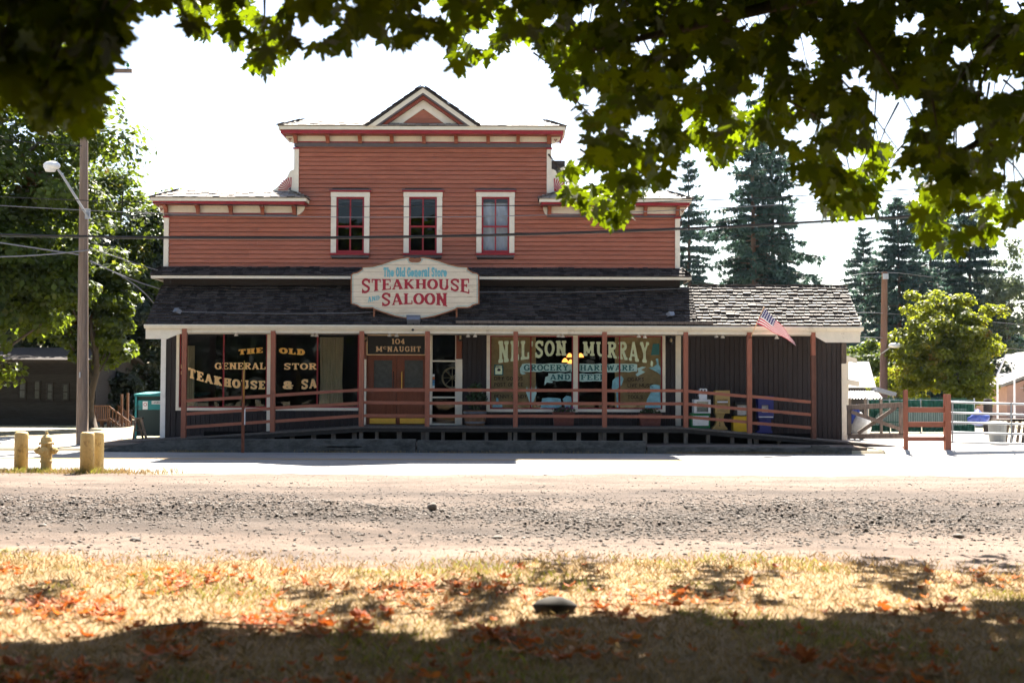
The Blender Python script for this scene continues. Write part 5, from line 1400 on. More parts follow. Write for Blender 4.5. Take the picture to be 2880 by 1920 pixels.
mb.sphere((hx, YU - 1.1, hzz), .22, 16, (1.05, .8, .55)); mb.lathe([(.13, -.16), (.15, -.11), (.2, -.03)], (hx - .04, YU - 1.1, hzz), 14, sy=.75); obj('lamp_head', mb, M['white_metal'], t, smooth=True)
mb = MB(); mb.box(P(229, 1050, YU)[0], P(233, 1050, YU)[0], YU - .19, YU - .17, PZ(230, 1062, YU), PZ(230, 1046, YU)); obj('number_tag', mb, M['galv'], t)
def wire(name, pts, r, mat, label, n=40, ext=1.0):
    """a hanging line through three measured points (pixel, pixel, depth), carried on past the frame"""
    p = [Vector((P(a, b, Y)[0], Y, PZ(a, b, Y))) for a, b, Y in pts]
    t1 = (p[1] - p[0]).length / ((p[1] - p[0]).length + (p[2] - p[1]).length)
    out = []
    for i in range(n + 1):
        s = -ext * .0 + (1) * i / n
        l0 = (s - t1) * (s - 1) / ((0 - t1) * (0 - 1)); l1 = s * (s - 1) / (t1 * (t1 - 1)); l2 = s * (s - t1) / (1 - t1)
        out.append(p[0] * l0 + p[1] * l1 + p[2] * l2)
    mb = MB(); mb.tube(out, r, 6); obj(name, mb, M[mat], label=label, category='cable', group='overhead cables')
wire('power_cable', [(-150, 655, 30), (1224, 664, 30), (3030, 572, 30)], .030, 'wire', 'thick black cable crossing below the upper windows')
wire('power_cable', [(-150, 661, 30.02), (1224, 668, 30.02), (3030, 578, 30.02)], .006, 'wiregrey', 'thin pale lashing wire under the thick black cable')
wire('power_cable', [(-150, 545, 29), (1100, 581, 29), (3030, 496, 29)], .011, 'wire', 'thin dark cable crossing the tops of the upper window panes')
wire('power_cable', [(-150, 568, 30), (1000, 611, 30), (3030, 500, 30)], .010, 'wiregrey', 'thin pale cable crossing the middle of the upper windows')
wire('power_cable', [(-150, 375, 32), (60, 398, 33), (230, 411, 33.9)], .012, 'wire', 'short cable meeting the utility pole above the street lamp')
wire('power_cable', [(-150, 660, 34), (110, 699, 33.9), (222, 716, 33.85)], .022, 'wiregrey', 'pale twisted cable sagging into the utility pole')
wire('power_cable', [(-100, 722, 33.9), (60, 720, 33.9), (252, 703, 33.8)], .020, 'wiregrey', 'pale service drop looping low to the utility pole')
wire('power_cable', [(254, 697, 33.9), (340, 727, 34.6), (444, 760, 35.4)], .014, 'wiregrey', 'upper service wire running from the pole to the skirt roof corner')
wire('power_cable', [(254, 733, 33.9), (345, 775, 34.6), (452, 812, 35.9)], .017, 'wiregrey', 'twisted service wire running from the pole to the porch roof top')
wire('power_cable', [(254, 736, 33.9), (378, 800, 34.3), (432, 852, 35.0)], .015, 'wiregrey', 'slack service wire running from the pole to the porch roof edge')
wire('power_cable', [(254, 680, 33.95), (350, 730, 35), (420, 783, 35.4)], .008, 'wire', 'thin dark service wire meeting the skirt roof corner')
# ------------------------------------------------------------------ left: dumpster, step ladder, dark house, steps
M['dumpteal'] = paint('dumpster_teal', (.01, .20, .20), .5, .15, (1,1,1), (.03,.06,.05), .25, 0); M['dumpdark'] = flat('dumpster_dark_green', (.012, .03, .026), .6)
YD = 38.0
x0, x1, z0, z1 = PR(383, 1102, 470, 1236, YD); z0 = 0
t = thing('dumpster', (x0 + .8, YD, 0), 'teal metal dumpster beside the building corner', 'dumpster')
x1 = x0 + 1.9; zmid = PZ(410, 1152, YD)
mb = MB(); mb.box(x0, x1, YD, YD + 1.3, .08, zmid); obj('lower_body', mb, M['dumpdark'], t)
mb = MB(); mb.box(x0 - .01, x1 + .01, YD - .01, YD + 1.31, zmid + .002, PZ(410, 1125, YD)); obj('upper_body', mb, M['dumpteal'], t)
mb = MB(); mb.prism([(x0, YD + .05, PZ(410, 1125, YD) + .003), (x0, YD + 1.3, PZ(410, 1125, YD) + .003), (x0, YD + 1.3, z1 - .1), (x0, YD + .05, z1 - .13)], (x1 - x0, 0, 0)); obj('opening', mb, M['dumpdark'], t)
mb = MB(); mb.prism([(x0 - .06, YD - .06, z1 - .13), (x0 - .06, YD + 1.35, z1 - .08), (x0 - .06, YD + 1.35, z1), (x0 - .06, YD - .06, z1 - .06)], (x1 - x0 + .12, 0, 0)); obj('lid', mb, M['dumpteal'], t)
mb = MB(); mb.box(x0 - .03, x0 + .03, YD - .05, YD - .012, .0, z1 - .15); obj('corner_post', mb, M['dumpteal'], t)
a = PR(402, 1128, 416, 1151, YD); mb = MB(); mb.box(a[0], a[1], YD - .02, YD - .012, a[2], a[3]); obj('notice', mb, M['white'], t)
mb = MB(); c = ((a[0]+a[1])/2, (a[2]+a[3])/2 + .03); mb.prxz([(c[0] + .055*math.cos(k), c[1] + .055*math.sin(k)) for k in np.linspace(0, 6.283, 15)[:-1]], YD - .024, YD - .021); obj('notice_ring', mb, M['crimson'], t)
mb = MB(); mb.prxz([(c[0] + .038*math.cos(k), c[1] + .038*math.sin(k)) for k in np.linspace(0, 6.283, 15)[:-1]], YD - .027, YD - .0245); obj('notice_centre', mb, M['white'], t)
a = PR(427, 1127, 462, 1136, YD); mb = MB(); mb.box(a[0], a[1], YD - .02, YD - .012, a[2], a[3]); so = obj('plate', mb, M['white'], t)
mb = MB(); text(mb, 'CARDBOARD', lambda u, v: (a[0] + .02 + (a[1] - a[0] - .04) * u, YD - .024, a[2] + .02 + (a[3] - a[2] - .04) * v), SANS, 8); obj('lettering', mb, M['npblack'], so)
YL_ = 36.4
t = thing('step_ladder', (P(392, 1240, YL_)[0], YL_, 0), 'small old wooden step ladder standing in front of the dumpster', 'step ladder')
lp = lambda px, py, Y=YL_: Vector((P(px, py, Y)[0], Y, max(.03, PZ(px, py, Y))))
for a, b_ in (((383, 1178), (374, 1247)), ((398, 1176), (413, 1243)), ((386, 1176), (390, 1245)), ((394, 1176), (399, 1243))):
    k2 = 0 if a[0] in (383, 398) else .45
    p = lp(*a); q = lp(*b_); q.y += k2; q.z = .02; mb = MB(); mb.beam(p, q, .05, .035, (0, 1, 0)); obj('leg', mb, M['timber'], t)
mb = MB(); p, q = lp(381, 1177), lp(401, 1177); mb.box(p.x, q.x, YL_ - .1, YL_ + .15, p.z, p.z + .035); obj('top', mb, M['timber'], t)
mb = MB(); p, q = lp(378, 1211), lp(405, 1211); mb.box(p.x, q.x, YL_ - .06, YL_ + .14, p.z, p.z + .03); obj('step', mb, M['timber'], t)
M['oldsiding'] = paint('shaded_grey_clapboard', (.045, .04, .039), .85, .25, (.6, 3, 5), (.022, .02, .019), .4, .3, spec=.2)  # weathered grey boards, colour darkened to carry the shade of the trees
YH = 50.0
hx0, hx1 = -34.0, P(268, 1150, YH)[0]; hzt = PZ(150, 1010, YH)
t = thing('weathered_house', ((hx0 + hx1) / 2, YH + 4, 0), 'weathered grey clapboard house in deep shade under the left trees', 'house')
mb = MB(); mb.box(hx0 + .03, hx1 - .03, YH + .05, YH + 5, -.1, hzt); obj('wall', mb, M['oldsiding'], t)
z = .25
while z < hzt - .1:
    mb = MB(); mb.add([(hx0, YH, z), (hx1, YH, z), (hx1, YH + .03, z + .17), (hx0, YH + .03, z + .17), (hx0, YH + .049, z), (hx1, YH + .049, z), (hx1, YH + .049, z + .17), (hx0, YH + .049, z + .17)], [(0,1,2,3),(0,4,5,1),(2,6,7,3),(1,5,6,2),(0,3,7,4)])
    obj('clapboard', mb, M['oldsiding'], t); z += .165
mb = MB(); mb.prism([(hx0 - .4, YH - .4, hzt - .02), (hx0 - .4, YH + 2.5, hzt + .55), (hx0 - .4, YH + 5.4, hzt - .02), (hx0 - .4, YH + 5.4, hzt - .15), (hx0 - .4, YH + 2.5, hzt + .4), (hx0 - .4, YH - .4, hzt - .15)], (hx1 - hx0 + .8, 0, 0)); obj('roof', mb, M['shingle_dark'], t)
for a, b_, c_, d_ in ((56, 1076, 70, 1118), (98, 1074, 110, 1120), (134, 1080, 146, 1122), (178, 1082, 190, 1122)):
    x0, x1, z0, z1 = PR(a, b_, c_, d_, YH); mb = MB(); f = .07
    mb.box(x0 - f, x0, YH - .03, YH + .02, z0 - f, z1 + f); mb.box(x1, x1 + f, YH - .03, YH + .02, z0 - f, z1 + f); mb.box(x0, x1, YH - .03, YH + .02, z1, z1 + f); mb.box(x0, x1, YH - .03, YH + .02, z0 - f, z0)
    mb.box(x0, x1, YH - .02, YH + .01, (z0+z1)/2 - .02, (z0+z1)/2 + .02)
    wo = obj('window', mb, M['oldsiding'], t); mb = MB(); mb.box(x0, x1, YH - .012, YH - .004, z0, z1); obj('pane', mb, M['etched'], wo)
M['redtimber'] = paint('brown_stair_timber', (.17, .085, .05), .8, .2, (2,2,2), None, 0, .2)
YT_ = 48.0
t = thing('wooden_steps', (P(330, 1210, YT_)[0], YT_, 0), 'brown wooden landing with steps and balustrade beside the dark house', 'steps')
pt = lambda px, py, Y=YT_: Vector((P(px, py, Y)[0], Y, PZ(px, py, Y)))
a, b_ = pt(262, 1180), pt(306, 1180)
mb = MB(); mb.box(a.x, b_.x, YT_, YT_ + 1.2, a.z - .08, a.z); obj('landing', mb, M['redtimber'], t)
for px in range(266, 308, 6):
    p, q = pt(px, 1180), pt(px, 1143); mb = MB(); mb.box(p.x - .018, p.x + .018, YT_, YT_ + .04, p.z, q.z); obj('baluster', mb, M['redtimber'], t)
p, q = pt(262, 1143), pt(308, 1143); mb = MB(); mb.box(p.x, q.x, YT_ - .02, YT_ + .06, p.z, p.z + .05); obj('handrail', mb, M['redtimber'], t)
for yy in (YT_, YT_ + 1.1):
    for dz in (0, -.45):
        p, q = pt(306, 1142), pt(366, 1188); mb = MB(); mb.beam((p.x, yy, p.z + dz), (q.x, yy, q.z + dz), .05, .06); obj('handrail', mb, M['redtimber'], t)
    for i in range(7):
        f_ = i / 6; p, q = pt(308, 1146), pt(364, 1190); zz_ = p.z + (q.z - p.z) * f_; xx = p.x + (q.x - p.x) * f_
        mb = MB(); mb.box(xx - .02, xx + .02, yy - .02, yy + .02, max(.0, zz_ - .85), zz_); obj('baluster', mb, M['redtimber'], t)
for px, py in ((333, 1108), (350, 1105)):
    p = pt(px, py); mb = MB(); mb.box(p.x - .04, p.x + .04, YT_ + .4, YT_ + .48, 0, p.z); obj('post', mb, M['redtimber'], t)
for i in range(5):
    p = pt(312 + i * 11, 1186 + i * 7); mb = MB(); mb.box(p.x - .12, p.x + .14, YT_ + .03, YT_ + 1.08, p.z - .05, p.z); obj('tread', mb, M['timber'], t)
for px in (264, 284, 304):
    p = pt(px, 1180); mb = MB(); mb.box(p.x - .06, p.x + .06, YT_ + .05, YT_ + .17, -.02, p.z - .081); obj('support', mb, M['redtimber'], t)

# ------------------------------------------------------------------ right: gates, fences, sheds, tent frame
def c7(x, y): return 2340 + x / 2.45, 700 + y / 2.45
def p7(x, y, Y): p = P(*c7(x, y), Y); return Vector((p[0], Y, p[1]))
YQ = 34.6
t = thing('farm_gate', (p7(300, 1300, YQ).x, YQ, 0), 'weathered grey timber gate with crossed braces beside the building', 'gate')
for a, b_, w in (((102, 1092), (490, 1072), .14), ((110, 1290), (495, 1288), .14), ((118, 1108), (118, 1280), .11), ((475, 1092), (475, 1276), .11)):
    p, q = p7(*a, YQ), p7(*b_, YQ); mb = MB(); mb.beam(p, q, .06, w, (0, 0, 1) if abs(p.x - q.x) > .5 else (1, 0, 0)); obj('gate_rail', mb, M['timber'], t)
for a, b_, dy in (((130, 1120), (468, 1240), -.062), ((180, 1268), (440, 1092), -.004)):
    p, q = p7(*a, YQ + dy), p7(*b_, YQ + dy); mb = MB(); mb.beam(p, q, .05, .1); obj('brace', mb, M['timber'], t)
YV = 32.9
t = thing('rail_fence', (p7(650, 1390, YV).x, YV, 0), 'short reddish-brown timber fence of two posts and three rails', 'fence')
for x, y0, y1, w in ((509, 970, 1392, .10), (796, 1000, 1408, .155)):
    p, q = p7(x, y1, YV), p7(x, y0, YV); mb = MB(); mb.box(p.x - w/2, p.x + w/2, YV - w/2, YV + w/2, -.05, q.z); obj('post', mb, M['post'], t)
for y0, y1 in ((1090, 1125), (1190, 1225), (1293, 1322)):
    p, q = p7(524, y1, YV), p7(778, y0, YV); mb = MB(); mb.box(p.x, q.x, YV - .025, YV + .025, p.z, q.z); obj('rail', mb, M['rail'], t)
t = thing('tube_gate', (p7(1050, 1340, YV).x, YV, 0), 'galvanised five-bar tube gate right of the brown fence', 'gate')
for y in (1055, 1128, 1194, 1262, 1330):
    p = p7(818, y, YV); q = p7(1600, y + 22, YV); mb = MB(); mb.tube([p, q], .028, 8); obj('bar', mb, M['galv'], t)
for x in (830, 1235, 1580):
    p, q = p7(x, 1335, YV - .04), p7(x, 1058, YV - .04); mb = MB(); mb.tube([p, q], .022, 8); obj('upright', mb, M['galv'], t)
# green screened fence
YX = 44.0
M['greenmesh'] = paint('green_privacy_mesh', (.012, .075, .05), .8, .3, (1, 1, 1), (.05, .12, .10), .35, .1)
t = thing('screen_fence', (p7(600, 1300, YX).x, YX, 0), 'dark green mesh-screened fence behind the gates', 'fence')
xs = [p7(x, 1200, YX).x for x in (250, 400, 615, 780, 985)]; ztp = p7(600, 1042, YX).z
for a, b_ in zip(xs[:-1], xs[1:]):
    mb = MB(); n = 12
    for i in range(n + 1):
        for j in range(4): mb.v.append((a + .03 + (b_ - a - .06) * i / n, YX + .04 * math.sin(i * 1.9 + j), .06 + (ztp - .06) * j / 3))
    for i in range(n):
        for j in range(3): mb.f.append((i*4+j, (i+1)*4+j, (i+1)*4+j+1, i*4+j+1)); mb.m.append(0)
    obj('mesh_panel', mb, M['greenmesh'], t)
for x in xs: mb = MB(); mb.tube([(x, YX + .06, -.05), (x, YX + .06, ztp + .08)], .03, 8); obj('post', mb, M['galv'], t)
mb = MB(); mb.tube([(xs[0], YX + .06, ztp), (xs[-1], YX + .06, ztp)], .02, 6); obj('top_rail', mb, M['galv'], t)
# made-up pale slats standing in for a sunlit patch at the screen fence
p, q = p7(285, 1215, YX - .3), p7(930, 1100, YX - .3); M['slatpale'] = paint('pale_slats', (.20, .27, .245), .7, .15, (2,2,2), None, 0, .4)
t = thing('light_patch_slats', ((p.x + q.x) / 2, YX - .3, 0), 'made-up pale slats standing in for a sunlit patch at the green fence', 'panel')
nsl = 84
for i in range(nsl):
    x = p.x + (q.x - p.x) * i / nsl; arch = 1 - max(0, (.16 - i / nsl) / .16) ** 2
    mb = MB(); mb.box(x, x + (q.x - p.x) / nsl * .62, YX - .3 + .02 * (i % 2), YX - .28 + .02 * (i % 2), .3, p.z + (q.z - p.z) * (.35 + .65 * arch)); obj('slat', mb, M['slatpale'], t)
mb = MB()
for k in range(3): z = .4 + k * .42; mb.box(p.x, q.x, YX - .335, YX - .315, z, z + .03)
obj('battens', mb, M['greenmesh'], t)
# shed with lean-to behind the gate
YSd = 42.0
M['greyshingle'] = paint('grey_asphalt_shingle', (.30, .285, .27), .9, .12, (1, 1, 6), (.2, .19, .18), .3, .1, spec=.2)
M['metalroof'] = flat('white_corrugated_metal', (.78, .78, .76), .4, .3)
a, b_ = p7(-60, 955, YSd), p7(305, 955, YSd); rt = p7(100, 775, YSd + 1.9)
t = thing('grey_shed', ((a.x + b_.x) / 2, YSd + 2, 0), 'shed with grey shingle roof and pale corrugated lean-to behind the gate', 'shed')
rr_ = p7(255, 775, YSd + 1.9)
mb = MB(); mb.add([(a.x, YSd, a.z), (b_.x, YSd, b_.z), (rr_.x, YSd + 1.9, rr_.z), (a.x, YSd + 1.9, rt.z), (a.x, YSd + 4, a.z), (b_.x, YSd + 4, a.z)], [(0,1,2,3), (1,5,2), (3,2,5,4)]); obj('roof', mb, M['greyshingle'], t)
mb = MB(); mb.box(a.x + .2, b_.x - .25, YSd + .3, YSd + 3.8, -.02, a.z - .01); obj('wall', mb, M['oldsiding'], t)
p, q = p7(60, 1028, 40.4), p7(348, 1022, 40.4); r1, r2 = p7(60, 975, YSd), p7(300, 975, YSd); n = 28; mb = MB()
for i in range(n + 1):
    f_ = i / n; dz = .025 * math.cos(i * math.pi)
    mb.v += [(p.x + (q.x - p.x) * f_, 40.4, p.z + dz), (r1.x + (r2.x - r1.x) * f_, YSd, r1.z + dz)]
for i in range(n): mb.f.append((2*i, 2*i+2, 2*i+3, 2*i+1)); mb.m.append(0)
obj('lean_to_roof', mb, M['metalroof'], t)
mb = MB(); mb.beam(p7(290, 962, YSd - .1), p7(425, 1000, YSd - .1), .6, .12); obj('eave_board', mb, M['lampgrey'], t)
for x in (125, 232, 340): p = p7(x, 1030, 40.5); mb = MB(); mb.box(p.x - .04, p.x + .04, 40.5, 40.58, -.02, p.z + .05); obj('lean_to_post', mb, M['timber'], t)
# rear lean-to eaves of the building seen past its corner
for (x0, y0, x1, y1, Yq, lab) in ((95, 712, 170, 765, 39.5, 'upper cream eave end of a rear extension behind the annex'), (95, 880, 185, 925, 38.5, 'lower cream eave end of a rear extension behind the annex')):
    p, q = p7(x0 - 80, y0, Yq), p7(x1, y1 - 12, Yq)
    t = thing('rear_extension', ((p.x + q.x)/2, Yq, 0), lab, 'extension', 'rear extensions')
    mb = MB(); mb.prism([(p.x, Yq, p.z), (q.x, Yq, q.z), (q.x, Yq, q.z - .09), (p.x, Yq, p.z - .09)], (0, 1.2, 0)); obj('eave_roof', mb, M['roofdeck'], t)
    mb = MB(); mb.prism([(p.x, Yq - .03, p.z - .01), (q.x, Yq - .03, q.z - .01), (q.x, Yq - .03, q.z - .16), (p.x, Yq - .03, p.z - .16)], (0, .025, 0)); obj('fascia', mb, M['cream'], t)
    w = p7(120, 1000, Yq).x; mb = MB(); mb.box(w - .8, w, Yq + .1, Yq + 1.1, -.02, q.z + .1); obj('wall', mb, M['cream'], t)
# tent frame, sacks and bins
YF2 = 40.0
t = thing('tent_frame', (p7(1230, 1170, YF2).x, YF2, 0), 'bare white tube frame of a peaked canopy tent', 'tent frame')
A_, Bp, Cp = p7(1140, 1165, YF2), p7(1140, 865, YF2), p7(1198, 732, YF2); D_ = p7(1256, 855, YF2); E_ = p7(1256, 1180, YF2)
for yo in (0,):
    for pts in ([(A_.x, -.02), (Bp.x, Bp.z)], [(Bp.x, Bp.z), (Cp.x, Cp.z)], [(Cp.x, Cp.z), (D_.x, D_.z)], [(D_.x, D_.z), (E_.x, -.02)]):
        mb = MB(); mb.tube([(x, YF2 + yo, z) for x, z in pts], .035, 8); obj('tube', mb, M['white_metal'], t)
for x, z in ((Bp.x, Bp.z), (Cp.x, Cp.z), (D_.x, D_.z)):
    mb = MB(); mb.tube([(x, YF2, z), (x + 2.2, YF2 + .1, z)], .03, 8); obj('tube', mb, M['white_metal'], t)
mb = MB(); mb.tube([(Bp.x + 3, YF2 + .1, -.02), (Bp.x + 3, YF2 + .1, Bp.z)], .03, 8); obj('tube', mb, M['white_metal'], t)
M['bluetarp'] = flat('blue_tarp', (.04, .07, .30), .5, var=.3); M['sack'] = flat('white_sack', (.62, .60, .56), .8, var=.2); M['bin'] = flat('grey_bin', (.19, .2, .2), .6)
def lump(name, c, s, mat, label, cat, seed, pinch=.25):
    rr = random.Random(seed); mb = MB(); mb.sphere((0,0,0), 1, 14)
    ph = [rr.uniform(0, 6.28) for _ in range(6)]
    mb.v = [(c[0] + s[0]*x*(1 + pinch*math.sin(3*y + ph[0] + 2*z)), c[1] + s[1]*y*(1 + pinch*math.sin(4*x + ph[1])), max(0.005, c[2] + s[2]*(z + 1)*(1 + pinch*math.sin(5*x + ph[2])*.5))) for x, y, z in mb.v]
    return obj(name, mb, M[mat], smooth=True, label=label, category=cat)
p = p7(1010, 1200, 42); lump('tarp_bundle', (p.x, 42, .35), (.3, .3, .25), 'bluetarp', 'crumpled blue tarp bundle behind the tube gate', 'tarp', 3, .35)
p = p7(200, 1250, 38.6); lump('feed_sack', (p.x, 38.6, 0), (.3, .28, .42), 'sack', 'bulging white sack on the ground behind the timber gate', 'sack', 4, .15)
p = p7(155, 1230, 38.8); lump('tarp_bundle', (p.x, 38.8, 0), (.2, .3, .55), 'bluetarp', 'blue bundle beside the white sack behind the timber gate', 'tarp', 5, .2)
p = p7(1140, 1325, 36); mb = MB(); zt_ = p7(1140, 1190, 36).z; mb.lathe([(.22, .0), (.26, zt_ - .08), (.285, zt_ - .08), (.285, zt_), (.2, zt_ + .01)], (p.x, 36, 0), 16); obj('grey_bin', mb, M['bin'], label='round pale grey bin behind the tube gate', category='bin')
p = p7(1075, 1180, 43); mb = MB(); mb.lathe([(.16, -.05), (.15, p7(1075, 1040, 43).z), (.1, p7(1075, 1030, 43).z)], (p.x, 43, 0), 12); obj('stump_post', mb, M['darktimber'], label='short dark wooden post behind the tube gate', category='post')
for k, (x, y0, y1) in enumerate(((1235, 1170, 1320), (1310, 1170, 1320))):
    p = p7(x, y1, 37); q = p7(x, y0, 37)
    t = thing('work_bench', (p.x, 37, 0), ['rough timber bench behind the tube gate, nearer the bin', 'rough timber bench behind the tube gate, at the frame edge'][k], 'bench', 'benches behind the gate')
    mb = MB(); mb.box(p.x - .45, p.x + .42, 36.8, 37.4, q.z - .06, q.z); obj('top', mb, M['timber'], t)
    for sx in (-.38, .3):
        mb = MB(); mb.beam((p.x + sx, 36.9, 0), (p.x + sx + .1, 36.9, q.z - .061), .07, .07, (0, 1, 0)); obj('leg', mb, M['timber'], t)
        mb = MB(); mb.beam((p.x + sx, 37.3, 0), (p.x + sx + .1, 37.3, q.z - .061), .07, .07, (0, 1, 0)); obj('leg', mb, M['timber'], t)
# pink house far right
YK = 62.0
M['pink'] = paint('pink_stucco', (.55, .34, .28), .8, .06, (1,1,1), None, 0, 0)
a = p7(1205, 1060, YK); b_ = p7(1330, 915, YK); t = thing('pink_house', (a.x + 4, YK, 0), 'pale pink house with sunlit light roof at the far right', 'house')
pk = p7(1400, 830, YK + 2)
mb = MB(); mb.prxz([(a.x, -.02), (a.x + 9, -.02), (a.x + 9, b_.z - .2), (a.x + 4.5, b_.z + 1.3), (a.x, p7(1205, 945, YK).z)], YK, YK + 9); obj('wall', mb, M['pink'], t)
e = p7(1195, 945, YK); rdg = (a.x + 4.5, b_.z + 1.6)
for s, ex_ in ((-1, a.x - .4), (1, a.x + 9.4)):
    mb = MB(); mb.prism([(ex_, YK - .4, e.z - .05), (rdg[0], YK - .4, rdg[1]), (rdg[0], YK - .4, rdg[1] + .15), (ex_, YK - .4, e.z + .1)], (0, 10, 0)); obj('roof_slope', mb, M['greyshingle'], t)
p, q = p7(1298, 1060, YK), p7(1345, 955, YK); mb = MB(); mb.box(p.x, q.x, YK - .05, YK - .005, 1.6, q.z); wo = obj('window', mb, M['white'], t)
mb = MB(); mb.box(p.x + .2, q.x - .2, YK - .07, YK - .052, 1.8, q.z - .2); obj('pane', mb, M['etched'], wo)
# far utility pole
Yz = 56.0; p, q = p7(352, 1020, Yz), p7(362, 158, Yz)
t = thing('utility_pole', (p.x, Yz, 0), 'thin brown utility pole standing beyond the shed', 'utility pole')
mb = MB(); mb.tube([(p.x, Yz, -.1), (q.x, Yz, q.z)], [.2, .13], 12); obj('shaft', mb, paint('brown_pole', (.17, .10, .08), .85, .25, (8,8,.4), None, 0, 0), t, smooth=True)
mb = MB(); mb.box(q.x - .12, q.x + .12, Yz - .2, Yz - .12, q.z - .35, q.z - .1); obj('bracket', mb, M['galv'], t)
p = p7(385, 665, Yz - .5); mb = MB(); mb.sphere((p.x + .3, Yz - .6, p.z), .25, 10, (1.3, .7, .5)); obj('lamp_head', mb, M['white_metal'], t, smooth=True)
mb = MB(); mb.tube([(p.x - .2, Yz, p.z - .4), (p.x + .2, Yz - .6, p.z)], .03, 6); obj('lamp_arm', mb, M['galv'], t)
wire('power_cable', [(2350, 795, 52), (2487, 766, 56), (2620, 780, 58)], .014, 'wiregrey', 'thin wire at the top of the far utility pole')
wire('power_cable', [(2410, 886, 50), (2487, 881, 56), (2900, 915, 58)], .018, 'wiregrey', 'thin wire crossing the middle of the far utility pole')
wire('power_cable', [(2410, 954, 50), (2487, 950, 56), (2900, 985, 58)], .018, 'wiregrey', 'low thin wire crossing the far utility pole')
# ------------------------------------------------------------------ trees
M['bark'] = paint('grey_brown_bark', (.10, .08, .065), .9, .3, (3, 3, .6), None, 0, 0, spec=.15, bmp=1)
M['firbark'] = paint('fir_bark', (.13, .085, .065), .9, .3, (3, 3, .6), None, 0, 0, spec=.15, bmp=1)
M['leaf_far'] = leafmat('maple_leaf_far', (.042, .070, .012), (.17, .225, .014), .45, (.12, .05, .015), .06, .5, spec=.25)
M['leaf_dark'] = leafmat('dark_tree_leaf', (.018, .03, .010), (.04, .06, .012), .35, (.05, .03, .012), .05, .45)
M['leaf_round'] = leafmat('round_maple_leaf', (.08, .10, .014), (.36, .40, .02), .5, (.2, .08, .02), .08, .5, spec=.2)
M['leaf_pale'] = leafmat('pale_alder_leaf', (.09, .12, .06), (.16, .20, .08), .4)
M['needle'] = leafmat('hazy_fir_needle', (.034, .068, .058), (.065, .12, .085), .36, None, 0, .6, spec=.2)  # fir green with the bluish distance haze mixed into the colour
def leaf_quads(pos, nrm, size, r):
    """one bent diamond leaf per position -> verts, tris"""
    n = len(pos)
    a = r.normal(size=(n, 3)); a -= nrm * (a * nrm).sum(1, keepdims=True); a /= np.linalg.norm(a, axis=1, keepdims=True)
    b = np.cross(nrm, a); s = (size * r.uniform(.6, 1.35, n))[:, None]
    v = np.empty((n, 4, 3)); v[:, 0] = pos - a * s * .55; v[:, 1] = pos + b * s * .42 - nrm * s * .1; v[:, 2] = pos + a * s * .6 - nrm * s * .12; v[:, 3] = pos - b * s * .42 - nrm * s * .1
    i = np.arange(n)[:, None] * 4
    f = np.concatenate([i + [0, 1, 2], i + [0, 2, 3]], 0)
    # keep the two triangles of a leaf joined (one island)
    return v.reshape(-1, 3), f
def broadleaf(name, base, height, centre, rad, nclump, nleaf, size, mat, label, seed, clump=.24, trunk_r=.3, group='broadleaf trees', fill=.35, low=-1.0):
    r = np.random.default_rng(seed); base = Vector(base); c = np.array(centre); rad = np.array(rad)
    t = thing(name, base, label, 'tree', group)
    # clump centres: mostly near the surface of the crown, some inside
    d = r.normal(size=(nclump * 3, 3)); d /= np.linalg.norm(d, axis=1, keepdims=True); d = d[d[:, 2] > low][:nclump]
    rr = np.where(r.random(len(d)) < fill, r.random(len(d)) ** .5 * .75, r.uniform(.74, 1.0, len(d)))
    bump_ = 1 + .16 * np.sin(d[:, 0] * 5 + seed) * np.sin(d[:, 2] * 4 + seed * 2) + .12 * np.sin(d[:, 1] * 7 + d[:, 2] * 9)
    cc = c + d * rad * (rr * bump_)[:, None]
    k = r.integers(0, len(cc), nleaf)
    cr = np.mean(rad) * clump * r.uniform(.6, 1.3, len(cc))
    off = r.normal(size=(nleaf, 3)); off /= np.linalg.norm(off, axis=1, keepdims=True)
    off *= (r.random(nleaf) ** .45)[:, None]
    pos = cc[k] + off * (cr[k])[:, None] * np.array([1.15, 1.15, .72])
    nr = off * .7 + (d[k]) * .3 + r.normal(size=(nleaf, 3)) * .45 + np.array([0, 0, .55]); nr /= np.linalg.norm(nr, axis=1, keepdims=True)
    v, f = leaf_quads(pos, nr, size, r)
    v[:, 2] = np.maximum(v[:, 2], .05)
    np_mesh('crown', v, f, mat, t)
    mb = MB(); top = Vector((c[0], c[1], c[2] + rad[2] * .4)); n = 8
    mb.tube([base.lerp(top, i / n) + Vector((.12*math.sin(i*1.3+seed), .1*math.cos(i*1.7), 0)) * (i > 0) for i in range(n + 1)], [trunk_r * (1.25 if i == 0 else 1) * (1 - .82 * i / n) for i in range(n + 1)], 10)
    for i in r.choice(len(cc), min(14, len(cc)), replace=False):
        f_ = r.uniform(.3, .8); s = base.lerp(top, f_); e = Vector(cc[i]); m = s.lerp(e, .5) + Vector((0, 0, -.1 * (e - s).length))
        mb.tube([s, m, e], [trunk_r * .4 * (1 - f_ * .6), trunk_r * .25 * (1 - f_ * .5), .02], 6)
    obj('trunk', mb, M['bark'], t, smooth=True)
    return t
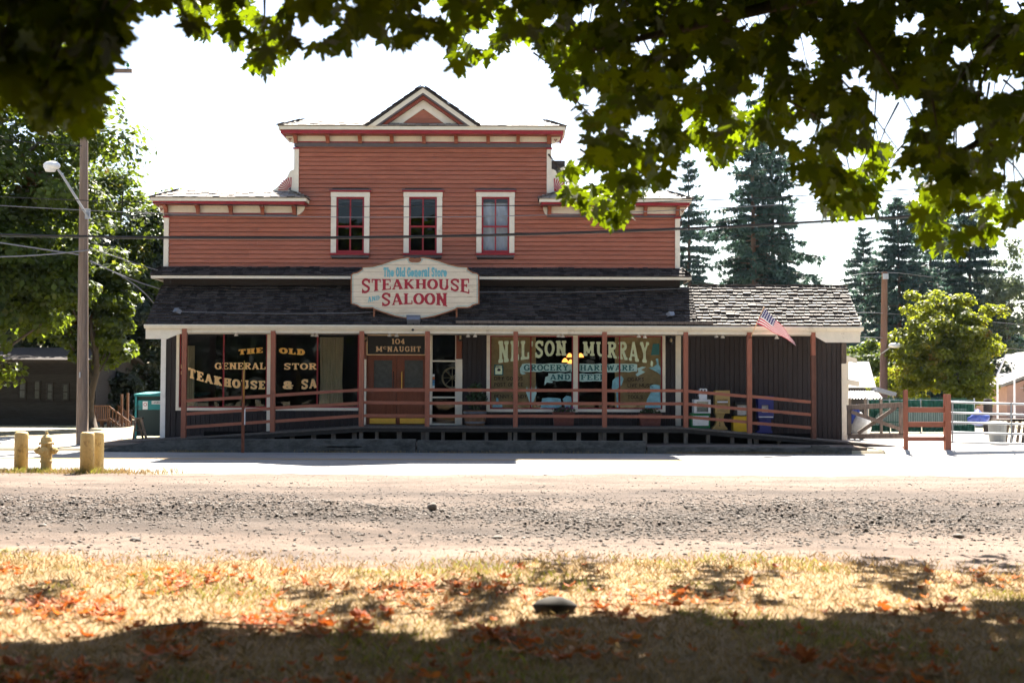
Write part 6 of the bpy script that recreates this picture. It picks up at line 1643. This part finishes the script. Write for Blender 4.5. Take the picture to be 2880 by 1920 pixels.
def conifer(base, height, width, label, seed, nwh=46, dens=1.0, mat='needle', bare=.06):
    r = np.random.default_rng(seed); x0, y0, _ = base
    t = thing('fir_tree', base, label, 'tree', 'tall firs behind the building')
    mb = MB(); mb.tube([(x0, y0, -.1), (x0 + .1, y0, height * .5), (x0, y0, height * .93), (x0, y0, height * 1.0)], [height * .0135, height * .008, height * .002, .01], 9); obj('trunk', mb, M['firbark'], t, smooth=True)
    br = MB(); P_, A_, S_ = [], [], []
    for w in range(nwh):
        f = bare + (1 - bare) * (w + r.random()) / nwh; z = f * height
        L0 = width * (1 - f) ** .72 * (.6 + .4 * math.sin(f * 9 + seed) ** 2) + .25
        nb = int((7 if f < .85 else 5) * dens + r.random())
        for b in range(nb):
            a = r.uniform(0, 2 * math.pi); L = L0 * r.uniform(.45, 1.12); up = .12 + .5 * max(0, f - .6)
            n = max(3, int(L / .28)); dx, dy = math.cos(a), math.sin(a); pts = []
            for i in range(n + 1):
                s = i / n; pts.append((x0 + dx * L * s, y0 + dy * L * s, z + L * (up * s - (.42 - .3 * f) * s * s) + .10 * L * max(0, s - .75)))
            br.tube(pts[::max(1, n // 3)] if n > 3 else pts, [.05 * L / width + .012] * len(pts[::max(1, n // 3)] if n > 3 else pts), 4, cap=False)
            for i in range(1, n + 1):
                s = i / n
                if s < .22 and f < .7: continue
                for side in (-1, 1):
                    for q in range(2):
                        ln = (.30 + .5 * L / width * (1 - abs(s - .55))) * r.uniform(.6, 1.3)
                        dirv = np.array([dx * .55 - dy * side * .8, dy * .55 + dx * side * .8, -.25 - .55 * r.random() * (1.2 - f)]); dirv += r.normal(size=3) * .18; dirv /= np.linalg.norm(dirv)
                        P_.append(pts[i]); A_.append(dirv); S_.append(ln)
                if r.random() < .55: P_.append(pts[i]); A_.append(np.array([dx * .2, dy * .2, -1.0])); S_.append(r.uniform(.3, .75))
                if i == n: P_.append(pts[i]); A_.append(np.array([dx, dy, .1])); S_.append(.5)
    obj('branches', br, M['firbark'], t, kind='stuff')
    P_, A_, S_ = np.array(P_), np.array(A_), np.array(S_)[:, None]; n = len(P_)
    side = np.cross(A_, r.normal(size=(n, 3))); side /= np.linalg.norm(side, axis=1, keepdims=True)
    # feathered spray: three narrow blades fanned in one plane
    vs, fs = [], []
    for k, (ang, ll) in enumerate(((-.55, .75), (0, 1.0), (.55, .75))):
        d = A_ * math.cos(ang) + side * math.sin(ang); w = np.cross(d, np.cross(A_, side)); w /= np.linalg.norm(w, axis=1, keepdims=True)
        o = np.stack([P_, P_ + d * S_ * ll * .45 + w * S_ * .13, P_ + d * S_ * ll, P_ + d * S_ * ll * .45 - w * S_ * .13], 1)
        i = np.arange(n)[:, None] * 4 + k * 4 * n; vs.append(o.reshape(-1, 3)); fs += [i + [0, 1, 2], i + [0, 2, 3]]
    np_mesh('foliage', np.concatenate(vs), np.concatenate(fs), M[mat], t)
    return t
def at(px, Y): return (P(px, 1080, Y)[0], Y, -.02)
def hgt(px, py, Y): return PZ(px, py, Y)
# left mass
broadleaf('maple_tree', (-21.5, 42.5, 0), 13, (-20.3, 42.5, 8.0), (6.2, 4.2, 6.9), 330, 70000, .21, M['leaf_far'], 'big sunlit maple behind the utility pole', 3, .17, .5, low=-.85)
broadleaf('maple_tree', (-18.6, 41.0, 0), 8, (-18.0, 41.2, 5.0), (4.1, 2.2, 2.9), 110, 24000, .2, M['leaf_far'], 'drooping maple boughs at the left frame edge', 8, .22, .35, low=-.6)
broadleaf('broadleaf_tree', (-19.2, 58, 0), 12, (-18.8, 58, 6.8), (5.0, 4, 5.2), 150, 36000, .22, M['leaf_far'], 'bushy tree between the utility pole and the building', 21, .2, .4, low=-.8)
broadleaf('broadleaf_tree', (-19.5, 56.5, 0), 9, (-18.2, 56.5, 4.4), (4.6, 2.2, 4.4), 110, 26000, .22, M['leaf_dark'], 'dark shaded tree behind the wooden steps', 22, .22, .4)
broadleaf('broadleaf_tree', (-30, 60, 0), 14, (-29, 60, 7), (8, 5, 7), 130, 26000, .3, M['leaf_dark'], 'dark tree beyond the weathered house', 23, .22, .5)
broadleaf('broadleaf_tree', (-13.5, 66, 0), 10, (-14.5, 66, 4.6), (5.5, 3.5, 4.6), 90, 20000, .24, M['leaf_dark'], 'dark tree just left of the building corner', 24, .22, .4)
# right: firs and broadleaf trees
for px, pt_, Y, w, lab, sd, nw, dn in (
    (2117, 285, 88, 5.6, 'tall fir with a bare reddish trunk, left of the twin firs', 31, 54, 1.0),
    (2172, 330, 91, 6.2, 'tall dense fir, right of the twin firs', 32, 54, 1.25),
    (1937, 448, 128, 6.4, 'pale hazy fir just right of the building', 33, 46, 1.5),
    (1812, 492, 150, 4.5, 'small hazy fir tip above the right wing roof, by the maple leaves', 34, 34, 1.0),
    (1857, 486, 156, 4.0, 'small hazy fir tip above the right wing roof corner', 35, 34, 1.0),
    (2431, 640, 132, 5.5, 'hazy fir behind the annex roof end', 36, 40, 1.5),
    (2528, 560, 104, 6.6, 'tall dark fir behind the far utility pole', 37, 48, 1.7),
    (2618, 470, 122, 7.2, 'tall blue-green fir rising behind the round maple', 38, 48, 1.7),
    (2728, 540, 106, 7.4, 'broad dark fir right of the round maple', 39, 48, 1.7),
    (2290, 770, 150, 6.0, 'low hazy fir in the gap above the annex roof', 40, 34, 1.1)):
    x, y, z = at(px, Y); conifer((x, y, 0), hgt(px, pt_, Y), w, lab, sd, nw, dn)
def bl(px, Y, py_top, py_bot, wpx, depth, nleaf, size, mat, label, seed, name='broadleaf_tree', ncl=60, clump=.24, low=-.9):
    x = at(px, Y)[0]; zt_, zb_ = hgt(px, py_top, Y), max(.3, hgt(px, py_bot, Y)); rx = wpx * Y / FPX / 2
    broadleaf(name, (x, Y, 0), zt_, (x, Y, (zt_ + zb_) / 2), (rx, depth, (zt_ - zb_) / 2), ncl, nleaf, size, M[mat], label, seed, clump, .16, low=low)
bl(262, 46.5, 690, 1045, 250, 1.6, 16000, .2, 'leaf_far', 'small maple in front of the weathered house', 60, 'maple_tree', 90, .22)
bl(330, 52.5, 1040, 1225, 170, 1.0, 5000, .16, 'leaf_dark', 'dark shrub behind the wooden steps', 59)
bl(2665, 56, 812, 1210, 285, 2.4, 46000, .15, 'leaf_round', 'round yellow-green maple standing behind the green fence', 51, 'maple_tree', 260, .16, -1.0)
bl(2462, 68, 940, 1130, 150, 2.2, 6000, .2, 'leaf_far', 'leafy shrub tree behind the grey shed', 52)
bl(2520, 60, 1030, 1140, 120, 1.6, 3500, .18, 'leaf_round', 'low yellow-green shrub at the foot of the far utility pole', 53)
bl(2840, 100, 690, 1100, 150, 3.5, 7000, .26, 'leaf_pale', 'slender pale alder at the far right', 54, ncl=70, clump=.2)
bl(2800, 66, 1010, 1140, 90, 1.6, 2500, .2, 'leaf_dark', 'dark shrub beside the pink house', 55)
bl(2600, 140, 930, 1090, 420, 6, 9000, .45, 'leaf_dark', 'dark thicket below the far firs', 56)
bl(2800, 132, 900, 1090, 330, 6, 8000, .45, 'leaf_dark', 'dark thicket behind the pink house', 57)
bl(2350, 150, 920, 1090, 260, 6, 5000, .45, 'leaf_dark', 'dark thicket behind the annex', 58)

# ------------------------------------------------------------------ the maples the photographer stands under
half_l = [(.03, .0), (.20, -.12), (.27, -.03), (.42, -.06), (.36, .06), (.30, .15), (.50, .20), (.58, .33), (.76, .40), (.62, .47), (.62, .58), (.46, .55), (.23, .43), (.21, .56), (.30, .66), (.18, .74), (.12, .87)]
outline = [(0, -.01)] + half_l + [(0, 1.03)] + [(-x, y) for x, y in half_l[::-1]]
LV = np.array([(0, .25, 0)] + [(x, y, 0) for x, y in outline]); LV[:, 2] = -.22 * LV[:, 0] ** 2 - .10 * (LV[:, 1] - .25) ** 2 + .05 * np.abs(LV[:, 0])
LV -= np.array([0, 0, 0])
nO = len(outline); LF = np.array([(0, 1 + i, 1 + (i + 1) % nO) for i in range(nO)])
def hexleaf(v=LV, f=LF, mat=None, name='leaf'):
    return mesh_from(name, [tuple(p) for p in v], [tuple(int(i) for i in q) for q in f], mat)
M['maple'] = leafmat('foreground_maple_leaf', (.007, .014, .003), (.40, .54, .008), .175, None, .0, .5, spec=.12)
M['maple_in'] = M['maple']
def inside(poly, x, y):
    c = False; n = len(poly)
    for i in range(n):
        (x0, y0), (x1, y1) = poly[i], poly[i - 1]
        if (y0 > y) != (y1 > y) and x < (x1 - x0) * (y - y0) / (y1 - y0) + x0: c = not c
    return c
def leaf_matrix(p, size, r):
    """hanging leaf: tip droops, blade turned any way"""
    yaw = r.uniform(0, 6.283); droop = r.gauss(-1.0, .38); roll = r.gauss(0, .6)
    return Matrix.Translation(p) @ Matrix.Rotation(yaw, 4, 'Z') @ Matrix.Rotation(droop, 4, 'X') @ Matrix.Rotation(roll, 4, 'Y') @ Matrix.Scale(size, 4)
S2 = 2880 / 2352
def sc(pl): return [(x * S2, y * S2) for x, y in pl]
mask_left = sc([(-80, -80), (296, -80), (290, 15), (272, 50), (258, 120), (245, 140), (212, 150), (218, 225), (212, 285), (180, 300), (120, 305), (78, 290), (84, 240), (50, 235), (40, 260), (0, 258), (-80, 280)])
mask_top = sc([(300, -80), (1260, -80), (1240, 20), (1215, 100), (1190, 70), (1150, 120), (1100, 115), (1060, 165), (1035, 150), (1020, 90), (980, 70), (950, 135), (930, 110), (880, 95), (850, 60), (800, 110), (760, 130), (735, 135), (700, 95), (660, 120), (640, 180), (600, 178), (580, 130), (530, 110), (500, 60), (470, 55), (440, 85), (400, 72), (380, 20), (320, 22)])
mask_right = sc([(1230, -80), (2440, -80), (2440, 500), (2352, 500), (2300, 530), (2180, 590), (2120, 540), (2090, 470), (2050, 430), (2065, 380), (2085, 340), (2090, 260), (2110, 210), (2060, 215), (2000, 200), (1985, 240), (2000, 330), (2030, 350), (1990, 420), (2005, 480), (1890, 500), (1880, 430), (1830, 400), (1790, 330), (1740, 315), (1720, 280), (1700, 330), (1640, 385), (1610, 350), (1590, 330), (1560, 340), (1545, 400), (1500, 450), (1480, 470), (1430, 500), (1400, 520), (1375, 505), (1350, 470), (1300, 460), (1310, 400), (1345, 380), (1355, 330), (1320, 250), (1290, 180), (1250, 140), (1220, 80)])
gaps = [sc(g) for g in ([(1700, 170), (1760, 150), (1770, 190), (1740, 215)], [(2250, 190), (2290, 175), (2290, 225), (2255, 235)], [(1870, 30), (1895, 25), (1900, 60), (1875, 62)], [(690, 40), (740, 30), (745, 60), (700, 72)], [(1240, 20), (1275, 30), (1265, 80), (1245, 70)], [(1460, 95), (1500, 110), (1490, 140), (1470, 130)], [(980, 25), (1010, 30), (1000, 60)], [(1560, 260), (1590, 255), (1600, 300), (1570, 305)])]
tips = [sc(q) for q in ([(2070, 420), (2300, 430), (2340, 500), (2290, 535), (2180, 598), (2110, 545)], [(1290, 385), (1360, 360), (1440, 420), (1500, 440), (1480, 480), (1400, 525), (1300, 465)],
    [(1020, -20), (1225, -20), (1215, 95), (1150, 128), (1060, 172), (1030, 145)], [(385, -20), (670, -20), (655, 170), (600, 185), (540, 110), (440, 90), (395, 75)], [(1540, 250), (1770, 240), (1740, 325), (1640, 390), (1600, 345)], [(1960, 330), (2040, 340), (2010, 490), (1900, 505)], [(1230, 60), (1330, 60), (1330, 240), (1290, 190)])]
rr = random.Random(5)
def sample(mask, n, Yr, size, dense_top=0, tip=False):
    xs = [p[0] for p in mask]; ys = [p[1] for p in mask]; out = []
    tries = 0
    while len(out) < n and tries < n * 40:
        tries += 1
        x, y = rr.uniform(min(xs), max(xs)), rr.uniform(min(ys), max(ys))
        if not inside(mask, x, y) or any(inside(g, x, y) for g in gaps): continue
        if not tip and rr.random() < .72 and any(inside(g, x, y) for g in tips): continue
        if dense_top and rr.random() < (y / 800) * dense_top: continue
        # leaves thin out in patches
        if math.sin(x * .021 + 1.3) * math.sin(y * .027 + x * .006) > .55: continue
        Y = rr.uniform(*Yr); s = size * rr.uniform(.65, 1.2)
        px_, py_ = x, y - .32 * s * FPX / Y      # stalk end above the measured point
        p = Vector((P(px_, py_, Y)[0], Y, PZ(px_, py_, Y))); out.append((p, s, Y))
    return out
near_tips = [q for m_ in tips for q in sample(m_, 120, (12.9, 15.2), .18, tip=True)]
def leaves_joined(name, items, mat, parent, **props):
    n = len(items); m = len(LV); v = np.empty((n, m, 3)); f = np.empty((n, nO, 3), dtype=np.int64)
    for i, mt in enumerate(items):
        A = np.array(mt); v[i] = LV @ A[:3, :3].T + A[:3, 3]; f[i] = LF + i * m
    return np_mesh(name, v.reshape(-1, 3), f.reshape(-1, 3), mat, parent, **props)
def foreground_maple(base, label, seed, near, extra, limbs, trunk_r):
    t = thing('maple_tree', base, label, 'tree', 'maples in the foreground')
    r = random.Random(seed); near.sort(key=lambda q: q[2] / q[1])
    me = hexleaf(mat=M['maple'])
    big, rest = near[:nshow[seed]], near[nshow[seed]:]
    for p, s, Y in big:
        o = bpy.data.objects.new('leaf', me); C.objects.link(o); o.parent = t; o.matrix_parent_inverse = Matrix.Translation(-t.location); o.matrix_basis = leaf_matrix(p, s, r)
    mats = [leaf_matrix(p, s, r) for p, s, Y in rest]
    leaves_joined('foliage', mats, M['maple'], t, kind='stuff')
    extra, low = extra
    q_ = np.random.default_rng(seed); nn = q_.normal(size=extra.shape) * .7 + np.array([0, 0, .8]); nn /= np.linalg.norm(nn, axis=1, keepdims=True)
    v, f = leaf_quads(extra, nn, .5, q_)
    np_mesh('upper_crown', v, f, M['maple'], t, kind='stuff')
    nn = q_.normal(size=low.shape); nn /= np.linalg.norm(nn, axis=1, keepdims=True)
    v, f = leaf_quads(low, nn, .75, q_); v[:, 2] = np.maximum(v[:, 2], .1)
    np_mesh('reflection_skirt', v, f, M['leaf_dark'], t, kind='stuff')  # unseen leaf mass added behind the camera to darken the window reflections
    mb = MB(); b0 = Vector(base); top = b0 + Vector((0, 0, 9)); n = 8
    mb.tube([b0.lerp(top, i / n) + Vector((.1 * math.sin(i * 1.4), .1 * math.cos(i), 0)) for i in range(n + 1)], [trunk_r * (1 - .7 * i / n) for i in range(n + 1)], 14)
    for L in limbs: mb.tube([Vector(q) for q in L], [max(.012, trunk_r * .42 * (1 - .9 * i / (len(L) - 1))) for i in range(len(L))], 8)
    obj('trunk', mb, M['bark'], t, smooth=True); mb = MB()
    # twigs to the leaf clusters
    alln = [q[0] for q in near]
    for k in range(150):
        p = r.choice(alln); q = p + Vector((r.uniform(-.5, .5), r.uniform(-.2, .6), r.uniform(.35, .9))); mb.tube([p, p.lerp(q, .5) + Vector((0, 0, .05)), q], [.004, .007, .012], 5)
    obj('twigs', mb, M['bark'], t, smooth=True, kind='stuff')
nshow = {61: 110, 62: 190}
near_l = sample(mask_left, 620, (5.2, 7.6), .155) + sample(mask_left, 700, (7, 10.5), .16, .8) + sample(mask_top, 150, (6.5, 8.8), .15)
near_r = sample(mask_top, 300, (7.0, 10.5), .145, .2) + sample(mask_right, 1350, (8.0, 11.0), .14, .25) + sample(mask_right, 1600, (9.0, 12.0), .14, .65) + sample(mask_right, 1200, (10.0, 12.6), .14, .95) + near_tips
def canopy(n, xr, r_, edge, back):
    """crown above and behind the frame: its far edge is where the shade on the lawn ends"""
    k = math.cos(R_(SUN_AZ)) / math.tan(R_(SUN_EL)); kx = math.sin(R_(SUN_AZ)) / math.tan(R_(SUN_EL)); out = []
    while len(out) < n:
        z = r_.uniform(4.2, 9.5); x = r_.uniform(*xr)
        ymax = edge(x - kx * z) + k * z; y = ymax - (ymax + 7) * r_.random() ** 1.25
        if z < CAMH + max(0, y) * .345 + .35 or z < 4.2: continue
        out.append((x, y, z))
    low = [(r_.uniform(*xr) * 2.3, r_.uniform(-9, -3.5), .5 + 12.5 * r_.random() ** .9) for _ in range(back)]  # extra leaf skirt behind the camera, added for what the glass reflects
    low = [q for q in low if q[2] < 8.5 + 3.2 * math.sin(q[0] * .55 + 1) + 1.2 * math.sin(q[0] * 1.9)]
    return np.array(out), np.array(low)
def edge(x):      # where the shade meets the sun on the lawn
    return 8.45 + .20 * x + .22 * math.sin(x * 2.1) + .12 * math.sin(x * 5.3 + 1)
ra = random.Random(9)
ex_l = canopy(15000, (-14, 0), ra, edge, 8000); ex_r = canopy(16000, (-1.0, 14), ra, edge, 8000)
foreground_maple((-5.6, 3.6, 0), 'big-leaved maple overhanging the upper left of the view', 61, near_l, ex_l,
    [[(-5.6, 3.6, 4.2), (-4.6, 4.6, 5.2), (-3.4, 6, 5.6), (-2.0, 7.2, 5.2)], [(-5.6, 3.6, 4.8), (-4.4, 5.4, 5.6), (-3.2, 8, 6.4), (-2.8, 11, 6.9)], [(-5.6, 3.6, 3.8), (-4.2, 4.6, 4.4), (-3.0, 5.6, 4.2), (-2.4, 6.0, 3.6)]], .34)
foreground_maple((8.2, 9.2, 0), 'large maple hanging over the upper right of the view', 62, near_r, ex_r,
    [[(8.2, 9.2, 4.0), (6.2, 9.6, 5.2), (4.2, 9.6, 5.4), (2.4, 9.2, 4.7), (.6, 9, 4.2)], [(8.2, 9.2, 4.8), (6, 10.5, 6.2), (3.6, 11.2, 6.6), (1.2, 11.5, 6.6)], [(8.2, 9.2, 3.6), (6.2, 9.6, 4.2), (4.6, 10, 4.1), (3.6, 10.2, 3.6)], [(8.2, 9.2, 5), (7, 11.5, 6.8), (5, 13.4, 7.4)]], .42)

# ------------------------------------------------------------------ grass, fallen leaves, gravel stones
M['straw'] = leafmat('dry_grass_blade', (.34, .235, .12), (.30, .20, .085), .35, (.16, .18, .03), .10, .7, spec=.2)
M['greengrass'] = leafmat('green_grass_blade', (.17, .17, .035), (.28, .27, .04), .4, None, 0, .6, spec=.2)
M['autumn'] = leafmat('fallen_orange_leaf', (.50, .135, .028), (.50, .12, .015), .3, None, 0, .6, spec=.25)
nt = M['autumn'].node_tree      # each leaf somewhere between orange, rust, tan and pale straw
cr_ = ramp(nt, islandrand(nt), [(0, (.52, .11, .018)), (.45, (.58, .19, .035)), (.65, (.32, .09, .03)), (.8, (.50, .24, .09)), (1, (.60, .42, .25))])
nt.links.new(cr_, nt.nodes['Principled BSDF'].inputs['Base Color'])
nt.links.new(cr_, [n for n in nt.nodes if n.type == 'BSDF_TRANSLUCENT'][0].inputs['Color'])
def blades(name, pos, hmin, hmax, wid, mat, r, parent=None, lean=.5, **props):
    n = len(pos); a = r.uniform(0, 6.283, n); hh = r.uniform(hmin, hmax, n) * r.uniform(.5, 1, n)
    dx, dy = np.cos(a), np.sin(a); l = r.uniform(0, lean, n) * hh; la = r.uniform(0, 6.283, n)
    lx, ly = np.cos(la) * l, np.sin(la) * l
    v = np.empty((n, 4, 3))
    v[:, 0] = pos - np.stack([dx * wid, dy * wid, 0 * dx], 1); v[:, 1] = pos + np.stack([dx * wid, dy * wid, 0 * dx], 1)
    v[:, 2] = pos + np.stack([lx * .4 + dx * wid * .7, ly * .4 + dy * wid * .7, hh * .6], 1); v[:, 3] = pos + np.stack([lx, ly, hh], 1)
    i = np.arange(n)[:, None] * 4
    return np_mesh(name, v.reshape(-1, 3), np.concatenate([i + [0, 1, 2], i + [0, 2, 3]]), mat, parent, **props)
def scatter_lawn(n, r, y0=6.2, y1=12.3, patch=None):
    out = []
    while len(out) < n:
        y = y0 + (y1 - y0) * r.random(4000) ** 1.0; x = r.uniform(-1, 1, 4000) * (y * .445 + .3)
        e = np.array([lawn_edge(q) for q in x]); p = y < e + r.normal(size=4000) * .38
        if patch: p &= patch(x, y, r)
        for q in np.where(p)[0]: out.append((x[q], y[q], .035))
    return np.array(out[:n])
g = np.random.default_rng(77)
blades('grass', scatter_lawn(62000, g), .02, .075, .004, M['straw'], g, lean=1.4, kind='stuff', label='dry straw-coloured grass of the foreground lawn', category='grass')
def patch(x, y, r): return (np.sin(x * 1.3 + 2) * np.sin(y * 1.9 + x * .7) + .35 * np.sin(x * 4.1 + y * 3)) > .42 + .12 * (x > 1)
blades('grass', scatter_lawn(7000, g, patch=patch), .03, .08, .004, M['greengrass'], g, lean=1.0, kind='stuff', label='green tufts of grass in the dry lawn', category='grass')
# verge round the hydrant
pp = np.stack([g.uniform(-11.5, -6.2, 6000), g.normal(23.3, .28, 6000), np.full(6000, .0)], 1); pp = pp[g.random(6000) < np.clip((-6.0 - pp[:, 0]) / 2.2, 0, 1)]
blades('grass', pp, .03, .15, .006, M['straw'], g, lean=.9, kind='stuff', label='dry grass verge round the hydrant and bollards', category='grass')
pp = np.concatenate([np.stack([g.normal(P(px, 1320, 23.3)[0], .16, 260), g.normal(23.2, .15, 260), np.full(260, .0)], 1) for px in (60, 130, 245, 275, 110)])
blades('grass', pp, .04, .17, .007, M['greengrass'], g, lean=.7, kind='stuff', label='green weeds at the feet of the hydrant and bollards', category='grass')
# weeds along the foot of the kerb wall
kx_ = np.concatenate([g.normal(c, .5, 220) for c in g.uniform(-10.5, 8.8, 16)]); kx_ = kx_[(kx_ > -11.4) & (kx_ < 9)]
blades('grass', np.stack([kx_, g.normal(32.38, .03, len(kx_)), np.full(len(kx_), -.1)], 1), .02, .09, .006, M['straw'], g, lean=.9, kind='stuff', label='thin dry weeds along the foot of the kerb wall', category='grass')
# fallen leaves
flm = hexleaf(LV * np.array([1, 1, 1.0]) + np.stack([0 * LV[:, 0], 0 * LV[:, 0], .8 * LV[:, 0] ** 2 + .6 * (LV[:, 1] - .4) ** 2 + .18 * np.sin(7 * LV[:, 0]) * LV[:, 1]], 1), mat=M['autumn'], name='fallen_leaf')
rl = random.Random(14)
def leaf_spot():
    while True:
        y = rl.uniform(6.6, 11.5); x = rl.uniform(-1, 1) * (y * .43)
        w = .07 + .93 * max(0, math.sin(x * 1.9 + y * .8 + 1) * math.sin(y * 2.6 - x * .9) + .35 * math.sin(x * 5 + y * 4)) ** .8
        w *= max(.12, 1 - ((y - 9.2) / 2.2) ** 2) if y > 9.2 else 1
        w *= .35 + .65 / (1 + math.exp((x - .8) * 1.6))
        if y < lawn_edge(x) - .1 and rl.random() < w: return x, y
def lying(x, y, s): return Matrix.Translation((x, y, .055 + rl.random() * .03)) @ Matrix.Rotation(rl.uniform(0, 6.28), 4, 'Z') @ Matrix.Rotation(rl.gauss(0, .26), 4, 'X') @ Matrix.Rotation(rl.gauss(0, .26), 4, 'Y') @ Matrix.Scale(s, 4)
for i in range(290):
    x, y = leaf_spot(); o = bpy.data.objects.new('fallen_leaf', flm); C.objects.link(o); o.matrix_world = lying(x, y, rl.uniform(.06, .13))
    o['label'] = 'fallen orange maple leaf lying on the dry foreground lawn'; o['category'] = 'fallen leaf'; o['group'] = 'fallen leaves on the lawn'
LVs = LV.copy(); LV[:, 2] += 1.2 * LV[:, 0] ** 2 + .8 * (LV[:, 1] - .4) ** 2
leaves_joined('leaf_litter', [lying(*leaf_spot(), rl.uniform(.03, .075)) for _ in range(900)], M['autumn'], None, kind='stuff', label='smaller crumpled orange leaves scattered through the lawn', category='leaf litter')
LV[:] = LVs
# gravel
M['stone'] = paint('gravel_stone', (.26, .225, .2), .85, .25, (8, 8, 8), None, 0, .6, spec=.3, bmp=.6)
ico = MB(); ico.sphere((0, 0, 0), 1, 6); IV = np.array(ico.v); IFt = []
for f_ in ico.f:
    if len(f_) == 4: IFt += [(f_[0], f_[1], f_[2]), (f_[0], f_[2], f_[3])]
    else: IFt.append(f_)
IFt = np.array(IFt)
OV = np.array([(1, .1, .1), (.1, 1, 0), (-1, 0, .15), (0, -1, -.1), (.1, 0, 1), (0, 0, -.7)]); OF = np.array([(0, 1, 4), (1, 2, 4), (2, 3, 4), (3, 0, 4), (1, 0, 5), (2, 1, 5), (3, 2, 5), (0, 3, 5)])
def stones(n, r, smin, smax, powr, name, ymean, ysd, IV=IV, IFt=IFt, floor_=.06, churned=False, **props):
    y = r.normal(ymean, ysd, n); y = np.where((y < 11.8) | (y > 23.8), r.uniform(11.8, 23.8, n), y); x = r.uniform(-1, 1, n) * (y * .43 + .5)
    cl = np.sin(x * 1.1 + 2 * np.sin(y * .9)) * np.sin(y * 2.3 + x * .5) + .5 * np.sin(x * 3.3 - y * 2.1); kp = r.random(n) < np.clip(.35 + .6 * cl, floor_, 1)
    if churned: kp = r.random(n) < .10 + .9 * churn[np.clip(np.rint((x + 15) / 30 * (nx - 1)).astype(int), 0, nx - 1), np.clip(np.rint((y - 10.6) / 13.65 * (ny - 1)).astype(int), 0, ny - 1)]
    x, y = x[kp], y[kp]; n = len(x)
    s = smin + (smax - smin) * r.random(n) ** powr
    z = h[np.clip(np.rint((x + 15) / 30 * (nx - 1)).astype(int), 0, nx - 1), np.clip(np.rint((y - 10.6) / 13.65 * (ny - 1)).astype(int), 0, ny - 1)]
    v = IV[None] * (1 + r.normal(size=(n, len(IV), 1)) * .16) * (s[:, None, None] * np.stack([r.uniform(.8, 1.5, n), r.uniform(.8, 1.3, n), r.uniform(.28, .6, n)], 1)[:, None, :])
    if len(IV) == 6: a_ = r.uniform(0, 6.283, n)[:, None]; v[..., 0], v[..., 1] = v[..., 0] * np.cos(a_) - v[..., 1] * np.sin(a_), v[..., 0] * np.sin(a_) + v[..., 1] * np.cos(a_)
    v += np.stack([x, y, z + s * .2], 1)[:, None, :]
    f = IFt[None] + (np.arange(n) * len(IV))[:, None, None]
    return np_mesh(name, v.reshape(-1, 3), f.reshape(-1, 3), M['stone'], **props)
stones(9000, g, .008, .026, 3.5, 'gravel', 15.6, 2.0, kind='stuff', label='loose grey gravel over the lot', category='gravel')
stones(90000, g, .008, .028, 3.0, 'gravel', 15.8, 2.2, OV, OF, .3, True, kind='stuff', label='crushed stone chippings churned up across the lot', category='gravel')
stones(26000, g, .004, .012, 2.5, 'gravel', 19.5, 3.0, OV, OF, .3, kind='stuff', label='fine loose gravel near the road', category='gravel')
rs = random.Random(33)
named = [(1216, 1443, .085, 'round grey stone standing alone in the middle of the lot'), (727, 1369, .075, 'flat dark stone near the road left of centre'), (120, 1488, .11, 'flat dark stone at the left of the lot'), (380, 1522, .13, 'low brown clod at the left of the lot'), (410, 1542, .06, 'small dark stone near the brown clod'), (2695, 1510, .12, 'dark low stone at the right of the lot'), (1400, 1517, .12, 'pale flat stone in the middle of the lot'), (1310, 1368, .05, 'small stone near the road, centre'), (770, 1415, .07, 'dark stone in the rough gravel, left of centre'), (2060, 1460, .07, 'dark stone in the rough gravel, right of centre'), (1845, 1362, .05, 'pair-sized small stone near the road, right of centre'), (305, 1438, .07, 'dark stone in the rough gravel at the left')]
for k, (px, py, s, lab) in enumerate(named):
    s *= .42 if k else .7
    Y = CAMH * FPX / (py - 1080 - (px - 1440) * .0033); x = P(px, py, Y)[0]; r_ = np.random.default_rng(k)
    m2 = MB(); m2.sphere((0,0,0), 1, 12); vv = np.array(m2.v); vv *= (1 + .12 * np.sin(vv[:, [0]] * 4 + k) * np.cos(vv[:, [1]] * 3)); vv *= s * np.array([1.15, 1.0, .95 if k == 0 else .5]); vv += np.array([x, Y, lot_z(x, Y) + s * (.7 if k == 0 else .25)])
    m2.v = [tuple(q) for q in vv]; obj('stone', m2, M['stone'], smooth=True, label=lab, category='stone', group='loose stones on the lot')
# rock and stick on the lawn
m2 = MB(); m2.sphere((0,0,0), 1, 14); x, Y = P(1560, 1735, 9.1)[0], 9.1; m2.v = [(x + .16*a*(1+.1*math.sin(5*c)), Y + .13*b*(1+.1*math.cos(4*a)), .07 + .085*c) for a, b, c in m2.v]
obj('rock', m2, flat('mossy_rock', (.03, .026, .02), .9, var=.3), smooth=True, label='rounded dark rock at the edge of the lawn shade', category='rock')
mb = MB(); p0, p1 = P(400, 1788, 8.35)[0], P(860, 1786, 8.35)[0]; mb.tube([(p0, 8.3, .08), (p0 + .4, 8.37, .1), (p0 + .75, 8.32, .09), (p1, 8.42, .07)], [.006, .007, .006, .003], 6); obj('fallen_stick', mb, M['bark'], label='long thin stick lying on the lawn at the left', category='stick')

# ------------------------------------------------------------------ thin summer haze
mb = MB(); mb.box(-262, 262, -62, 342, -1.2, 40)
m_ = bpy.data.materials.new('haze_air'); m_.use_nodes = True; nt = m_.node_tree; nt.nodes.remove(nt.nodes['Principled BSDF'])
pv = nt.nodes.new('ShaderNodeVolumePrincipled'); pv.inputs['Color'].default_value = (.6, .8, 1.0, 1); pv.inputs['Density'].default_value = .00006; pv.inputs['Anisotropy'].default_value = .3
nt.links.new(pv.outputs[0], nt.nodes['Material Output'].inputs['Volume'])
obj('haze', mb, m_, kind='stuff', label='thin bluish summer haze between the far trees', category='haze')
